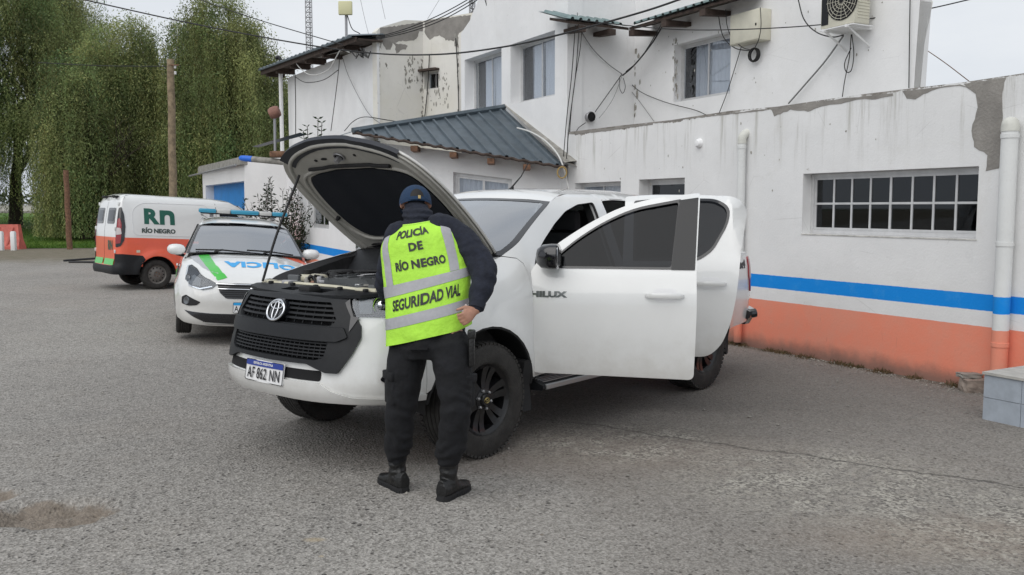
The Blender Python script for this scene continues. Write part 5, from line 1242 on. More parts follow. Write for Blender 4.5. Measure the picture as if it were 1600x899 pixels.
for sg in (1, -1): P_('cab_side', cab, TS.side(sg), M['paint'], truck, .05, (dF, dRr), .05)
tr = MB()
for hole in (dF, dRr):
    loop = dens(hole, .06); tr.loft([[L_(x, z, -.052) for x, z in loop], [L_(x, z, -.12) for x, z in loop]], cap=False); tr.tube([L_(x, z, -.015) for x, z in loop+loop[:1]], .011, 6, False)
build('door_seal', tr, M['matte_black'], truck)
# roof, windscreen, rear window
re_ = sorted([p for p in cab if p[1] > 1.68 and p[0] < -.9 and p[0] > -2.56])[::-1]
Lr = [L_(x, z, -.001) for x, z in [tuple(v)[:2] for v in catmull([(x, z, 0) for x, z in re_], 4)]]
Rr2 = [Vector((p.x, -p.y, p.z)) for p in Lr]
ribbon('roof', Lr, Rr2, M['paint'], truck, 16, lambda i, t: Vector((.045*4*t*(1-t)*(1-i)*(1-i) , 0, (.035*(1-(2*t-1)**4)+.012*(4*t*(1-t)))*sstep(i, -.2, .15))))
ws = [(-1.0, 1.69), (-.83, 1.605), (-.64, 1.50), (-.47, 1.40), (-.33, 1.315)]; ws = [tuple(v)[:2] for v in catmull([(x, z, 0) for x, z in ws], 4)]
Lw = [L_(x, z, -.004) for x, z in ws]; Rw = [Vector((p.x, -p.y, p.z)) for p in Lw]
wb = lambda i, t: Vector((.10*4*t*(1-t)*(.45+.55*i), 0, .03*4*t*(1-t)))
wsg = ribbon('windscreen', Lw, Rw, M['wscreen'], truck, 16, wb)
def on_ws(i, t, o=.004): k = i*(len(Lw)-1); j = min(int(k), len(Lw)-2); q = k-j; p = Lw[j].lerp(Lw[j+1], q).lerp(Rw[j].lerp(Rw[j+1], q), t)+wb(i, t); return p+Vector((.5, 0, .8))*o
mb = MB(); fl__ = lambda u, v, tt: on_ws(v, u, tt)
panel(mb, [(0, 0), (1, 0), (1, 1), (0, 1)], fl__, .06, [rnd([(.028, .045), (.972, .045), (.965, .945), (.035, .945)], .04)], 0, .003); build('frit_band', mb, M['gloss_black'], wsg)
mb = MB(); panel(mb, [(.40, .0), (.60, .0), (.575, .16), (.425, .16)], fl__, .05, (), 0, -.006); build('mirror_mount', mb, M['matte_black'], wsg)
mb = MB(); panel(mb, rect(.06, .95, .05, .16), fl__, .05, (), 0, -.004); build('shade_band', mb, glassmat('shade', (.42, .45, .46), .02), wsg)
mb = MB(); panel(mb, rect(.16, .20, .82, .85), fl__, .05, (), 0, -.003); build('sticker', mb, M['white'], wsg)
for t0, t1 in ((.12, .52), (.50, .90)): T_('wiper', [on_ws(1.02, t0+.05, .03), on_ws(.96, (t0+t1)/2, .025), on_ws(.93, t1, .015)], .010, M['matte_black'], truck, 6)
# cowl
cw = MB(); cw.loft([[on_ws(1, t, -.004) for t in [k/12 for k in range(13)]], [Vector((-.22+.05*math.sin(k/12*3.14), .68-1.36*k/12, 1.235)) for k in range(13)], [Vector((-.10+.02*math.sin(k/12*3.14), .66-1.32*k/12, 1.12)) for k in range(13)], [Vector((-.08+.02*math.sin(k/12*3.14), .66-1.32*k/12, .95)) for k in range(13)]], cap=False, closed=False); build('cowl', cw, M['black_plastic'], truck)
# rear of cab + rear window
bk = MB(); bk.loft([[Vector((-2.44, y, 1.74-.07*(y/.62)**2)) for y in [.60-.12*k for k in range(11)]], [Vector((-2.50, y*1.18, 1.5)) for y in [.60-.12*k for k in range(11)]], [Vector((-2.56, y*1.42, 1.1)) for y in [.60-.12*k for k in range(11)]], [Vector((-2.57, y*1.42, .5)) for y in [.60-.12*k for k in range(11)]]], cap=False, closed=False); build('cab_back', bk, M['paint'], truck)
mb = MB(); panel(mb, rnd(rect(-.55, .55, 1.24, 1.62), .06), lambda u, v, t: Vector((-2.50-(1.5-v)*.15-.012, u, v)), .2); build('rear_window', mb, M['tint'], truck)
# interior
fl_i = MB(); fl_i.box((-1.5, 0, .55), (2.1, 1.66, .04)); build('cabin_floor', fl_i, M['matte_black'], truck)
dash = MB(); dash.loft([[Vector((x, y, z)) for x, z in ((-.44, 1.22), (-.56, 1.18), (-.70, 1.12), (-.76, 1.0), (-.70, .8), (-.62, .6))] for y in (.80, .4, 0, -.4, -.80)], cap=False, closed=False); build('dashboard', dash, M['matte_black'], truck)
T_('steering_wheel', [Vector((-.86+.11*math.sin(a*.3), .38+.185*math.cos(a*.3), 1.10+.155*math.sin(a*.3))) for a in range(22)], .014, M['matte_black'], truck)
T_('steering_column', [(-.62, .38, 1.02), (-.87, .38, 1.10)], .03, M['matte_black'], truck)
def seat(x, y, parent, w_=.50, nm='seat', s=1):
    mb = MB(); mb.box((x, y, .78*s), (.52, w_, .16), bev=.05); g = build(nm, mb, M['seat'], parent)
    mb = MB(); mb.loft([[Vector((x-.24-.10*t+dx, y+dy*w_/2*(1-.12*t), .82*s+.62*t)) for dx, dy in ((.06, -1), (.075, 0), (.06, 1), (-.06, 1), (-.07, 0), (-.06, -1))] for t in (0, .3, .6, .9, 1)]); build('backrest', mb, M['seat'], g)
    mb = MB(); mb.box((x-.36, y, .82*s+.72), (.09, .26, .17), bev=.04); build('headrest', mb, M['seat'], g)
for y in (.38, -.38): seat(-1.22, y, truck)
seat(-2.05, 0, truck, 1.25, 'rear_seat')
# doors (built closed, then swung on their hinges)
def door(name, outline, hole, H, ang, sg, handle_x, parts):
    fm = TS.side(sg); fo = lambda u, v, t=0: fm(u, v, t)-H
    mb = MB(); panel(mb, outline, fo, .045, (hole,), .035, .004); d = build(name, mb, M['paint'], truck, ang=38); d.location = H; d.rotation_euler = (0, 0, -ang*sg)
    lp = dens(hole, .05); cx = sum(p[0] for p in lp)/len(lp); cz = sum(p[1] for p in lp)/len(lp)
    tr_ = MB(); panel(tr_, [(lerp(cx, x, 1.045), lerp(cz, z, 1.06)) for x, z in hole], fo, .05, ([(lerp(cx, x, .985), lerp(cz, z, .975)) for x, z in hole],), .01, .009); build('window_trim', tr_, M['gloss_black'], d)
    g = MB(); panel(g, [(lerp(cx, x, 1.01), lerp(cz, z, 1.01)) for x, z in hole], fo, .06, (), 0, -.012); build('window_glass', g, M['tint'], d)
    ti = MB(); panel(ti, [(lerp(-1.1 if name == 'front_door' else -2.0, x, .96), lerp(.9, z, .95)) for x, z in outline if z < 1.26], fo, .08, (), .03, -.033); build('door_trim', ti, M['matte_black'], d)
    hz = 1.055
    hb = MB(); panel(hb, rnd(rect(handle_x-.085, handle_x+.075, hz-.045, hz+.05), .045), fo, .02, (), .002, .0045); build('handle_recess', hb, M['paint_shadow'], d)  # flat patch, the shade of the cup is in its colour
    h = MB(); rr = [fo(handle_x-.13+.26*k/10, hz+.004*math.sin(k*.314), .010+.036*max(0, math.sin(k/10*math.pi))**.5) for k in range(11)]
    h.loft([[p+Vector((0, .011*math.cos(a*1.047)*sg, .0185*math.sin(a*1.047)))*(.55 if i in (0, 10) else 1) for a in range(6)] for i, p in enumerate(rr)]); ho = build('handle', h, M['paint'], d, ang=60)
    return d, fo
M['paint_shadow'] = mat('shaded_white_paint', (.70, .70, .705), .35, coat=.6)  # white paint darkened a little: shade painted into handle cups and creases
FD = rnd([(-.492, .50), (-.486, 1.21), (-.56, 1.32), (-.72, 1.44), (-.90, 1.555), (-1.09, 1.65), (-1.30, 1.71), (-1.63, 1.748), (-1.612, 1.25), (-1.620, .95), (-1.605, .485)], [.07, .03, .05, .1, .1, .1, .1, .02, .02, .2, .04])
FW = rnd([(-.64, 1.24), (-.665, 1.31), (-.80, 1.425), (-.96, 1.53), (-1.17, 1.63), (-1.49, 1.690), (-1.45, 1.24)], [.02, .04, .08, .10, .12, .02, .02])
RD = rnd([(-1.628, .47), (-1.625, 1.25), (-1.645, 1.735), (-1.85, 1.752), (-2.20, 1.750), (-2.52, 1.738), (-2.585, 1.63), (-2.54, 1.28), (-2.505, .95), (-2.465, .74), (-2.40, .57), (-2.30, .475)], [.03, .01, .02, .1, .1, .07, .07, .1, .1, .08, .08, .06])
RW = rnd([(-1.72, 1.245), (-1.73, 1.69), (-1.98, 1.712), (-2.36, 1.705), (-2.46, 1.64), (-2.44, 1.52), (-2.32, 1.32), (-2.21, 1.245)], [.01, .02, .1, .08, .08, .08, .05, .05])
for sg in (1, -1):
    opn = sg > 0
    d, fo = door('front_door', FD, FW, Vector((-.50, .90*sg, 0)), R(61) if opn else 0, sg, -1.405, None)
    P_('pillar_trim', rnd([(-1.445, 1.228), (-1.487, 1.697), (-1.619, 1.716), (-1.603, 1.228)], .006), fo, M['rim_black'], d, .05, th=.006, off=.010)
    P_('sail_panel', [(-.60, 1.235), (-.63, 1.31), (-.69, 1.36), (-.69, 1.235)], fo, M['gloss_black'], d, .03, th=.006, off=.012)
    T_('mirror_arm', [fo(-.64, 1.255, .0), fo(-.64, 1.262, .09)], .022, M['black_plastic'], d)
    # mirror shell
    c = fo(-.645, 1.315, .155); mb = MB(); rings = []
    for k, (dx, s1, s2) in enumerate(((.105, .25, .3), (.095, .6, .62), (.06, .88, .9), (0, 1, 1), (-.045, 1.0, 1.0), (-.05, .93, .92))):
        rings.append([c+Vector((dx, sg*.105*s1*math.copysign(abs(math.cos(a*.3927))**.6, math.cos(a*.3927))-sg*.02*(k < 2), .088*s2*math.copysign(abs(math.sin(a*.3927))**.7, math.sin(a*.3927)))) for a in range(16)])
    mb.loft(rings); mr = build('mirror', mb, M['gloss_black'], d, ang=45)
    mb = MB(); mb.box(c+Vector((-.052, 0, 0)), (.004, .165, .13), bev=.001); build('mirror_glass', mb, M['chrome'], mr)
    mb = MB(); text_on(mb, 'HILUX', fo, -.612, 1.05, .052, 1.65, .0032, .0075, mirror=(sg > 0)); build('badge_lettering', mb, M['chrome'] if sg < 0 else mat('badge', (.16, .17, .17), .25, .7), d, smooth=False)
    d2, fo2 = door('rear_door', RD, RW, Vector((-1.635, .91*sg, 0)), R(56) if opn else 0, sg, -2.30, None)
    P_('window_divider', rect(-2.14, -2.11, 1.24, 1.70), fo2, M['gloss_black'], d2, .05, th=.008, off=.006)
# bed
bed = [(-2.585, .50), (-2.585, 1.19), (-3.97, 1.175), (-3.99, 1.10), (-4.0, .80), (-3.93, .56), (-3.55, .50)]+arc(-2.98, .39, .50, 14, 166)
b2 = [(-2.585, .50), (-2.585, 1.205), (-3.955, 1.19), (-3.975, 1.0), (-3.96, .62), (-3.92, .54), (-3.48, .50)]+arc(-2.98, .39, .495, 165, 15)[::-1][::-1]
b2 = [(-3.462, .50)]+[(-3.92, .53), (-3.965, .62), (-3.975, 1.0), (-3.955, 1.19), (-2.585, 1.205), (-2.585, .62)]+arc(-2.98, .39, .495, 28, 166)
for sg in (1, -1):
    P_('bed_side', b2, TS.side(sg), M['paint'], truck, .05, th=.05)
    rl = [TS.side(sg)(x, z, -.02) for x, z in ((-2.59, 1.205), (-3.2, 1.20), (-3.95, 1.19))]; mb = MB(); mb.tube(rl, .025, 8); build('bed_rail', mb, M['paint'], truck)
    mb = MB(); mb.loft([[TS.side(sg)(x, z, -w_) for x, z in arc(-2.98, .39, .50, 0, 180, 20)] for w_ in (.02, .3)], cap=False, closed=False); mb.add([TS.side(sg)(x, z, -.3) for x, z in arc(-2.98, .39, .50, 0, 180, 20)], [tuple(range(21))]); build('wheel_arch_liner', mb, M['matte_black'], truck)
    aa, az = A_(-3.80), A_(-3.96)
    tl = P_('tail_light', rnd([(A_(-3.86), 1.17), (A_(-3.85), 1.0), (A_(-3.90), .83), (TS.a[-1]-.62, .82), (TS.a[-1]-.60, 1.18)], .02), (lambda a, z, t=0, sg=sg: f(sg*a, z, t)), M['red_lens'], truck, .03, th=.02, off=.012)
    P_('mud_flap', rnd([(-3.46, .60), (-3.52, .26), (-3.45, .25), (-3.38, .60)], .02), TS.side(sg), M['matte_black'], truck, .05, th=.22, off=-.01)
    if sg > 0:
        mb = MB(); text_on(mb, '4x4', L_, -3.70, 1.10, .105, 1.05, .006, .004, mirror=True, slant=.15); build('badge_lettering', mb, mat('dark_badge', (.05, .05, .055), .4, .4), truck, smooth=False)
B_('tailgate', (-3.985, 0, .86), (.05, 1.46, .64), M['paint'], truck, .02)
B_('bed_floor', (-3.27, 0, .70), (1.38, 1.66, .04), M['matte_black'], truck, 0)
B_('bed_front', (-2.60, 0, .94), (.03, 1.70, .5), M['paint'], truck, .005)
B_('underbody', (-1.7, 0, .47), (4.2, 1.20, .16), M['matte_black'], truck, .02)
rbp = MB(); rbp.loft([[Vector((x, y, z)) for y, z in ((-.80, .48), (-.88, .62), (-.80, .66), (.80, .66), (.88, .62), (.80, .48))] for x in (-4.02, -4.12)]); build('rear_bumper', rbp, M['chrome'], truck)
rbs = MB(); rbs.tube([L_(-3.86, .60, .005), L_(-3.93, .60, .015), f(TS.a[-1]-.7, .61, .08)], .045, 8); build('bumper_end', rbs, M['gloss_black'], truck)
# running boards
for sg in (1, -1):
    o = sg*.87
    mb = MB(); mb.loft([[Vector((x, o+dy, z)) for dy, z in ((-.10, .36), (.09, .37), (.105, .385), (.10, .405), (.02, .43), (-.10, .435))] for x in (-.53, -2.38)]); rb = build('running_board', mb, M['black_plastic'], truck)
    mb = MB(); mb.loft([[Vector((x, o+.098*sg+dy*sg, z)) for dy, z in ((0, .372), (.012, .378), (.012, .405), (0, .412))] for x in (-.56, -2.36)]); build('edge_trim', mb, M['silver'], rb)
    mb = MB()
    for k in range(6): mb.box((-1.45, o+(-.055+k*.024)*sg, .436-.004*max(0, k-2)), (1.75, .008, .006))
    build('tread_strip', mb, M['silver'], rb, smooth=False)
for x in (0, -2.98):
    for sg in (1, -1): wheel(truck, x, sg*.80, .385, .385, .262, .232, 'truck', M['rim_black'], sg)
T_('front_axle', [(0, -.7, .36), (0, .7, .36)], .04, M['matte_black'], truck); T_('rear_axle', [(-2.98, -.7, .38), (-2.98, .7, .38)], .06, M['matte_black'], truck)
# antenna on the roof
T_('roof_antenna', [(-1.20, .08, 1.775), (-1.34, .10, 1.90), (-1.42, .11, 2.01)][::1], [.008, .005, .004], M['matte_black'], truck, 6)
mb = MB(); mb.loft([[Vector((-1.16-.10*t, .08+.035*math.cos(a*.785)*(1-t*.6), 1.762+.045*t*(1 if a in (1, 2, 3) else .2)+.012*math.sin(a*.785))) for a in range(8)] for t in (0, .5, 1)]); build('antenna_base', mb, M['matte_black'], truck)

# engine bay
B_('bay_floor', (.32, 0, .72), (.9, 1.2, .04), M['bay'], truck, 0)
rc_ = MB(); rco = [(.60, -.60), (.68, -.64), (.77, -.58), (.83, -.40), (.868, 0), (.83, .40), (.77, .58), (.68, .64), (.60, .60)]
mb = MB(); panel(mb, rco, lambda u, v, t: Vector((u, v, 1.122-.03*((u-.62)/.25)**2*.8+t)), .05, (rnd(rect(.70, .80, -.20, -.05), .02), rnd(rect(.68, .80, .02, .25), .02)), .02); build('radiator_cover', mb, M['black_plastic'], truck)
B_('hood_latch', (.74, .04, 1.115), (.10, .12, .05), M['matte_black'], truck, .015)
for q in range(5): B_('clip', (.66, -.5+.25*q, 1.13), (.03, .03, .02), M['matte_black'], truck, .006)
mb = MB(); mb.tube([(.60, -.62, 1.115), (.58, -.3, 1.125), (.58, .1, 1.125), (.60, .42, 1.12)], .014, 6); build('crossmember_strip', mb, M['cream'], truck)
B_('bracket', (.60, .46, 1.12), (.07, .20, .035), M['cream'], truck, .008); B_('bracket', (.60, -.60, 1.12), (.07, .10, .035), M['cream'], truck, .008)
mb = MB(); mb.loft([[Vector((x, y, z)) for y, z in ((-.26, .98), (-.27, 1.11), (-.22, 1.16), (.24, 1.17), (.30, 1.12), (.31, .98))] for x in (.44, .40, .0)]); ec = build('engine_cover', mb, M['engine_grey'], truck, ang=30)
for k in range(4): B_('cover_rib', (.20, -.18+.13*k, 1.170), (.30, .02, .012), M['engine_grey'], ec, .004)
mb = MB(); ee = lambda a, b, cx, cy: [(cx+a*math.cos(t*.2618), cy+b*math.sin(t*.2618), 1.179) for t in range(25)]
mb.tube(ee(.018, .03, .30, .03), .003, 5, False); mb.tube(ee(.018, .011, .30, .03), .002, 5, False); mb.tube(ee(.007, .022, .306, .03), .002, 5, False); build('cover_emblem', mb, M['steel'], ec)
mb = MB(); mb.box((.36, -.44, 1.11), (.20, .17, .12), bev=.03); res = build('coolant_reservoir', mb, M['cream'], truck); mb = MB(); mb.lathe([(.03, 0), (.03, .035), (0, .038)], 14, Matrix.Translation((.36, -.49, 1.165))); build('cap', mb, M['matte_black'], res)
mb = MB(); mb.box((.05, .52, 1.02), (.30, .22, .20), bev=.02); bt_ = build('battery', mb, M['matte_black'], truck); B_('terminal', (.12, .46, 1.13), (.04, .04, .03), M['silver'], bt_, .006)
mb = MB(); mb.box((-.0, -.52, 1.08), (.22, .20, .20), bev=.03); build('air_filter_box', mb, M['matte_black'], truck)
mb = MB(); mb.box((.42, .50, 1.06), (.2, .16, .12), bev=.03); build('fuse_box', mb, M['matte_black'], truck)
for nm, pth, r_, mm in (('intake_hose', [(.1, -.45, 1.14), (.25, -.33, 1.16), (.30, -.15, 1.12), (.38, .05, 1.06)], .032, 'matte_black'), ('coolant_hose', [(.50, -.30, 1.08), (.46, -.36, 1.14), (.38, -.40, 1.13), (.34, -.30, 1.08)], .020, 'flash'), ('radiator_hose', [(.55, .2, 1.07), (.48, .28, 1.11), (.40, .33, 1.07), (.3, .36, 1.0)], .024, 'matte_black'), ('radiator_hose', [(.53, -.15, 1.06), (.50, 0, 1.105), (.52, .18, 1.07)], .02, 'matte_black'), ('wiring_loom', [(.54, -.55, 1.09), (.50, -.2, 1.12), (.53, .2, 1.115), (.50, .55, 1.10)], .012, 'cable'), ('wiring_loom', [(0, -.6, 1.15), (-.06, -.2, 1.18), (-.05, .3, 1.17), (.1, .6, 1.12)], .014, 'cable'), ('fuel_line', [(.2, -.32, 1.14), (.1, -.1, 1.17), (0, .2, 1.17)], .008, 'steel'), ('copper_pipe', [(.47, -.36, 1.05), (.44, -.33, 1.12), (.40, -.29, 1.10)], .016, 'skin')):
    T_(nm, catmull(pth, 6), r_, M[mm], truck)
rg = random.Random(8)
for k in range(110):
    x, y = rg.uniform(-.02, .56), rg.uniform(-.62, .62)
    B_('engine_part', (x, y, 1.03+rg.random()*.10), (rg.uniform(.03, .12), rg.uniform(.03, .12), rg.uniform(.03, .10)), M[rg.choice(['bay', 'matte_black', 'engine_grey', 'engine_grey', 'steel', 'silver', 'flash'])], truck, .008, Matrix.Rotation(rg.random(), 4, 'Z'))
for k in range(24):
    x, y = rg.uniform(0, .5), rg.uniform(-.55, .5); T_('small_hose', catmull([(x, y, 1.06), (x+rg.uniform(-.1, .1), y+rg.uniform(-.1, .1), 1.17), (x+rg.uniform(-.2, .2), y+rg.uniform(-.2, .2), 1.07)], 5), rg.uniform(.006, .012), M['cable'], truck, 6)
# hood
HH = Vector((-.425, 0, 1.33)); HA = R(41.6); HL = 1.25/1.125
def hoodf(u, v, t=0):      # u forward from hinge, v left
    z = -.0-.075*(max(u, 0)/1.25)**2.6 - .055*(abs(v)/.74)**3 + .012*sstep(abs(v), .30, .20)*sstep(u, .1, .5)
    return Vector((u, v, z+t))
HO = [(0.0, .64), (.02, .69), (.25, .745), (.60, .765), (.88, .735), (1.06, .65), (1.16, .50), (1.225, .28), (1.25, 0)]
HO = HO+[(u, -v) for u, v in HO[-2::-1]]; HO = smooth_poly(HO, 3)
mb = MB(); panel(mb, HO, hoodf, .05, (), .006, 0); hood = build('hood', mb, M['paint'], truck, ang=40); hood.location = HH; hood.rotation_euler = (0, -HA, 0)
PADS = HL
def sc(poly, cu, k, kv=None): return [(cu+(u-cu)*k, v*(kv or k)) for u, v in poly]
PADO = smooth_poly([(.20, .30), (.22, .48), (.36, .58), (.62, .60), (.84, .55), (.915, .44), (.94, .2), (.94, 0)]+[(.94, -.2), (.915, -.44), (.84, -.55), (.62, -.60), (.36, -.58), (.22, -.48), (.20, -.30), (.195, 0)], 4)
mb = MB(); panel(mb, sc(HO, .62, .985, .975), hoodf, .045, (PADO,), .016, -.018); build('inner_frame', mb, M['paint_in'], hood, ang=30)
def rimtube(poly, r_, off, nm, m): mb = MB(); mb.tube([hoodf(u, v, off) for u, v in poly+poly[:1]], r_, 8, False); build(nm, mb, m, hood, ang=80)
rimtube(sc(HO, .62, .93, .90), .016, -.034, 'stiffening_rib', M['paint_in']); rimtube([((u-.55)*1.07+.55, v*1.07) for u, v in PADO], .014, -.036, 'stiffening_rib', M['paint_in'])
rimtube(sc(HO, .62, .994, .99), .008, -.010, 'hem', M['paint'])
mb = MB(); panel(mb, [((u-.55)*.985+.55, v*.985) for u, v in PADO], hoodf, .06, (), .01, -.030); build('insulation_pad', mb, M['pad'], hood, ang=60)
mb = MB(); mb.tube([hoodf(.985, v, -.046) for v in [-.42+.07*k for k in range(13)]], .013, 8); build('pad_seal', mb, M['matte_black'], hood)
fe = [(u, v) for u, v in HO if u > 1.10]
mb = MB()
fi = [(u-.055*(1 if True else 0)-.02*math.cos(v*24)*0, v*.93) for u, v in fe]; n_ = len(fe)
for d_ in (-.024,): mb.loft([[hoodf(u+.012, v*1.008, -.002) for u, v in fe], [hoodf(u+.012, v*1.008, -.034) for u, v in fe], [hoodf(u-.03, v*.96, -.040) for u, v in fi], [hoodf(u-.03, v*.96, -.02) for u, v in fi]], cap=False, closed=False)
build('front_seal', mb, mat('dark_blue_black_rubber', (.012, .015, .024), .5), hood, ang=40)
mb = MB(); panel(mb, ell(1.075, -.02, .035, .045, 20), hoodf, .03, (), .004, -.036); build('latch_hole', mb, M['matte_black'], hood)
mb = MB(); mb.tube([hoodf(1.075+.035*math.cos(t*.39), -.02+.045*math.sin(t*.39), -.042) for t in range(17)], .006, 6, False); mb.box(hoodf(1.07, -.02, -.06), (.03, .03, .05)); build('striker', mb, M['steel'], hood)
for v, uu in ((-.20, 1.06), (.14, 1.08), (-.28, 1.06)): mb = MB(); panel(mb, ell(uu, v, .012, .012 if v != -.20 else .03, 12), hoodf, .03, (), .003, -.036); build('frame_hole', mb, M['matte_black'], hood)
for v in (-.62, .62): mb = MB(); mb.lathe([(.018, 0), (.012, -.03), (0, -.03)], 12, Matrix.Translation(hoodf(.45, v, -.035))); build('rubber_stop', mb, M['matte_black'], hood)
for sg in (1, -1): T_('hood_hinge', [(-.34, sg*.64, 1.22), (-.40, sg*.645, 1.29), (-.32, sg*.64, 1.38)], .016, M['paint_in'], truck)
Mh = Matrix.Translation(HH) @ Matrix.Rotation(-HA, 4, 'Y'); ptop = Mh @ hoodf(.95, -.56, -.05)
T_('prop_rod', catmull([(.66, -.60, 1.13), Vector((.66, -.60, 1.13)).lerp(ptop, .5)+Vector((.05, .02, -.04)), ptop], 10), .009, M['cable'], truck)

# ------------------------------------------------------------------ police sedan
sedan = thing('police_sedan', 'white police sedan with light bar parked behind the pickup, green stripe on its hood', 'police car', (-3.5, 11.63, .01), R(290)); sedan.rotation_euler = (-R(3.3), 0, R(290))
FT2 = [(.17, .07), (.22, .02), (.28, 0), (.40, .004), (.50, .0), (.58, .012), (.66, .035), (.74, .075), (.80, .12), (.9, .2)]
ST2 = [(.18, .07), (.26, .02), (.40, .0), (.55, 0), (.70, .008), (.80, .03), (.90, .06), (.97, .095), (1.06, .13), (1.2, .19), (1.3, .235), (1.39, .29), (1.46, .36)]
def s_ins(a, z, x):
    s_ = sinterp(ST2, z)
    for cx in (0, -2.52): r = math.hypot(x-cx, z-.30); s_ -= .02*math.exp(-((r-.36)/.06)**2)*(z < .8)
    return lerp(sinterp(FT2, z), s_, sstep(a, .75, 1.25))
SS = Shell([(.845, 0), (.835, .28), (.79, .50), (.71, .66), (.57, .775), (.38, .835), (.1, .858), (-.3, .865), (-1.3, .868), (-2.3, .86), (-2.9, .84), (-3.3, .76), (-3.47, .6), (-3.51, .3), (-3.515, .1)], s_ins)
SA = SS.ax; sf = SS.f
af = SA(.36)
def zhood(a): return sinterp([(0, .715), (.38, .725), (.55, .77), (.85, .83), (1.1, .87), (1.3, .90), (1.9, .97)], a)
half = [(0, .19), (.5, .19), (.9, .21), (af-.02, .25), (af, .30)]+[(SA(x), z) for x, z in arc(0, .30, .36, 8, 172, 12)]+[(SA(-.38), .22), (SA(-2.13), .22)]+[(SA(x), z) for x, z in arc(-2.52, .30, .37, 2, 178, 12)]+[(SA(-3.3), .25), (SS.a[-1], .27), (SS.a[-1], 1.02), (SA(-3.2), 1.03), (SA(-2.9), 1.02), (SA(-2.0), .985), (SA(-.8), .965), (SA(-.28), .975)]+[(a, zhood(a)) for a in (1.6, 1.3, 1.1, .85, .55, .38)]+[(0, .715)]
gr_h = rnd([(-.40, .715), (-.36, .60), (-.28, .53), (.28, .53), (.36, .60), (.40, .715)], .02)
for sg in (1, -1): P_('body_side', half, (lambda a, z, t=0, sg=sg: sf(sg*a, z, t)), M['paint'], sedan, .05, th=.015)
P_('grille', gr_h, sf, M['gloss_black'], sedan, .05, th=.01, off=.006)
gb = MB()
for z, w_, in ((.56, .30), (.585, .33), (.61, .35), (.635, .37), (.66, .38), (.69, .39)): panel(gb, rect(-w_, w_, z-.005, z+.005), sf, .06, (), .012, .016)
build('grille_bars', gb, M['matte_black'], sedan)
for z, w_ in ((.705, .41), (.648, .38)): P_('chrome_strip', [(-w_, z-.004), (w_, z-.004), (w_, z+.005), (-w_, z+.005)], sf, M['chrome'], sedan, .05, th=.01, off=.022)
low = [(0, .215), (.52, .235), (.66, .29), (.82, .365), (.70, .355), (.46, .345), (0, .345)]
P_('lower_grille', low+[(-a, z) for a, z in low[::-1]], sf, M['gloss_black'], sedan, .05, th=.01, off=.006)
gb = MB()
for k in range(-18, 19):
    for sl2 in (-1, 1): panel(gb, [(k*.03-.002, .235), (k*.03+.002, .235), (k*.03+.002+.06*sl2, .335), (k*.03-.002+.06*sl2, .335)], sf, .1, (), .004, .011)
build('honeycomb', gb, M['matte_black'], sedan)
P_('chrome_strip', [(-.52, .208), (.52, .208), (.52, .214), (-.52, .214)], sf, M['silver'], sedan, .06, th=.008, off=.010)
for sg in (1, -1):
    hf = lambda a, z, t=0: sf(sg*a, z, t)
    fg = P_('fog_pocket', rnd([(.58, .475), (.80, .55), (.88, .52), (.88, .44), (.74, .42), (.63, .435)], .015), hf, M['matte_black'], sedan, .04, th=.02, off=.006)
    p = hf(.78, .48, -.0); mb = MB(); n_ = SS.at(.78)[1]; mb.lathe([(0, .005), (.035, .01), (.045, .012), (.05, 0)], 20, Matrix.Translation(p) @ Vector((n_.x, n_.y*sg, 0)).to_track_quat('Z', 'Y').to_matrix().to_4x4()); build('fog_light', mb, M['reflector'], fg)
    ho_ = [(.395, .70), (.50, .75), (.66, .80), (.82, .86), (.98, .905), (1.02, .89), (.96, .80), (.88, .73), (.72, .655), (.56, .62), (.45, .645)]
    hl = P_('headlight', ho_, hf, M['gloss_black'], sedan, .04, th=.01, off=.004); P_('lens', [(a*1.0, z) for a, z in ho_], hf, M['lens'], hl, .04, th=.004, off=.022)
    P_('reflector', [(.60, .66), (.62, .75), (.78, .79), (.86, .76), (.80, .68)], hf, M['lamp_grey'], hl, .03, th=.004, off=.010)
    p = hf(.86, .74, .008); n_ = SS.at(.86)[1]; mb = MB(); mb.lathe([(0, .012), (.03, .008), (.045, .0), (.06, .004)], 20, Matrix.Translation(p) @ Vector((n_.x, n_.y*sg, .1)).to_track_quat('Z', 'Y').to_matrix().to_4x4()); build('lamp_bowl', mb, M['reflector'], hl)
    P_('chrome_strip', [(.45, .665), (.60, .63), (.80, .665), (.80, .675), (.60, .642), (.46, .675)], hf, M['chrome'], hl, .03, th=.004, off=.012)
# hood
hx = [(a, zhood(a)) for a in (0, .2, .38, .55, .85, 1.1, 1.3, 1.6, SA(-.28))]
fr_e = [sf(a, z, -.002) for a, z in hx]; hr_ = []
for p in fr_e: hr_.append(p)
def shood(x, y, t=0):
    zz = interp([(-.35, 1.03), (0, .985), (.3, .925), (.5, .86), (.65, .80), (.75, .745), (.80, .715)], x)
    k = min(1, abs(y)/.80); return Vector((x, y, zz+.015-.075*k**3.5*sstep(x, .8, .2)-.0*k+t + .012*sstep(abs(y), .42, .36)*sstep(.7-x, 0, .3)))
edge_l = [(p.x+.0, p.y) for p in fr_e]
ho2 = edge_l+[(-.20, .72), (-.14, .4), (-.12, 0), (-.14, -.4), (-.20, -.72)]+[(x, -y) for x, y in edge_l[::-1][:-1]]
ez = {}
def shood2(u, v, t=0):
    p = shood(u, v, t); # meet the fender edge
    best = min(((abs(v)-q.y)**2+(u-q.x)**2, q.z) for q in fr_e_d); d_ = math.sqrt(best[0]); k = 1-sstep(d_, 0, .10); p.z = lerp(p.z, best[1]+t, k); return p
fr_e_d = catmull(fr_e, 6)
mb = MB(); panel(mb, ho2, shood2, .045, (), .01, 0); hood2 = build('hood', mb, M['paint'], sedan, ang=50)
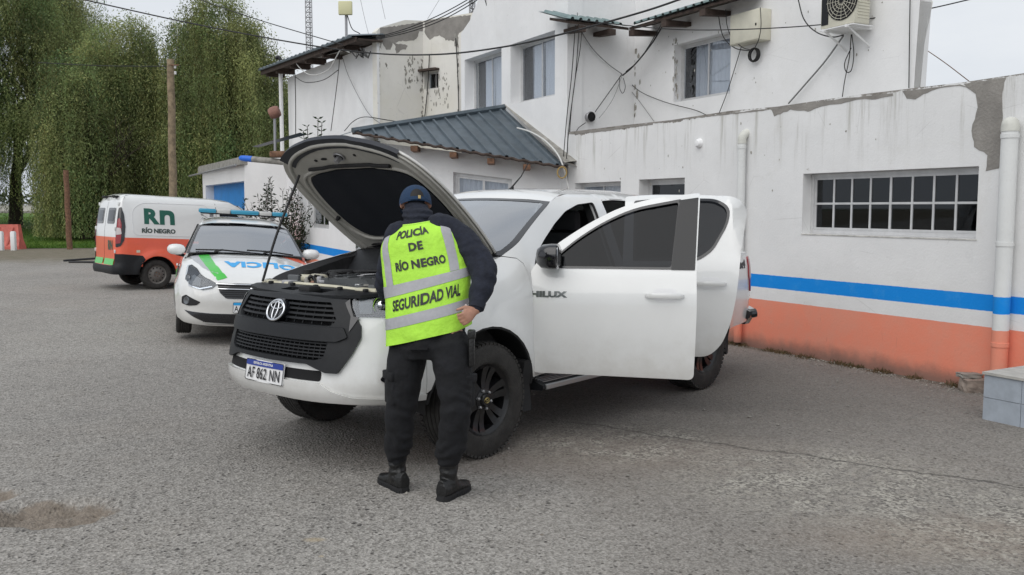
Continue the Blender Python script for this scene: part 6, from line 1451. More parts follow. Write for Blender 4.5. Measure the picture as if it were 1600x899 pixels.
mb = MB(); panel(mb, [(-.16, -.70), (-.15, -.57), (.20, -.52), (.50, -.44), (.66, -.36), (.63, -.40), (.60, -.46), (.45, -.56), (.1, -.66)], shood2, .04, (), .001, .003); build('grey_stripe', mb, M['grey_vinyl'], hood2)
mb = MB(); panel(mb, [(-.145, -.60), (-.14, -.47), (.10, -.445), (.40, -.40), (.62, -.325), (.70, -.27), (.725, -.38), (.62, -.455), (.40, -.52), (.10, -.575)], shood2, .04, (), .001, .0045); build('green_stripe', mb, M['green_vinyl'], hood2)
mb = MB(); panel(mb, [(-.16, .46), (-.24, .76), (.0, .80), (.12, .82), (.02, .62)], shood2, .04, (), .001, .0045); build('orange_patch', mb, M['orange_vinyl'], hood2)
mb = MB(); text_on(mb, 'POLICIA', lambda u, v, t: shood2(.36+v, u, t), .22, .02, .23, 1.10, .012, .005, mirror=True, spacing=1.08, sub=.06); 
build('lettering', mb, M['sky_blue'], hood2, smooth=False)
# glasshouse
cant = [(-.16, 1.015), (-.40, 1.14), (-.65, 1.27), (-.88, 1.375), (-1.05, 1.42), (-1.3, 1.445), (-1.7, 1.45), (-2.1, 1.425), (-2.5, 1.34), (-2.85, 1.19), (-3.1, 1.05)]
base = [(-3.0, 1.0), (-2.0, .965), (-.8, .945), (-.22, .96)]
w1 = rnd([(-.70, 1.0), (-.72, 1.06), (-1.0, 1.24), (-1.18, 1.335), (-1.45, 1.375), (-1.45, 1.0)], .02); w2_ = rnd([(-1.55, 1.0), (-1.55, 1.375), (-1.85, 1.37), (-2.25, 1.30), (-2.5, 1.17), (-2.35, 1.03)], .02)
for sg in (1, -1):
    fm = SS.side(sg); P_('cab_side', cant+base, fm, M['paint'], sedan, .05, (w1, w2_), .03, -.004)
    for w_ in (w1, w2_): mb = MB(); panel(mb, w_, fm, .08, (), 0, -.02); build('side_window', mb, M['tint'], sedan)
    mb = MB(); mb.tube([fm(x, z, .002) for x, z in w1+w1[:1]], .008, 5, False); build('window_trim', mb, M['matte_black'], sedan)
    P_('door_seam', rect(-1.503, -1.497, .30, .96), fm, M['matte_black'], sedan, .1, th=.002, off=.001); P_('door_seam', rect(-.503, -.497, .40, .95), fm, M['matte_black'], sedan, .1, th=.002, off=.001)
    B_('door_handle', fm(-1.32, .80, .02), (.17, .02, .03), M['paint'], sedan, .008)
    P_('green_stripe', [(-.25, .55), (-3.0, .55), (-3.0, .66), (-.25, .70)], fm, M['green_vinyl'], sedan, .08, th=.001, off=.003)
    c = fm(-.42, 1.05, .13); mb = MB(); rings = []
    for dx, s1 in ((.09, .3), (.075, .68), (.04, .94), (-.01, 1), (-.05, .93)): rings.append([c+Vector((dx, .115*s1*math.copysign(abs(math.cos(a*.3927))**.7, math.cos(a*.3927)), .072*s1*math.sin(a*.3927))) for a in range(16)])
    mb.loft(rings); mr = build('mirror', mb, M['paint'], sedan, ang=45); T_('mirror_foot', [c+Vector((-.01, 0, -.055)), fm(-.45, .97, .0)], .022, M['matte_black'], mr); mb = MB(); mb.box(c+Vector((-.052, 0, 0)), (.004, .18, .11)); build('mirror_glass', mb, M['chrome'], mr)
ci = [tuple(v)[:2] for v in catmull([(x, z, 0) for x, z in cant[:4]], 4)]
Lw2 = [SS.side(1)(x, z, -.006) for x, z in ci]; Rw2 = [Vector((p.x, -p.y, p.z)) for p in Lw2]; wb2 = lambda i, t: Vector((.10*4*t*(1-t)*(1-.4*i), 0, .025*4*t*(1-t)))
w0 = ribbon('windscreen', Lw2, Rw2, M['wscreen'], sedan, 14, wb2)
def on2(v, u, o=0): k = (1-v)*(len(Lw2)-1); j = min(max(int(k), 0), len(Lw2)-2); q = k-j; return Lw2[j].lerp(Lw2[j+1], q).lerp(Rw2[j].lerp(Rw2[j+1], q), u)+wb2(1-v, u)+Vector((.5, 0, .8))*o
mb = MB(); panel(mb, rect(0, 1, 0, 1), lambda u, v, t: on2(1-v, u, t), .07, [rnd([(.022, .03), (.978, .03), (.978, .955), (.022, .955)], .03)], 0, .003); build('frit_band', mb, M['gloss_black'], w0)
for (u0, v0, u1, v1) in ((.10, .99, .50, .95), (.48, .995, .93, .955)): T_('wiper', [on2(v0, u0, .02), on2((v0+v1)/2-.02, (u0+u1)/2, .03), on2(v1-.03, u1, .02)], .011, M['matte_black'], sedan, 6); T_('wiper_arm', [on2(1.0, (u0*.35+u1*.65), .02), on2(.955, (u0+u1)/2, .035)], .013, M['matte_black'], sedan, 6)
cr2 = [tuple(v)[:2] for v in catmull([(x, z, 0) for x, z in cant[3:9]], 3)]; Lr2 = [SS.side(1)(x, z, -.004) for x, z in cr2]; Rr3 = [Vector((p.x, -p.y, p.z)) for p in Lr2]
ribbon('roof', Lr2, Rr3, M['paint'], sedan, 14, lambda i, t: Vector((.06*4*t*(1-t)*(1-i)**2, 0, .05*(1-(2*t-1)**4))))
cr3 = cant[8:]; Lr4 = [SS.side(1)(x, z, -.006) for x, z in cr3]; ribbon('rear_window', Lr4, [Vector((p.x, -p.y, p.z)) for p in Lr4], M['tint'], sedan, 10, lambda i, t: Vector((-.08*4*t*(1-t)*i, 0, .05*(1-(2*t-1)**4)*(1-i)+.02)))
Lt = [SS.side(1)(x, 1.02, 0) for x in (-2.95, -3.2)]+[sf(SS.a[-1]-.5, 1.02, 0)]; ribbon('trunk_lid', Lt, [Vector((p.x, -p.y, p.z)) for p in Lt], M['paint'], sedan, 10, lambda i, t: Vector((0, 0, .03*(1-(2*t-1)**4))))
B_('dashboard', (-.52, 0, .93), (.5, 1.35, .12), M['matte_black'], sedan, .04); T_('steering_wheel', [Vector((-.80+.07*math.sin(a*.3), .36+.17*math.cos(a*.3), .98+.15*math.sin(a*.3))) for a in range(22)], .013, M['matte_black'], sedan)
for y in (.36, -.36): seat(-1.35, y, sedan, .48, 's' and 'seat', .72)
seat(-2.15, 0, sedan, 1.2, 'rear_seat', .74)
B_('rear_view_mirror', (-.82, 0, 1.30), (.03, .22, .06), M['matte_black'], sedan, .015)
B_('underbody', (-1.3, 0, .25), (3.9, 1.3, .12), M['matte_black'], sedan, .02)
for x in (0, -2.52):
    for sg in (1, -1):
        wheel(sedan, x, sg*.75, .305, .305, .185, .20, 'steel', M['steel'], sg)
        fm = SS.side(sg); mb = MB(); mb.loft([[fm(px_, pz, -w_) for px_, pz in arc(x, .30, .372, 0, 180, 16)] for w_ in (.016, .26)], cap=False, closed=False); mb.add([fm(px_, pz, -.26) for px_, pz in arc(x, .30, .37, 0, 180, 16)], [tuple(range(17))]); build('wheel_arch_liner', mb, M['matte_black'], sedan)
plate(sedan, sf, .0, .425, .40, .13, 'A', .016)
# light bar
lbz = 1.575
lbar = B_('light_bar', (-1.30, 0, lbz-.035), (.22, 1.14, .02), M['matte_black'], sedan, .005)
M['lb_blue'] = mat('light_bar_blue', (.03, .27, .42), .2, coat=.6); M['lb_clear'] = mat('light_bar_clear', (.50, .50, .48), .25, coat=.5)
for k, (y0, y1, mm) in enumerate(((-.60, -.36, 'lb_blue'), (-.36, -.17, 'lb_clear'), (-.17, .22, 'lb_blue'), (.22, .40, 'lb_clear'), (.40, .62, 'lb_blue'))):
    mb = MB(); mb.box((-1.30, (y0+y1)/2, lbz), (.24, y1-y0-.006, .062), bev=.018); build('lamp_module', mb, M[mm], lbar)
for y in (-.42, .42): B_('mount', (-1.30, y, lbz-.06), (.10, .05, .06), M['steel'], lbar, .005)
# ------------------------------------------------------------------ white and orange van
van = thing('delivery_van', 'white and orange panel van parked at the left, seen from its back corner', 'van', (-7.754, 18.81, 0), R(40)); van.rotation_euler = (0, R(2.8), R(40))
M['orange_body'] = mat('orange_van_paint', (.80, .13, .065), .35, coat=.5, var=.03)
RV = [(.25, .02), (.32, -.035), (.46, -.035), (.50, .0), (1.1, .0), (1.4, .025), (1.65, .06), (1.78, .10), (1.86, .17), (1.9, .24)]
SV = [(.2, .05), (.33, .01), (.5, 0), (1.0, .0), (1.1, .004), (1.3, .03), (1.5, .065), (1.65, .10), (1.75, .135), (1.83, .19), (1.88, .27), (1.9, .34)]
def v_ins(a, z, x):
    s_ = sinterp(SV, z)
    for cx in (0, 2.717): r = math.hypot(x-cx, z-.30); s_ -= .035*math.exp(-((r-.40)/.07)**2)*(z < .9)
    k = sstep(a, .62, 1.0); fr = sstep(x, 3.0, 3.5)
    return lerp(sinterp(RV, z), s_, k)+.08*fr*sstep(z, .6, 1.0)
VS = Shell([(-.80, 0), (-.80, .35), (-.79, .60), (-.765, .71), (-.69, .785), (-.52, .815), (-.2, .82), (.6, .822), (1.6, .822), (2.6, .80), (3.1, .74), (3.42, .56), (3.55, .25), (3.57, .1)], v_ins)
VA = VS.ax
def vp(sg): return lambda a, z, t=0: VS.f(sg*a, z, t)
endA = VS.a[-1]
for sg in (-1, 1):
    fm = vp(sg)
    low_ = [(0, .46), (.55, .47), (VA(-.30), .56), (VA(-.30), .46)]+[(VA(x), z) for x, z in arc(0, .30, .375, 154, 4, 12)]+[(VA(.40), .25), (VA(2.33), .25)]+[(VA(x), z) for x, z in arc(2.717, .30, .375, 176, 4, 12)]+[(endA, .25), (endA, .98), (VA(2.75), 1.035), (0, 1.035)]
    P_('lower_body', low_, fm, M['orange_body'], van, .055, th=.012)
    top = [(0, 1.035), (VA(2.75), 1.035), (VA(2.55), 1.15), (VA(1.75), 1.74), (VA(1.55), 1.84), (VA(1.2), 1.875), (VA(-.5), 1.88), (VA(-.66), 1.855), (.5, 1.84), (0, 1.845)]
    wn = rnd([(VA(1.30), 1.12), (VA(1.30), 1.62), (VA(1.62), 1.62), (VA(2.25), 1.16), (VA(2.2), 1.12)], .03)
    P_('upper_body', top, fm, M['paint'], van, .055, (wn,), th=.012)
    mb = MB(); panel(mb, wn, fm, .1, (), 0, -.01); build('side_window', mb, M['tint'], van)
    bump = [(0, .30), (.6, .29), (VA(-.35), .30), (VA(-.37), .36), (VA(-.34), .47), (VA(-.25), .60), (VA(-.30), .68), (VA(-.68), .705), (.66, .70), (.655, .47), (0, .465)]
    P_('rear_bumper', bump, fm, M['black_plastic'], van, .045, th=.03, off=.014)
    tl_ = rnd([(.70, 1.62), (.78, 1.64), (VA(-.66), 1.50), (VA(-.63), 1.25), (VA(-.65), .98), (.80, .86), (.69, .83)], .03)
    tb = P_('tail_light', tl_, fm, M['gloss_black'], van, .03, th=.02, off=.012)
    P_('red_lens', rnd([(.72, 1.40), (.77, 1.42), (VA(-.70), 1.3), (VA(-.70), 1.05), (.80, .92), (.71, .90)], .02), fm, M['red_lens'], tb, .03, th=.01, off=.022)
    P_('clear_lens', rnd([(.715, 1.23), (.80, 1.22), (.82, 1.10), (.715, 1.08)], .02), fm, mat('clear_lens', (.55, .50, .50), .2), tb, .03, th=.004, off=.027)
    P_('arch_flare', arc(0, 0, 1, 0, 1, 1) and [(VA(x), z) for x, z in arc(0, .30, .50, 150, 10, 16)+arc(0, .30, .376, 5, 155, 16)], fm, M['orange_body'], van, .05, th=.01, off=.010)
    mb = MB(); cr_ = rnd([(VA(-.48), 1.09), (VA(-.50), 1.60), (VA(-.30), 1.74), (VA(1.05), 1.76), (VA(1.12), 1.09)], .12, 6); mb.tube([fm(a, z, .001) for a, z in dens(cr_, .06)+cr_[:1]], .006, 5, False); build('panel_crease', mb, M['paint_shadow'], van)
    # rear doors
    rw = rnd(rect(.14, .58, 1.30, 1.62), .05); dd_ = P_('rear_door_window', rw, fm, M['gloss_black'], van, .05, th=.01, off=.008)
    mb = MB(); panel(mb, rnd(rect(.19, .53, 1.35, 1.57), .04), fm, .1, (), 0, .011); build('pane', mb, M['tint'], dd_)
    P_('green_band', rect(.05, .62, .475, .60), fm, M['green_vinyl'], van, .1, th=.002, off=.006)
    gr_ = MB(); [panel(gr_, rect(.08+k*.09, .13+k*.09, .48, .57), fm, .1, (), .002, .008) for k in range(6)]; build('green_bars', gr_, M['dgreen'], van)
    P_('door_seam', rect(-.004, .004, .48, 1.83), fm, M['matte_black'], van, .1, th=.003, off=.002) if sg > 0 else None
    for z in (.75, 1.2, 1.7): B_('door_hinge', fm(.665, z, .01), (.03, .04, .07), M['paint'], van, .008)
    mb = MB(); mb.loft([[fm(VA(px_), pz, -w_) for px_, pz in arc(0, .30, .378, 0, 180, 16)] for w_ in (.02, .28)], cap=False, closed=False); mb.add([fm(VA(px_), pz, -.28) for px_, pz in arc(0, .30, .378, 0, 180, 16)], [tuple(range(17))]); build('wheel_arch_liner', mb, M['matte_black'], van)
    P_('door_seam', rect(VA(1.22), VA(1.228), .42, 1.80), fm, M['matte_black'], van, .1, th=.003, off=.002)
    P_('headlight', rnd([(VA(3.05), .98), (VA(3.05), .84), (VA(3.35), .72), (VA(3.42), .90)], .03), fm, M['lens'], van, .06, th=.02, off=.01)
    c = fm(VA(2.12), 1.12, .14); mb = MB(); mb.box(c, (.10, .16, .24), bev=.04); build('mirror', mb, M['matte_black'], van); T_('mirror_arm', [c, fm(VA(2.12), 1.10, 0)], .02, M['matte_black'], van)
    yo_ = vp(sg)(VA(0), .3).y
    for x in (0, 2.717): wheel(van, x, sg*.715, .30, .30, .18, .185, 'steel', mat('dusty_steel_wheel', (.16, .15, .14), .6, .4), sg)
# lettering on both sides
def vleter(sg):
    fm = vp(sg); o = (lambda u, v, t: fm(VA(u), v, t)); mi = sg > 0
    mb = MB(); text_on(mb, 'R', o, -.14 if not mi else .17, 1.46, .40, 1.12, .022, .005, mirror=mi)
    q = [(0, 0), (.095, 0), (.095, .16), (.115, .195), (.15, .205), (.19, .195), (.205, .16), (.205, 0), (.30, 0), (.30, .19), (.285, .25), (.24, .285), (.19, .295), (.0, .295)]
    q = rnd(q, [.0, 0, .02, .02, .02, .02, .02, 0, 0, .03, .03, .03, .03, .02]); x0 = .045
    if mi: q = [(-(u)+.30, v) for u, v in q][::-1]; x0 = -.31
    panel(mb, [(x0+u, 1.315+v) for u, v in q], o, .05, (), 0, .005); build('logo_lettering', mb, M['dgreen'], van, smooth=False)
    mb = MB(); text_on(mb, 'RÍO', o, -.215 if not mi else .235, 1.18, .115, 1.1, .006, .005, mirror=mi); text_on(mb, 'NEGRO', o, .135 if not mi else -.13, 1.18, .115, 1.1, .006, .005, mirror=mi); build('logo_lettering', mb, mat('grey_green_letters', (.05, .07, .065), .4), van, smooth=False)
for sg in (-1, 1): vleter(sg)
mb = MB(); fm = vp(-1); text_on(mb, 'RN', lambda u, v, t: fm(.40+u*-1, v, t), 0, .86, .26, .8, .010, .006, mirror=True); build('logo_lettering', mb, M['dgreen'], van, smooth=False)
top = [(1.75, 1.74), (1.55, 1.84), (1.2, 1.875), (.3, 1.88), (-.5, 1.88), (-.66, 1.855)]; Lv = [VS.side(1)(x, z, -.002) for x, z in [tuple(v)[:2] for v in catmull([(x, z, 0) for x, z in top], 4)]]+[VS.f(.5, 1.84, -.002)]
ribbon('roof', Lv, [Vector((p.x, -p.y, p.z)) for p in Lv], M['paint'], van, 14, lambda i, t: Vector((-.03*4*t*(1-t)*sstep(i, .8, 1), 0, .035*(1-(2*t-1)**4)+.006*math.sin(t*22)*sstep(t, 0, .1)*sstep(1-t, 0, .1))))
wv = [(1.75, 1.74), (2.55, 1.15)]; Lv = [VS.side(1)(x, z, -.004) for x, z in wv]; ribbon('windscreen', Lv, [Vector((p.x, -p.y, p.z)) for p in Lv], M['wscreen'], van, 12, lambda i, t: Vector((.14*4*t*(1-t), 0, .035*(1-(2*t-1)**4)*(1-i)+.02)))
wv = [(2.55, 1.15), (2.75, 1.035), (3.2, .99)]; Lv = [VS.side(1)(x, z, -.004) for x, z in wv]+[VS.f(endA, .98)]; ribbon('hood', Lv, [Vector((p.x, -p.y, p.z)) for p in Lv], M['orange_body'], van, 12, lambda i, t: Vector((.14*4*t*(1-t)*(1-i), 0, .06*(1-(2*t-1)**4)*(1-.6*i))))
B_('underbody', (1.3, 0, .36), (4.0, 1.3, .14), M['matte_black'], van, .02)
for y in (.36, -.36): seat(1.55, y, van, .48)
T_('rear_axle', [(0, -.65, .30), (0, .65, .30)], .05, M['rust'], van)
for sg in (1, -1): B_('roof_hinge', (-.70, sg*.35, 1.845), (.10, .12, .05), M['matte_black'], van, .02)
P_('fuel_label', rect(.0, .07, .74, .79), lambda u, v, t=0: VS.f(-VA(-.42+u), v, t), M['cream'], van, .05, th=.002, off=.004)

# ================================================================== THE POLICE OFFICER
def remesh(mb, vox, sm=6, disp=None):
    me = bpy.data.meshes.new('tmp'); me.from_pydata(mb.v, [], mb.f); me.update()
    bm = bmesh.new(); bm.from_mesh(me); bmesh.ops.recalc_face_normals(bm, faces=bm.faces[:]); bm.to_mesh(me); bm.free()
    o = bpy.data.objects.new('tmp', me); C.objects.link(o)
    md = o.modifiers.new('r', 'REMESH'); md.mode = 'VOXEL'; md.voxel_size = vox
    if sm: s_ = o.modifiers.new('s', 'SMOOTH'); s_.factor = .5; s_.iterations = sm
    bpy.context.view_layer.update(); m2 = bpy.data.meshes.new_from_object(o.evaluated_get(bpy.context.evaluated_depsgraph_get()))
    V = [v.co.copy() for v in m2.vertices]
    if disp: V = [v+n*disp(v) for v, n in zip(V, [v.normal.copy() for v in m2.vertices])]
    out = MB(); out.add(V, [tuple(p.vertices) for p in m2.polygons]); bpy.data.objects.remove(o); bpy.data.meshes.remove(me); bpy.data.meshes.remove(m2); return out
def limb(mb, pts, rr, n=14, sub=5):
    P = catmull(pts, sub); N = len(pts)-1; RR = [sinterp([(i, r) for i, r in enumerate(rr)], k/sub) for k in range(len(P))]; mb.tube(P, RR, n)
    for p, r in ((P[0], RR[0]), (P[-1], RR[-1])): mb.lathe([(0.001, -r), (r*.7, -r*.7), (r, 0), (r*.7, r*.7), (0.001, r)], n, Matrix.Translation(p))
def folds(p, s=1, a=.006): return a*(noise.noise(p*9*s)+.6*noise.noise(p*19*s+Vector((3, 1, 7)))) 
# joints in metres, read off the photograph at the distance where the officer stands
hipL, kneL, ankL = at(640, 552, 5.07), at(626, 640, 5.06), at(621, 733, 5.12)
hipR, kneR, ankR = at(704, 548, 4.98), at(712, 640, 4.90), at(701, 741, 4.97)
BASE = Vector(((hipL.x+hipR.x)/2, 5.03, 0))
ROWS = [((613, 538), (729, 509), 5.05, .125), ((608, 502), (730, 474), 5.06, .13), ((607, 462), (731, 430), 5.10, .13), ((602, 420), (727, 398), 5.14, .13), ((600, 387), (716, 362), 5.175, .127), ((611, 366), (704, 349), 5.20, .115), ((628, 353), (686, 345), 5.22, .095)]
RW_ = []
for l, r, Y, b in ROWS:
    Lp, Rp = at(*l, Y+.03), at(*r, Y-.02); Cc = (Lp+Rp)/2; H = (Rp-Lp)/2; Bv = Vector((0, 0, 1)).cross(H).normalized()*-b
    if Bv.y > 0: Bv = -Bv
    RW_.append((Cc, H, Bv))
def vrow(v):
    v = min(max(v, 0), 6); i = min(int(v), 5); t = v-i
    def cm(k): 
        g_ = [RW_[max(0, min(6, i+j))][k] for j in (-1, 0, 1, 2)]; a, b, c, d = g_
        return .5*((2*b)+(c-a)*t+(2*a-5*b+4*c-d)*t*t+(3*b-a-3*c+d)*t**3)
    return cm(0), cm(1), cm(2)
def fv(u, v, t=0):
    Cc, H, Bv = vrow(v); ph = u*math.pi/2; s_, c_ = math.sin(ph), math.cos(ph)
    s2 = math.copysign(abs(s_)**.86, s_); c2 = math.copysign(abs(c_)**.80, c_)
    p = Cc+H*s2+Bv*c2; nrm = (H.normalized()*s2/ max(H.length, .1)+Bv.normalized()*c2/max(Bv.length, .05)).normalized()
    if v < 0: p = p+Vector((0, 0, v*.14))
    return p+nrm*t
nb_ = at(656, 348, 5.24); hd = at(649, 316, 5.335); HR = .088
# ---- body (one continuous mesh: head, neck, torso, arms, hands, legs)
body = MB()
body.loft([[fv(4*a/20, v, -.045) for a in range(20)] for v in (.3, 1, 2, 3, 4, 5, 5.7)])
fwd = Vector((-.16, .88, -.34)).normalized(); rgt = fwd.cross(Vector((0, 0, 1))).normalized(); upv = rgt.cross(fwd)
HM = Matrix((( rgt.x, fwd.x, upv.x, hd.x), (rgt.y, fwd.y, upv.y, hd.y), (rgt.z, fwd.z, upv.z, hd.z), (0, 0, 0, 1)))
def hp(x, y, z): return HM @ Vector((x, y, z))
hr_ = []
for j in range(13):
    z = -.115+.195*j/12; w_ = math.sqrt(max(.001, 1-((z+.01)/.106)**2)); jaw = 1 if z > -.04 else 1-.35*(-.04-z)/.075
    hr_.append([hp(.073*w_**.8*jaw*math.cos(a*.3927), .010+(.094*w_**.8*(1 if z > -.05 else .98))*math.sin(a*.3927), z) for a in range(16)])
body.loft(hr_)
limb(body, [nb_+Vector((0, .0, -.08)), nb_+Vector((0, .02, .03)), hp(0, -.005, -.05)], [.075, .062, .06])
body.loft([[hp(x*(1-t), .095+.03*t*(1 if k else 1)-.0*k, .02-.05*k+x*0) for x in (-.016, .016)]+[hp(x*(1-t), .10+.028*t, .0-.05*k) for x in (.012, -.012)] for k, t in ((0, .2), (1, 1.0-.2))])
for s_ in (-1, 1): # ears
    e = [hp(s_*.076, -.005+.028*math.cos(a*.63), -.012+.034*math.sin(a*.63)) for a in range(10)]; e2 = [hp(s_*.092, -.014+.024*math.cos(a*.63), -.010+.030*math.sin(a*.63)) for a in range(10)]; body.loft([e, e2])
shR, elR, wrR = at(722, 374, 5.14), at(757, 426, 5.02), at(744, 484, 4.90)
shL, elL, wrL = at(612, 397, 5.26), at(603, 450, 5.34), at(632, 478, 5.58)
limb(body, [shR, shR.lerp(elR, .5), elR, elR.lerp(wrR, .5), wrR], [.055, .050, .042, .038, .028]); limb(body, [shL, shL.lerp(elL, .5), elL, elL.lerp(wrL, .5), wrL], [.055, .050, .042, .038, .028])
for h_, k_, a_ in ((hipL, kneL, ankL), (hipR, kneR, ankR)): limb(body, [h_+Vector((0, 0, .1)), h_, k_, a_.lerp(k_, .3), Vector((a_.x, a_.y, .09))], [.075, .078, .055, .040, .028])
def hand(mb, wr, d, tside, nrm, curls, sc_=1.0):
    d = d.normalized(); nrm = (nrm-d*nrm.dot(d)).normalized(); sd_ = d.cross(nrm).normalized()
    if sd_.dot(tside) < 0: sd_ = -sd_
    kn = []
    rings = []
    for t, w_, th_ in ((0, .026, .019), (.025, .033, .017), (.055, .040, .0155), (.085, .041, .013)):
        rings.append([wr+d*t*sc_+sd_*w_*math.cos(a*.5236)*sc_+nrm*th_*math.sin(a*.5236)*sc_ for a in range(12)])
    mb.loft(rings)
    for i, (off, L) in enumerate(((.031, .070), (.011, .078), (-.010, .072), (-.030, .056))):
        p = wr+d*.080*sc_+sd_*off*sc_; c_ = curls[i]; dd = d.copy(); pts = [p-d*.03*sc_, p]; ang_ = 0
        for k, f_ in enumerate((.45, .30, .25)):
            ang_ += c_*(1, 1.15, .8)[k]; dd = (d*math.cos(ang_)+nrm*math.sin(ang_)+sd_*off*2.2*(k == 0)).normalized(); p = p+dd*L*f_*sc_; pts.append(p.copy())
        limb(mb, pts, [.0098*sc_, .0100*sc_, .0090*sc_, .0084*sc_, .0070*sc_], 8, 3)
    p = wr+d*.018*sc_+sd_*.026*sc_; td = (sd_*.75+d*.65+nrm*.25).normalized(); pts = [p-td*.015, p+td*.030*sc_]; td2_ = (td*.5+d*.8+nrm*.35).normalized(); pts.append(pts[-1]+td2_*.032*sc_); pts.append(pts[-1]+(td2_+nrm*.3).normalized()*.024*sc_)
    limb(mb, pts, [.016*sc_, .0125*sc_, .0105*sc_, .008*sc_], 8, 3)
hdir = (at(722, 501, 4.83)-wrR)
hand(body, wrR+hdir.normalized()*.012, hdir, Vector((-1, 0, .25)), Vector((-.25, 1, .0)), (.95, .9, .85, .8), .92)
hand(body, wrL, Vector((.25, .8, -.5)), Vector((1, 0, 0)), Vector((0, -.3, -1)), (.4, .4, .45, .5))
bd = remesh(body, .0055, 3)
person = build('person', bd, M['skin'], ang=180, fixn=True)
for v in person.data.vertices: v.co -= BASE
person.location = BASE; OFF[person.name] = BASE
tag(person, 'police officer in blue cap, lime vest and black trousers leaning over the open engine bay', 'person')
# ---- jacket
jk = MB(); jk.loft([[fv(4*a/28, v, -.008) for a in range(28)] for v in (-.25, .3, 1, 2, 3, 4, 4.7, 5.3, 5.8)])
limb(jk, [fv(.60, 4.75, -.07), shR, shR.lerp(elR, .5)+Vector((.012, 0, 0)), elR, elR.lerp(wrR, .55), wrR+(elR-wrR)*.10], [.085, .083, .080, .074, .062, .046], 18)
limb(jk, [fv(-.60, 4.75, -.07), shL+Vector((.01, 0, 0)), shL.lerp(elL, .5), elL, elL.lerp(wrL, .5), wrL], [.085, .080, .072, .066, .055, .045], 18)
wr_f = lambda v: folds(v, 1, .007)+.003*math.sin(v.z*80+12*noise.noise(v*4))*(1 if (v-elR).length < .20 or (v-elL).length < .16 else 0)
jm = remesh(jk, .009, 5, wr_f); jacket = build('jacket', jm, M['navy'], person, ang=180)
co = MB(); cN = [nb_+Vector((0, .0, -.035)), nb_+Vector((0, .012, .015)), hp(0, -.012, -.095), hp(0, -.012, -.06)]
for k_, r0 in enumerate((0,)): limb(co, [cN[0], cN[1], hp(0, -.018, -.085), hp(0, -.02, -.058)], [.096, .088, .082, .078], 20); 
cm_ = remesh(co, .007, 2, lambda v: .004*math.sin(v.z*190+3*noise.noise(v*8))+folds(v, 1.4, .003)); build('collar', cm_, M['navy'], jacket, ang=180)
mb = MB(); cfd = (wrR-elR).normalized(); mb.tube([wrR-cfd*.045, wrR-cfd*.005], [.047, .043], 16); build('cuff', mb, M['navy'], jacket, ang=80)
# ---- trousers
def leg(mb, h_, k_, a_, s_): limb(mb, [h_+Vector((0, .01, .03)), h_.lerp(k_, .45)+Vector((s_*.006, 0, 0)), k_, k_.lerp(a_, .55), a_+Vector((0, 0, .125)), a_+Vector((0, 0, .085))], [.118, .106, .086, .080, .078, .066], 20)
tr_ = MB(); leg(tr_, hipL, kneL, ankL, -1); leg(tr_, hipR, kneR, ankR, 1)
pc = (hipL+hipR)/2
tr_.loft([[pc+Vector((.205*w_*math.cos(a*.314)*1.0, .135*w_*math.sin(a*.314)+dy, z)) for a in range(20)] for z, w_, dy in ((-.03, .80, 0), (.03, .95, 0), (.10, .94, .02), (.16, .90, .03), (.22, .86, .04))])
def tw(v):
    d_ = folds(v, 1, .009)
    for k_ in (kneL, kneR): q = (v-k_).length; d_ += .004*math.sin(v.z*60+14*noise.noise(v*5))*sstep(.20-q, 0, .12)
    if v.z < .42: d_ += .005*math.sin(v.z*85+12*noise.noise(v*6))*sstep(.42-v.z, 0, .12)
    return d_
tm = remesh(tr_, .009, 5, tw); trousers = build('trousers', tm, M['trouser'], person, ang=180)
def pocket(c, w_, h_, nx, name='cargo_pocket'):
    mb = MB(); mb.box((0, 0, 0), (w_, .035, h_), bev=.012); mb.box((0, -.012, h_*.38), (w_*1.04, .03, h_*.26), bev=.008); n_ = Vector(nx).normalized(); M4 = Matrix.Translation(c) @ n_.to_track_quat('-Y', 'Z').to_matrix().to_4x4(); o = MB(); o.add([M4 @ Vector(v)+Vector((0, 0, 0)) for v in mb.v], mb.f)
    return build(name, o, M['trouser'], trousers, ang=60)
pocket(at(611, 606, 5.03), .13, .19, (-.85, -.5, 0)); pocket(at(732, 612, 4.93), .12, .19, (.9, -.4, 0))
pocket(at(655, 547, 4.90), .10, .02, (0, -1, .1), 'back_pocket_flap')
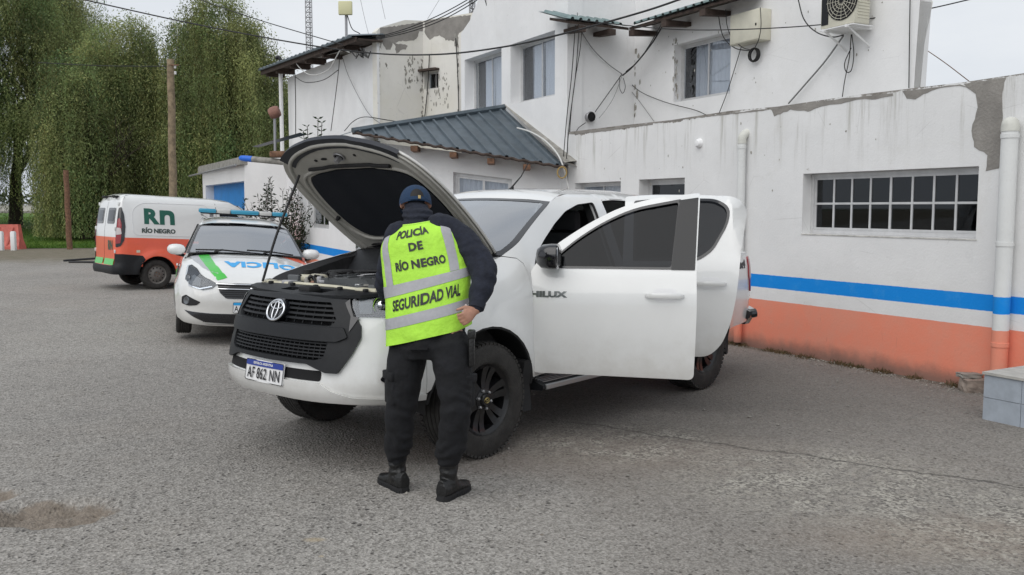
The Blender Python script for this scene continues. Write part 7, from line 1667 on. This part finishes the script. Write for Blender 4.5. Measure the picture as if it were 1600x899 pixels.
# ---- boots
def boot(ank, heel, toe, nm='boot'):
    hl = ong(*heel); to = ong(*toe); hl.z = 0; to.z = 0; d = (to-hl); L = .285; d.normalize(); s_ = Vector((-d.y, d.x, 0)); c = Vector((ank.x, ank.y, 0)); o = c-d*.085
    mb = MB()
    P = [(0, .032, .10), (.03, .040, .10), (.09, .040, .10), (.15, .040, .075), (.20, .044, .055), (.25, .040, .045), (.285, .022, .035)]
    rings = [[o+d*t+s_*w_*math.cos(a*.5236)*(1+.15*(math.sin(a*.5236) < 0))+Vector((0, 0, .018+h_*.5+h_*.55*math.sin(a*.5236))) for a in range(12)] for t, w_, h_ in P]; mb.loft(rings)
    limb(mb, [c+Vector((0, 0, .07)), c+Vector((0, 0, .13)), Vector((ank.x, ank.y, ank.z+.11))], [.052, .050, .058], 16)
    bm_ = remesh(mb, .006, 3, lambda v: .003*math.sin(v.z*120+6*noise.noise(v*9))*sstep(v.z, .08, .12)); b_ = build(nm, bm_, M['boot'], person, ang=180)
    so_ = MB(); op = [(-.004, .022), (.02, .040), (.09, .041), (.12, .036), (.16, .043), (.22, .048), (.27, .036), (.292, .014)]
    ol = [o+d*t+s_*w_ for t, w_ in op]+[o+d*t-s_*w_ for t, w_ in op[::-1]]; so_.loft([[p+Vector((0, 0, z)) for p in ol] for z in (.002, .016, .034)]); build('sole', so_, M['matte_black'], b_, ang=30)
    tr2 = MB(); n_ = 14
    for k in range(n_): t = .01+.27*k/n_; w_ = interp(op, t)+.002; tr2.box(o+d*t+Vector((0, 0, .010)), (.010, w_*2, .018), Matrix(((d.x, s_.x, 0), (d.y, s_.y, 0), (0, 0, 1))).to_4x4())
    build('tread', tr2, M['matte_black'], b_, smooth=False); return b_
boot(ankL, (628, 771), (592, 752)); boot(ankR, (694, 784), (728, 766))
# ---- vest
vfold = lambda p: .006*noise.noise(p*5)+.002*noise.noise(p*14+Vector((5, 2, 1)))
def fvest(u, v, t=0): p = fv(u, v, 0); return fv(u, v, .014+t+vfold(p)+.018*sstep(1.2-v, 0, 1.2))
VO = [(-1.85, -.02), (-1.2, -.05), (-.6, .04), (0, .0), (.5, -.05), (1.0, .02), (1.4, .0), (1.85, 0), (1.85, 2.3), (1.25, 2.5), (1.10, 3.1), (1.06, 4.0), (1.04, 4.8), (.98, 5.25), (.70, 5.7), (.48, 5.98), (.2, 5.86), (0, 5.8), (-.2, 5.86), (-.48, 5.98), (-.70, 5.7), (-.98, 5.25), (-1.06, 4.8), (-1.10, 4.0), (-1.12, 3.1), (-1.25, 2.5), (-1.85, 2.3)]
mb = MB(); panel(mb, VO, fvest, .06, (), .004); vest = build('hi_vis_vest', mb, M['lime'], person, ang=70)
def strip(pts, off=.0025, m='reflect_strip', nm='reflective_strip'): mb = MB(); panel(mb, pts, fvest, .05, (), .001, off); return build(nm, mb, M[m], vest, ang=70)
strip([(-1.85, .68), (1.85, .82), (1.85, 1.23), (-1.85, 1.10)]); strip([(-1.5, 1.92), (1.5, 1.98), (1.5, 2.38), (-1.5, 2.33)])
strip([(-.90, 5.36), (-.72, 4.3), (-.66, 3.3), (-.64, 2.34), (-.45, 2.34), (-.46, 3.3), (-.50, 4.3), (-.62, 5.80), (-.72, 5.68)], .003); strip([(.90, 5.36), (.64, 4.3), (.60, 3.3), (.60, 2.38), (.41, 2.38), (.41, 3.3), (.42, 4.3), (.56, 5.84), (.70, 5.69)], .003)
M['lime_edge'] = mat('lime_binding', (.50, .85, .10), .6)
vo_ = [p for p in VO if p[1] > 2.4]; ee_ = [fvest(lerp(a[0], b[0], k/4), lerp(a[1], b[1], k/4), .001) for a, b in zip(vo_, vo_[1:]) for k in range(4)]; mb = MB(); mb.tube(ee_, .005, 5, False); build('edge_binding', mb, M['lime_edge'], vest, ang=80)
VL = [(0, 0)]
for k_ in range(1, 61): VL.append((VL[-1][0]+(fv(0, k_*.1)-fv(0, k_*.1-.1)).length, k_*.1))
def vat(v): return interp([(b, a) for a, b in VL], v)
def ft(x, y, t): return fvest(x/.345, interp(VL, y), t)
for s_, uc, vc, size, sx, bold, sl_ in (('POLICÍA', -.02, 4.62, .066, .70, .0026, 0), ('DE', -.005, 3.70, .066, .70, .0026, 0), ('RÍO NEGRO', .0, 2.98, .066, .70, .0026, 0), ('SEGURIDAD VIAL', .02, 1.56, .088, .56, .0028, 0)):
    mb = MB(); text_on(mb, s_, ft, uc, vat(vc), size, sx, bold, .004, sub=.04, slant=sl_); build('lettering', mb, M['ink'], vest, smooth=False)
# ---- cap
cp = MB(); cr2_ = []
for j in range(9):
    ph = R(90)*j/8; r_ = .096*math.cos(ph)**.85 if j < 8 else .003; z = -.012+.110*math.sin(ph)
    cr2_.append([hp(r_*math.cos(a*.2618), -.004+r_*1.10*math.sin(a*.2618), z) for a in range(24)])
cp.loft(cr2_, cap=False); cp.loft([cr2_[0], [hp(.093*math.cos(a*.2618), -.004+.103*math.sin(a*.2618), -.030) for a in range(24)]], cap=False)
cap = build('cap', cp, M['cap'], person, ang=50)
mb = MB(); mb.loft([[hp(.085*math.cos(a), .085+.02*math.sin(a)+L*math.sin(a)*1.0, -.018+.012*math.sin(a*1)-L*.12) for a in [R(10+16*k) for k in range(11)]] for L in (0, .075)], cap=False, closed=False); build('brim', mb, M['cap'], cap, ang=60)
def capb(u, v, t=0):   # back of the cap: u angle from straight back, v height
    ph = math.asin(min(.99, max(-.2, (v+.012)/.110))); r_ = .096*math.cos(ph)**.85+t; a = R(-90)+u; return hp(r_*math.cos(a), -.004+r_*1.10*math.sin(a), v)
ua_ = .03
hol = [(ua_+.42*math.cos(R(k*15)), -.004+.050*math.sin(R(k*15))) for k in range(13)]+[(ua_-.42, -.024), (ua_+.42, -.024)]
mb = MB(); panel(mb, hol, capb, .012, (), .002, .0015); build('hair', mb, mat('black_hair', (.010, .008, .007), .7), cap, ang=60)
mb = MB(); panel(mb, rect(ua_-.46, ua_+.46, -.026, -.006), capb, .02, (), .003, .004); build('adjuster_strap', mb, M['cap'], cap, ang=60)
mb = MB(); panel(mb, rect(ua_+.05, ua_+.20, -.022, -.002), capb, .02, (), .003, .007); build('strap_buckle', mb, mat('brass_buckle', (.45, .33, .14), .4, .5), cap)
mb = MB(); mb.tube([hp(0, 0, .096), hp(0, 0, .101)], .008, 10); build('button', mb, M['cap'], cap)
# ---- belt kit and the glove held behind the back
bp_ = at(737, 545, 4.90); mb = MB(); mb.box(bp_, (.035, .05, .20), bev=.012); mb.box(bp_+Vector((0, 0, .08)), (.045, .06, .05), bev=.01); build('belt_pouch', mb, M['boot'], trousers)
gp_ = at(728, 486, 4.885); mb = MB()
for k in range(3): mb.box(gp_+Vector((.004*k, .01*k, .012*k-.01)), (.045, .012, .030), Matrix.Rotation(.5*k-.3, 4, 'Y') @ Matrix.Rotation(.4*k, 4, 'X'), bev=.004)
o = remesh(mb, .004, 2, lambda v: .003*noise.noise(v*60)); tag(build('folded_paper', o, mat('pale_pink_paper', (.62, .52, .50), .7), ang=60), 'small crumpled pale paper held in the fingers behind the officer', 'paper')
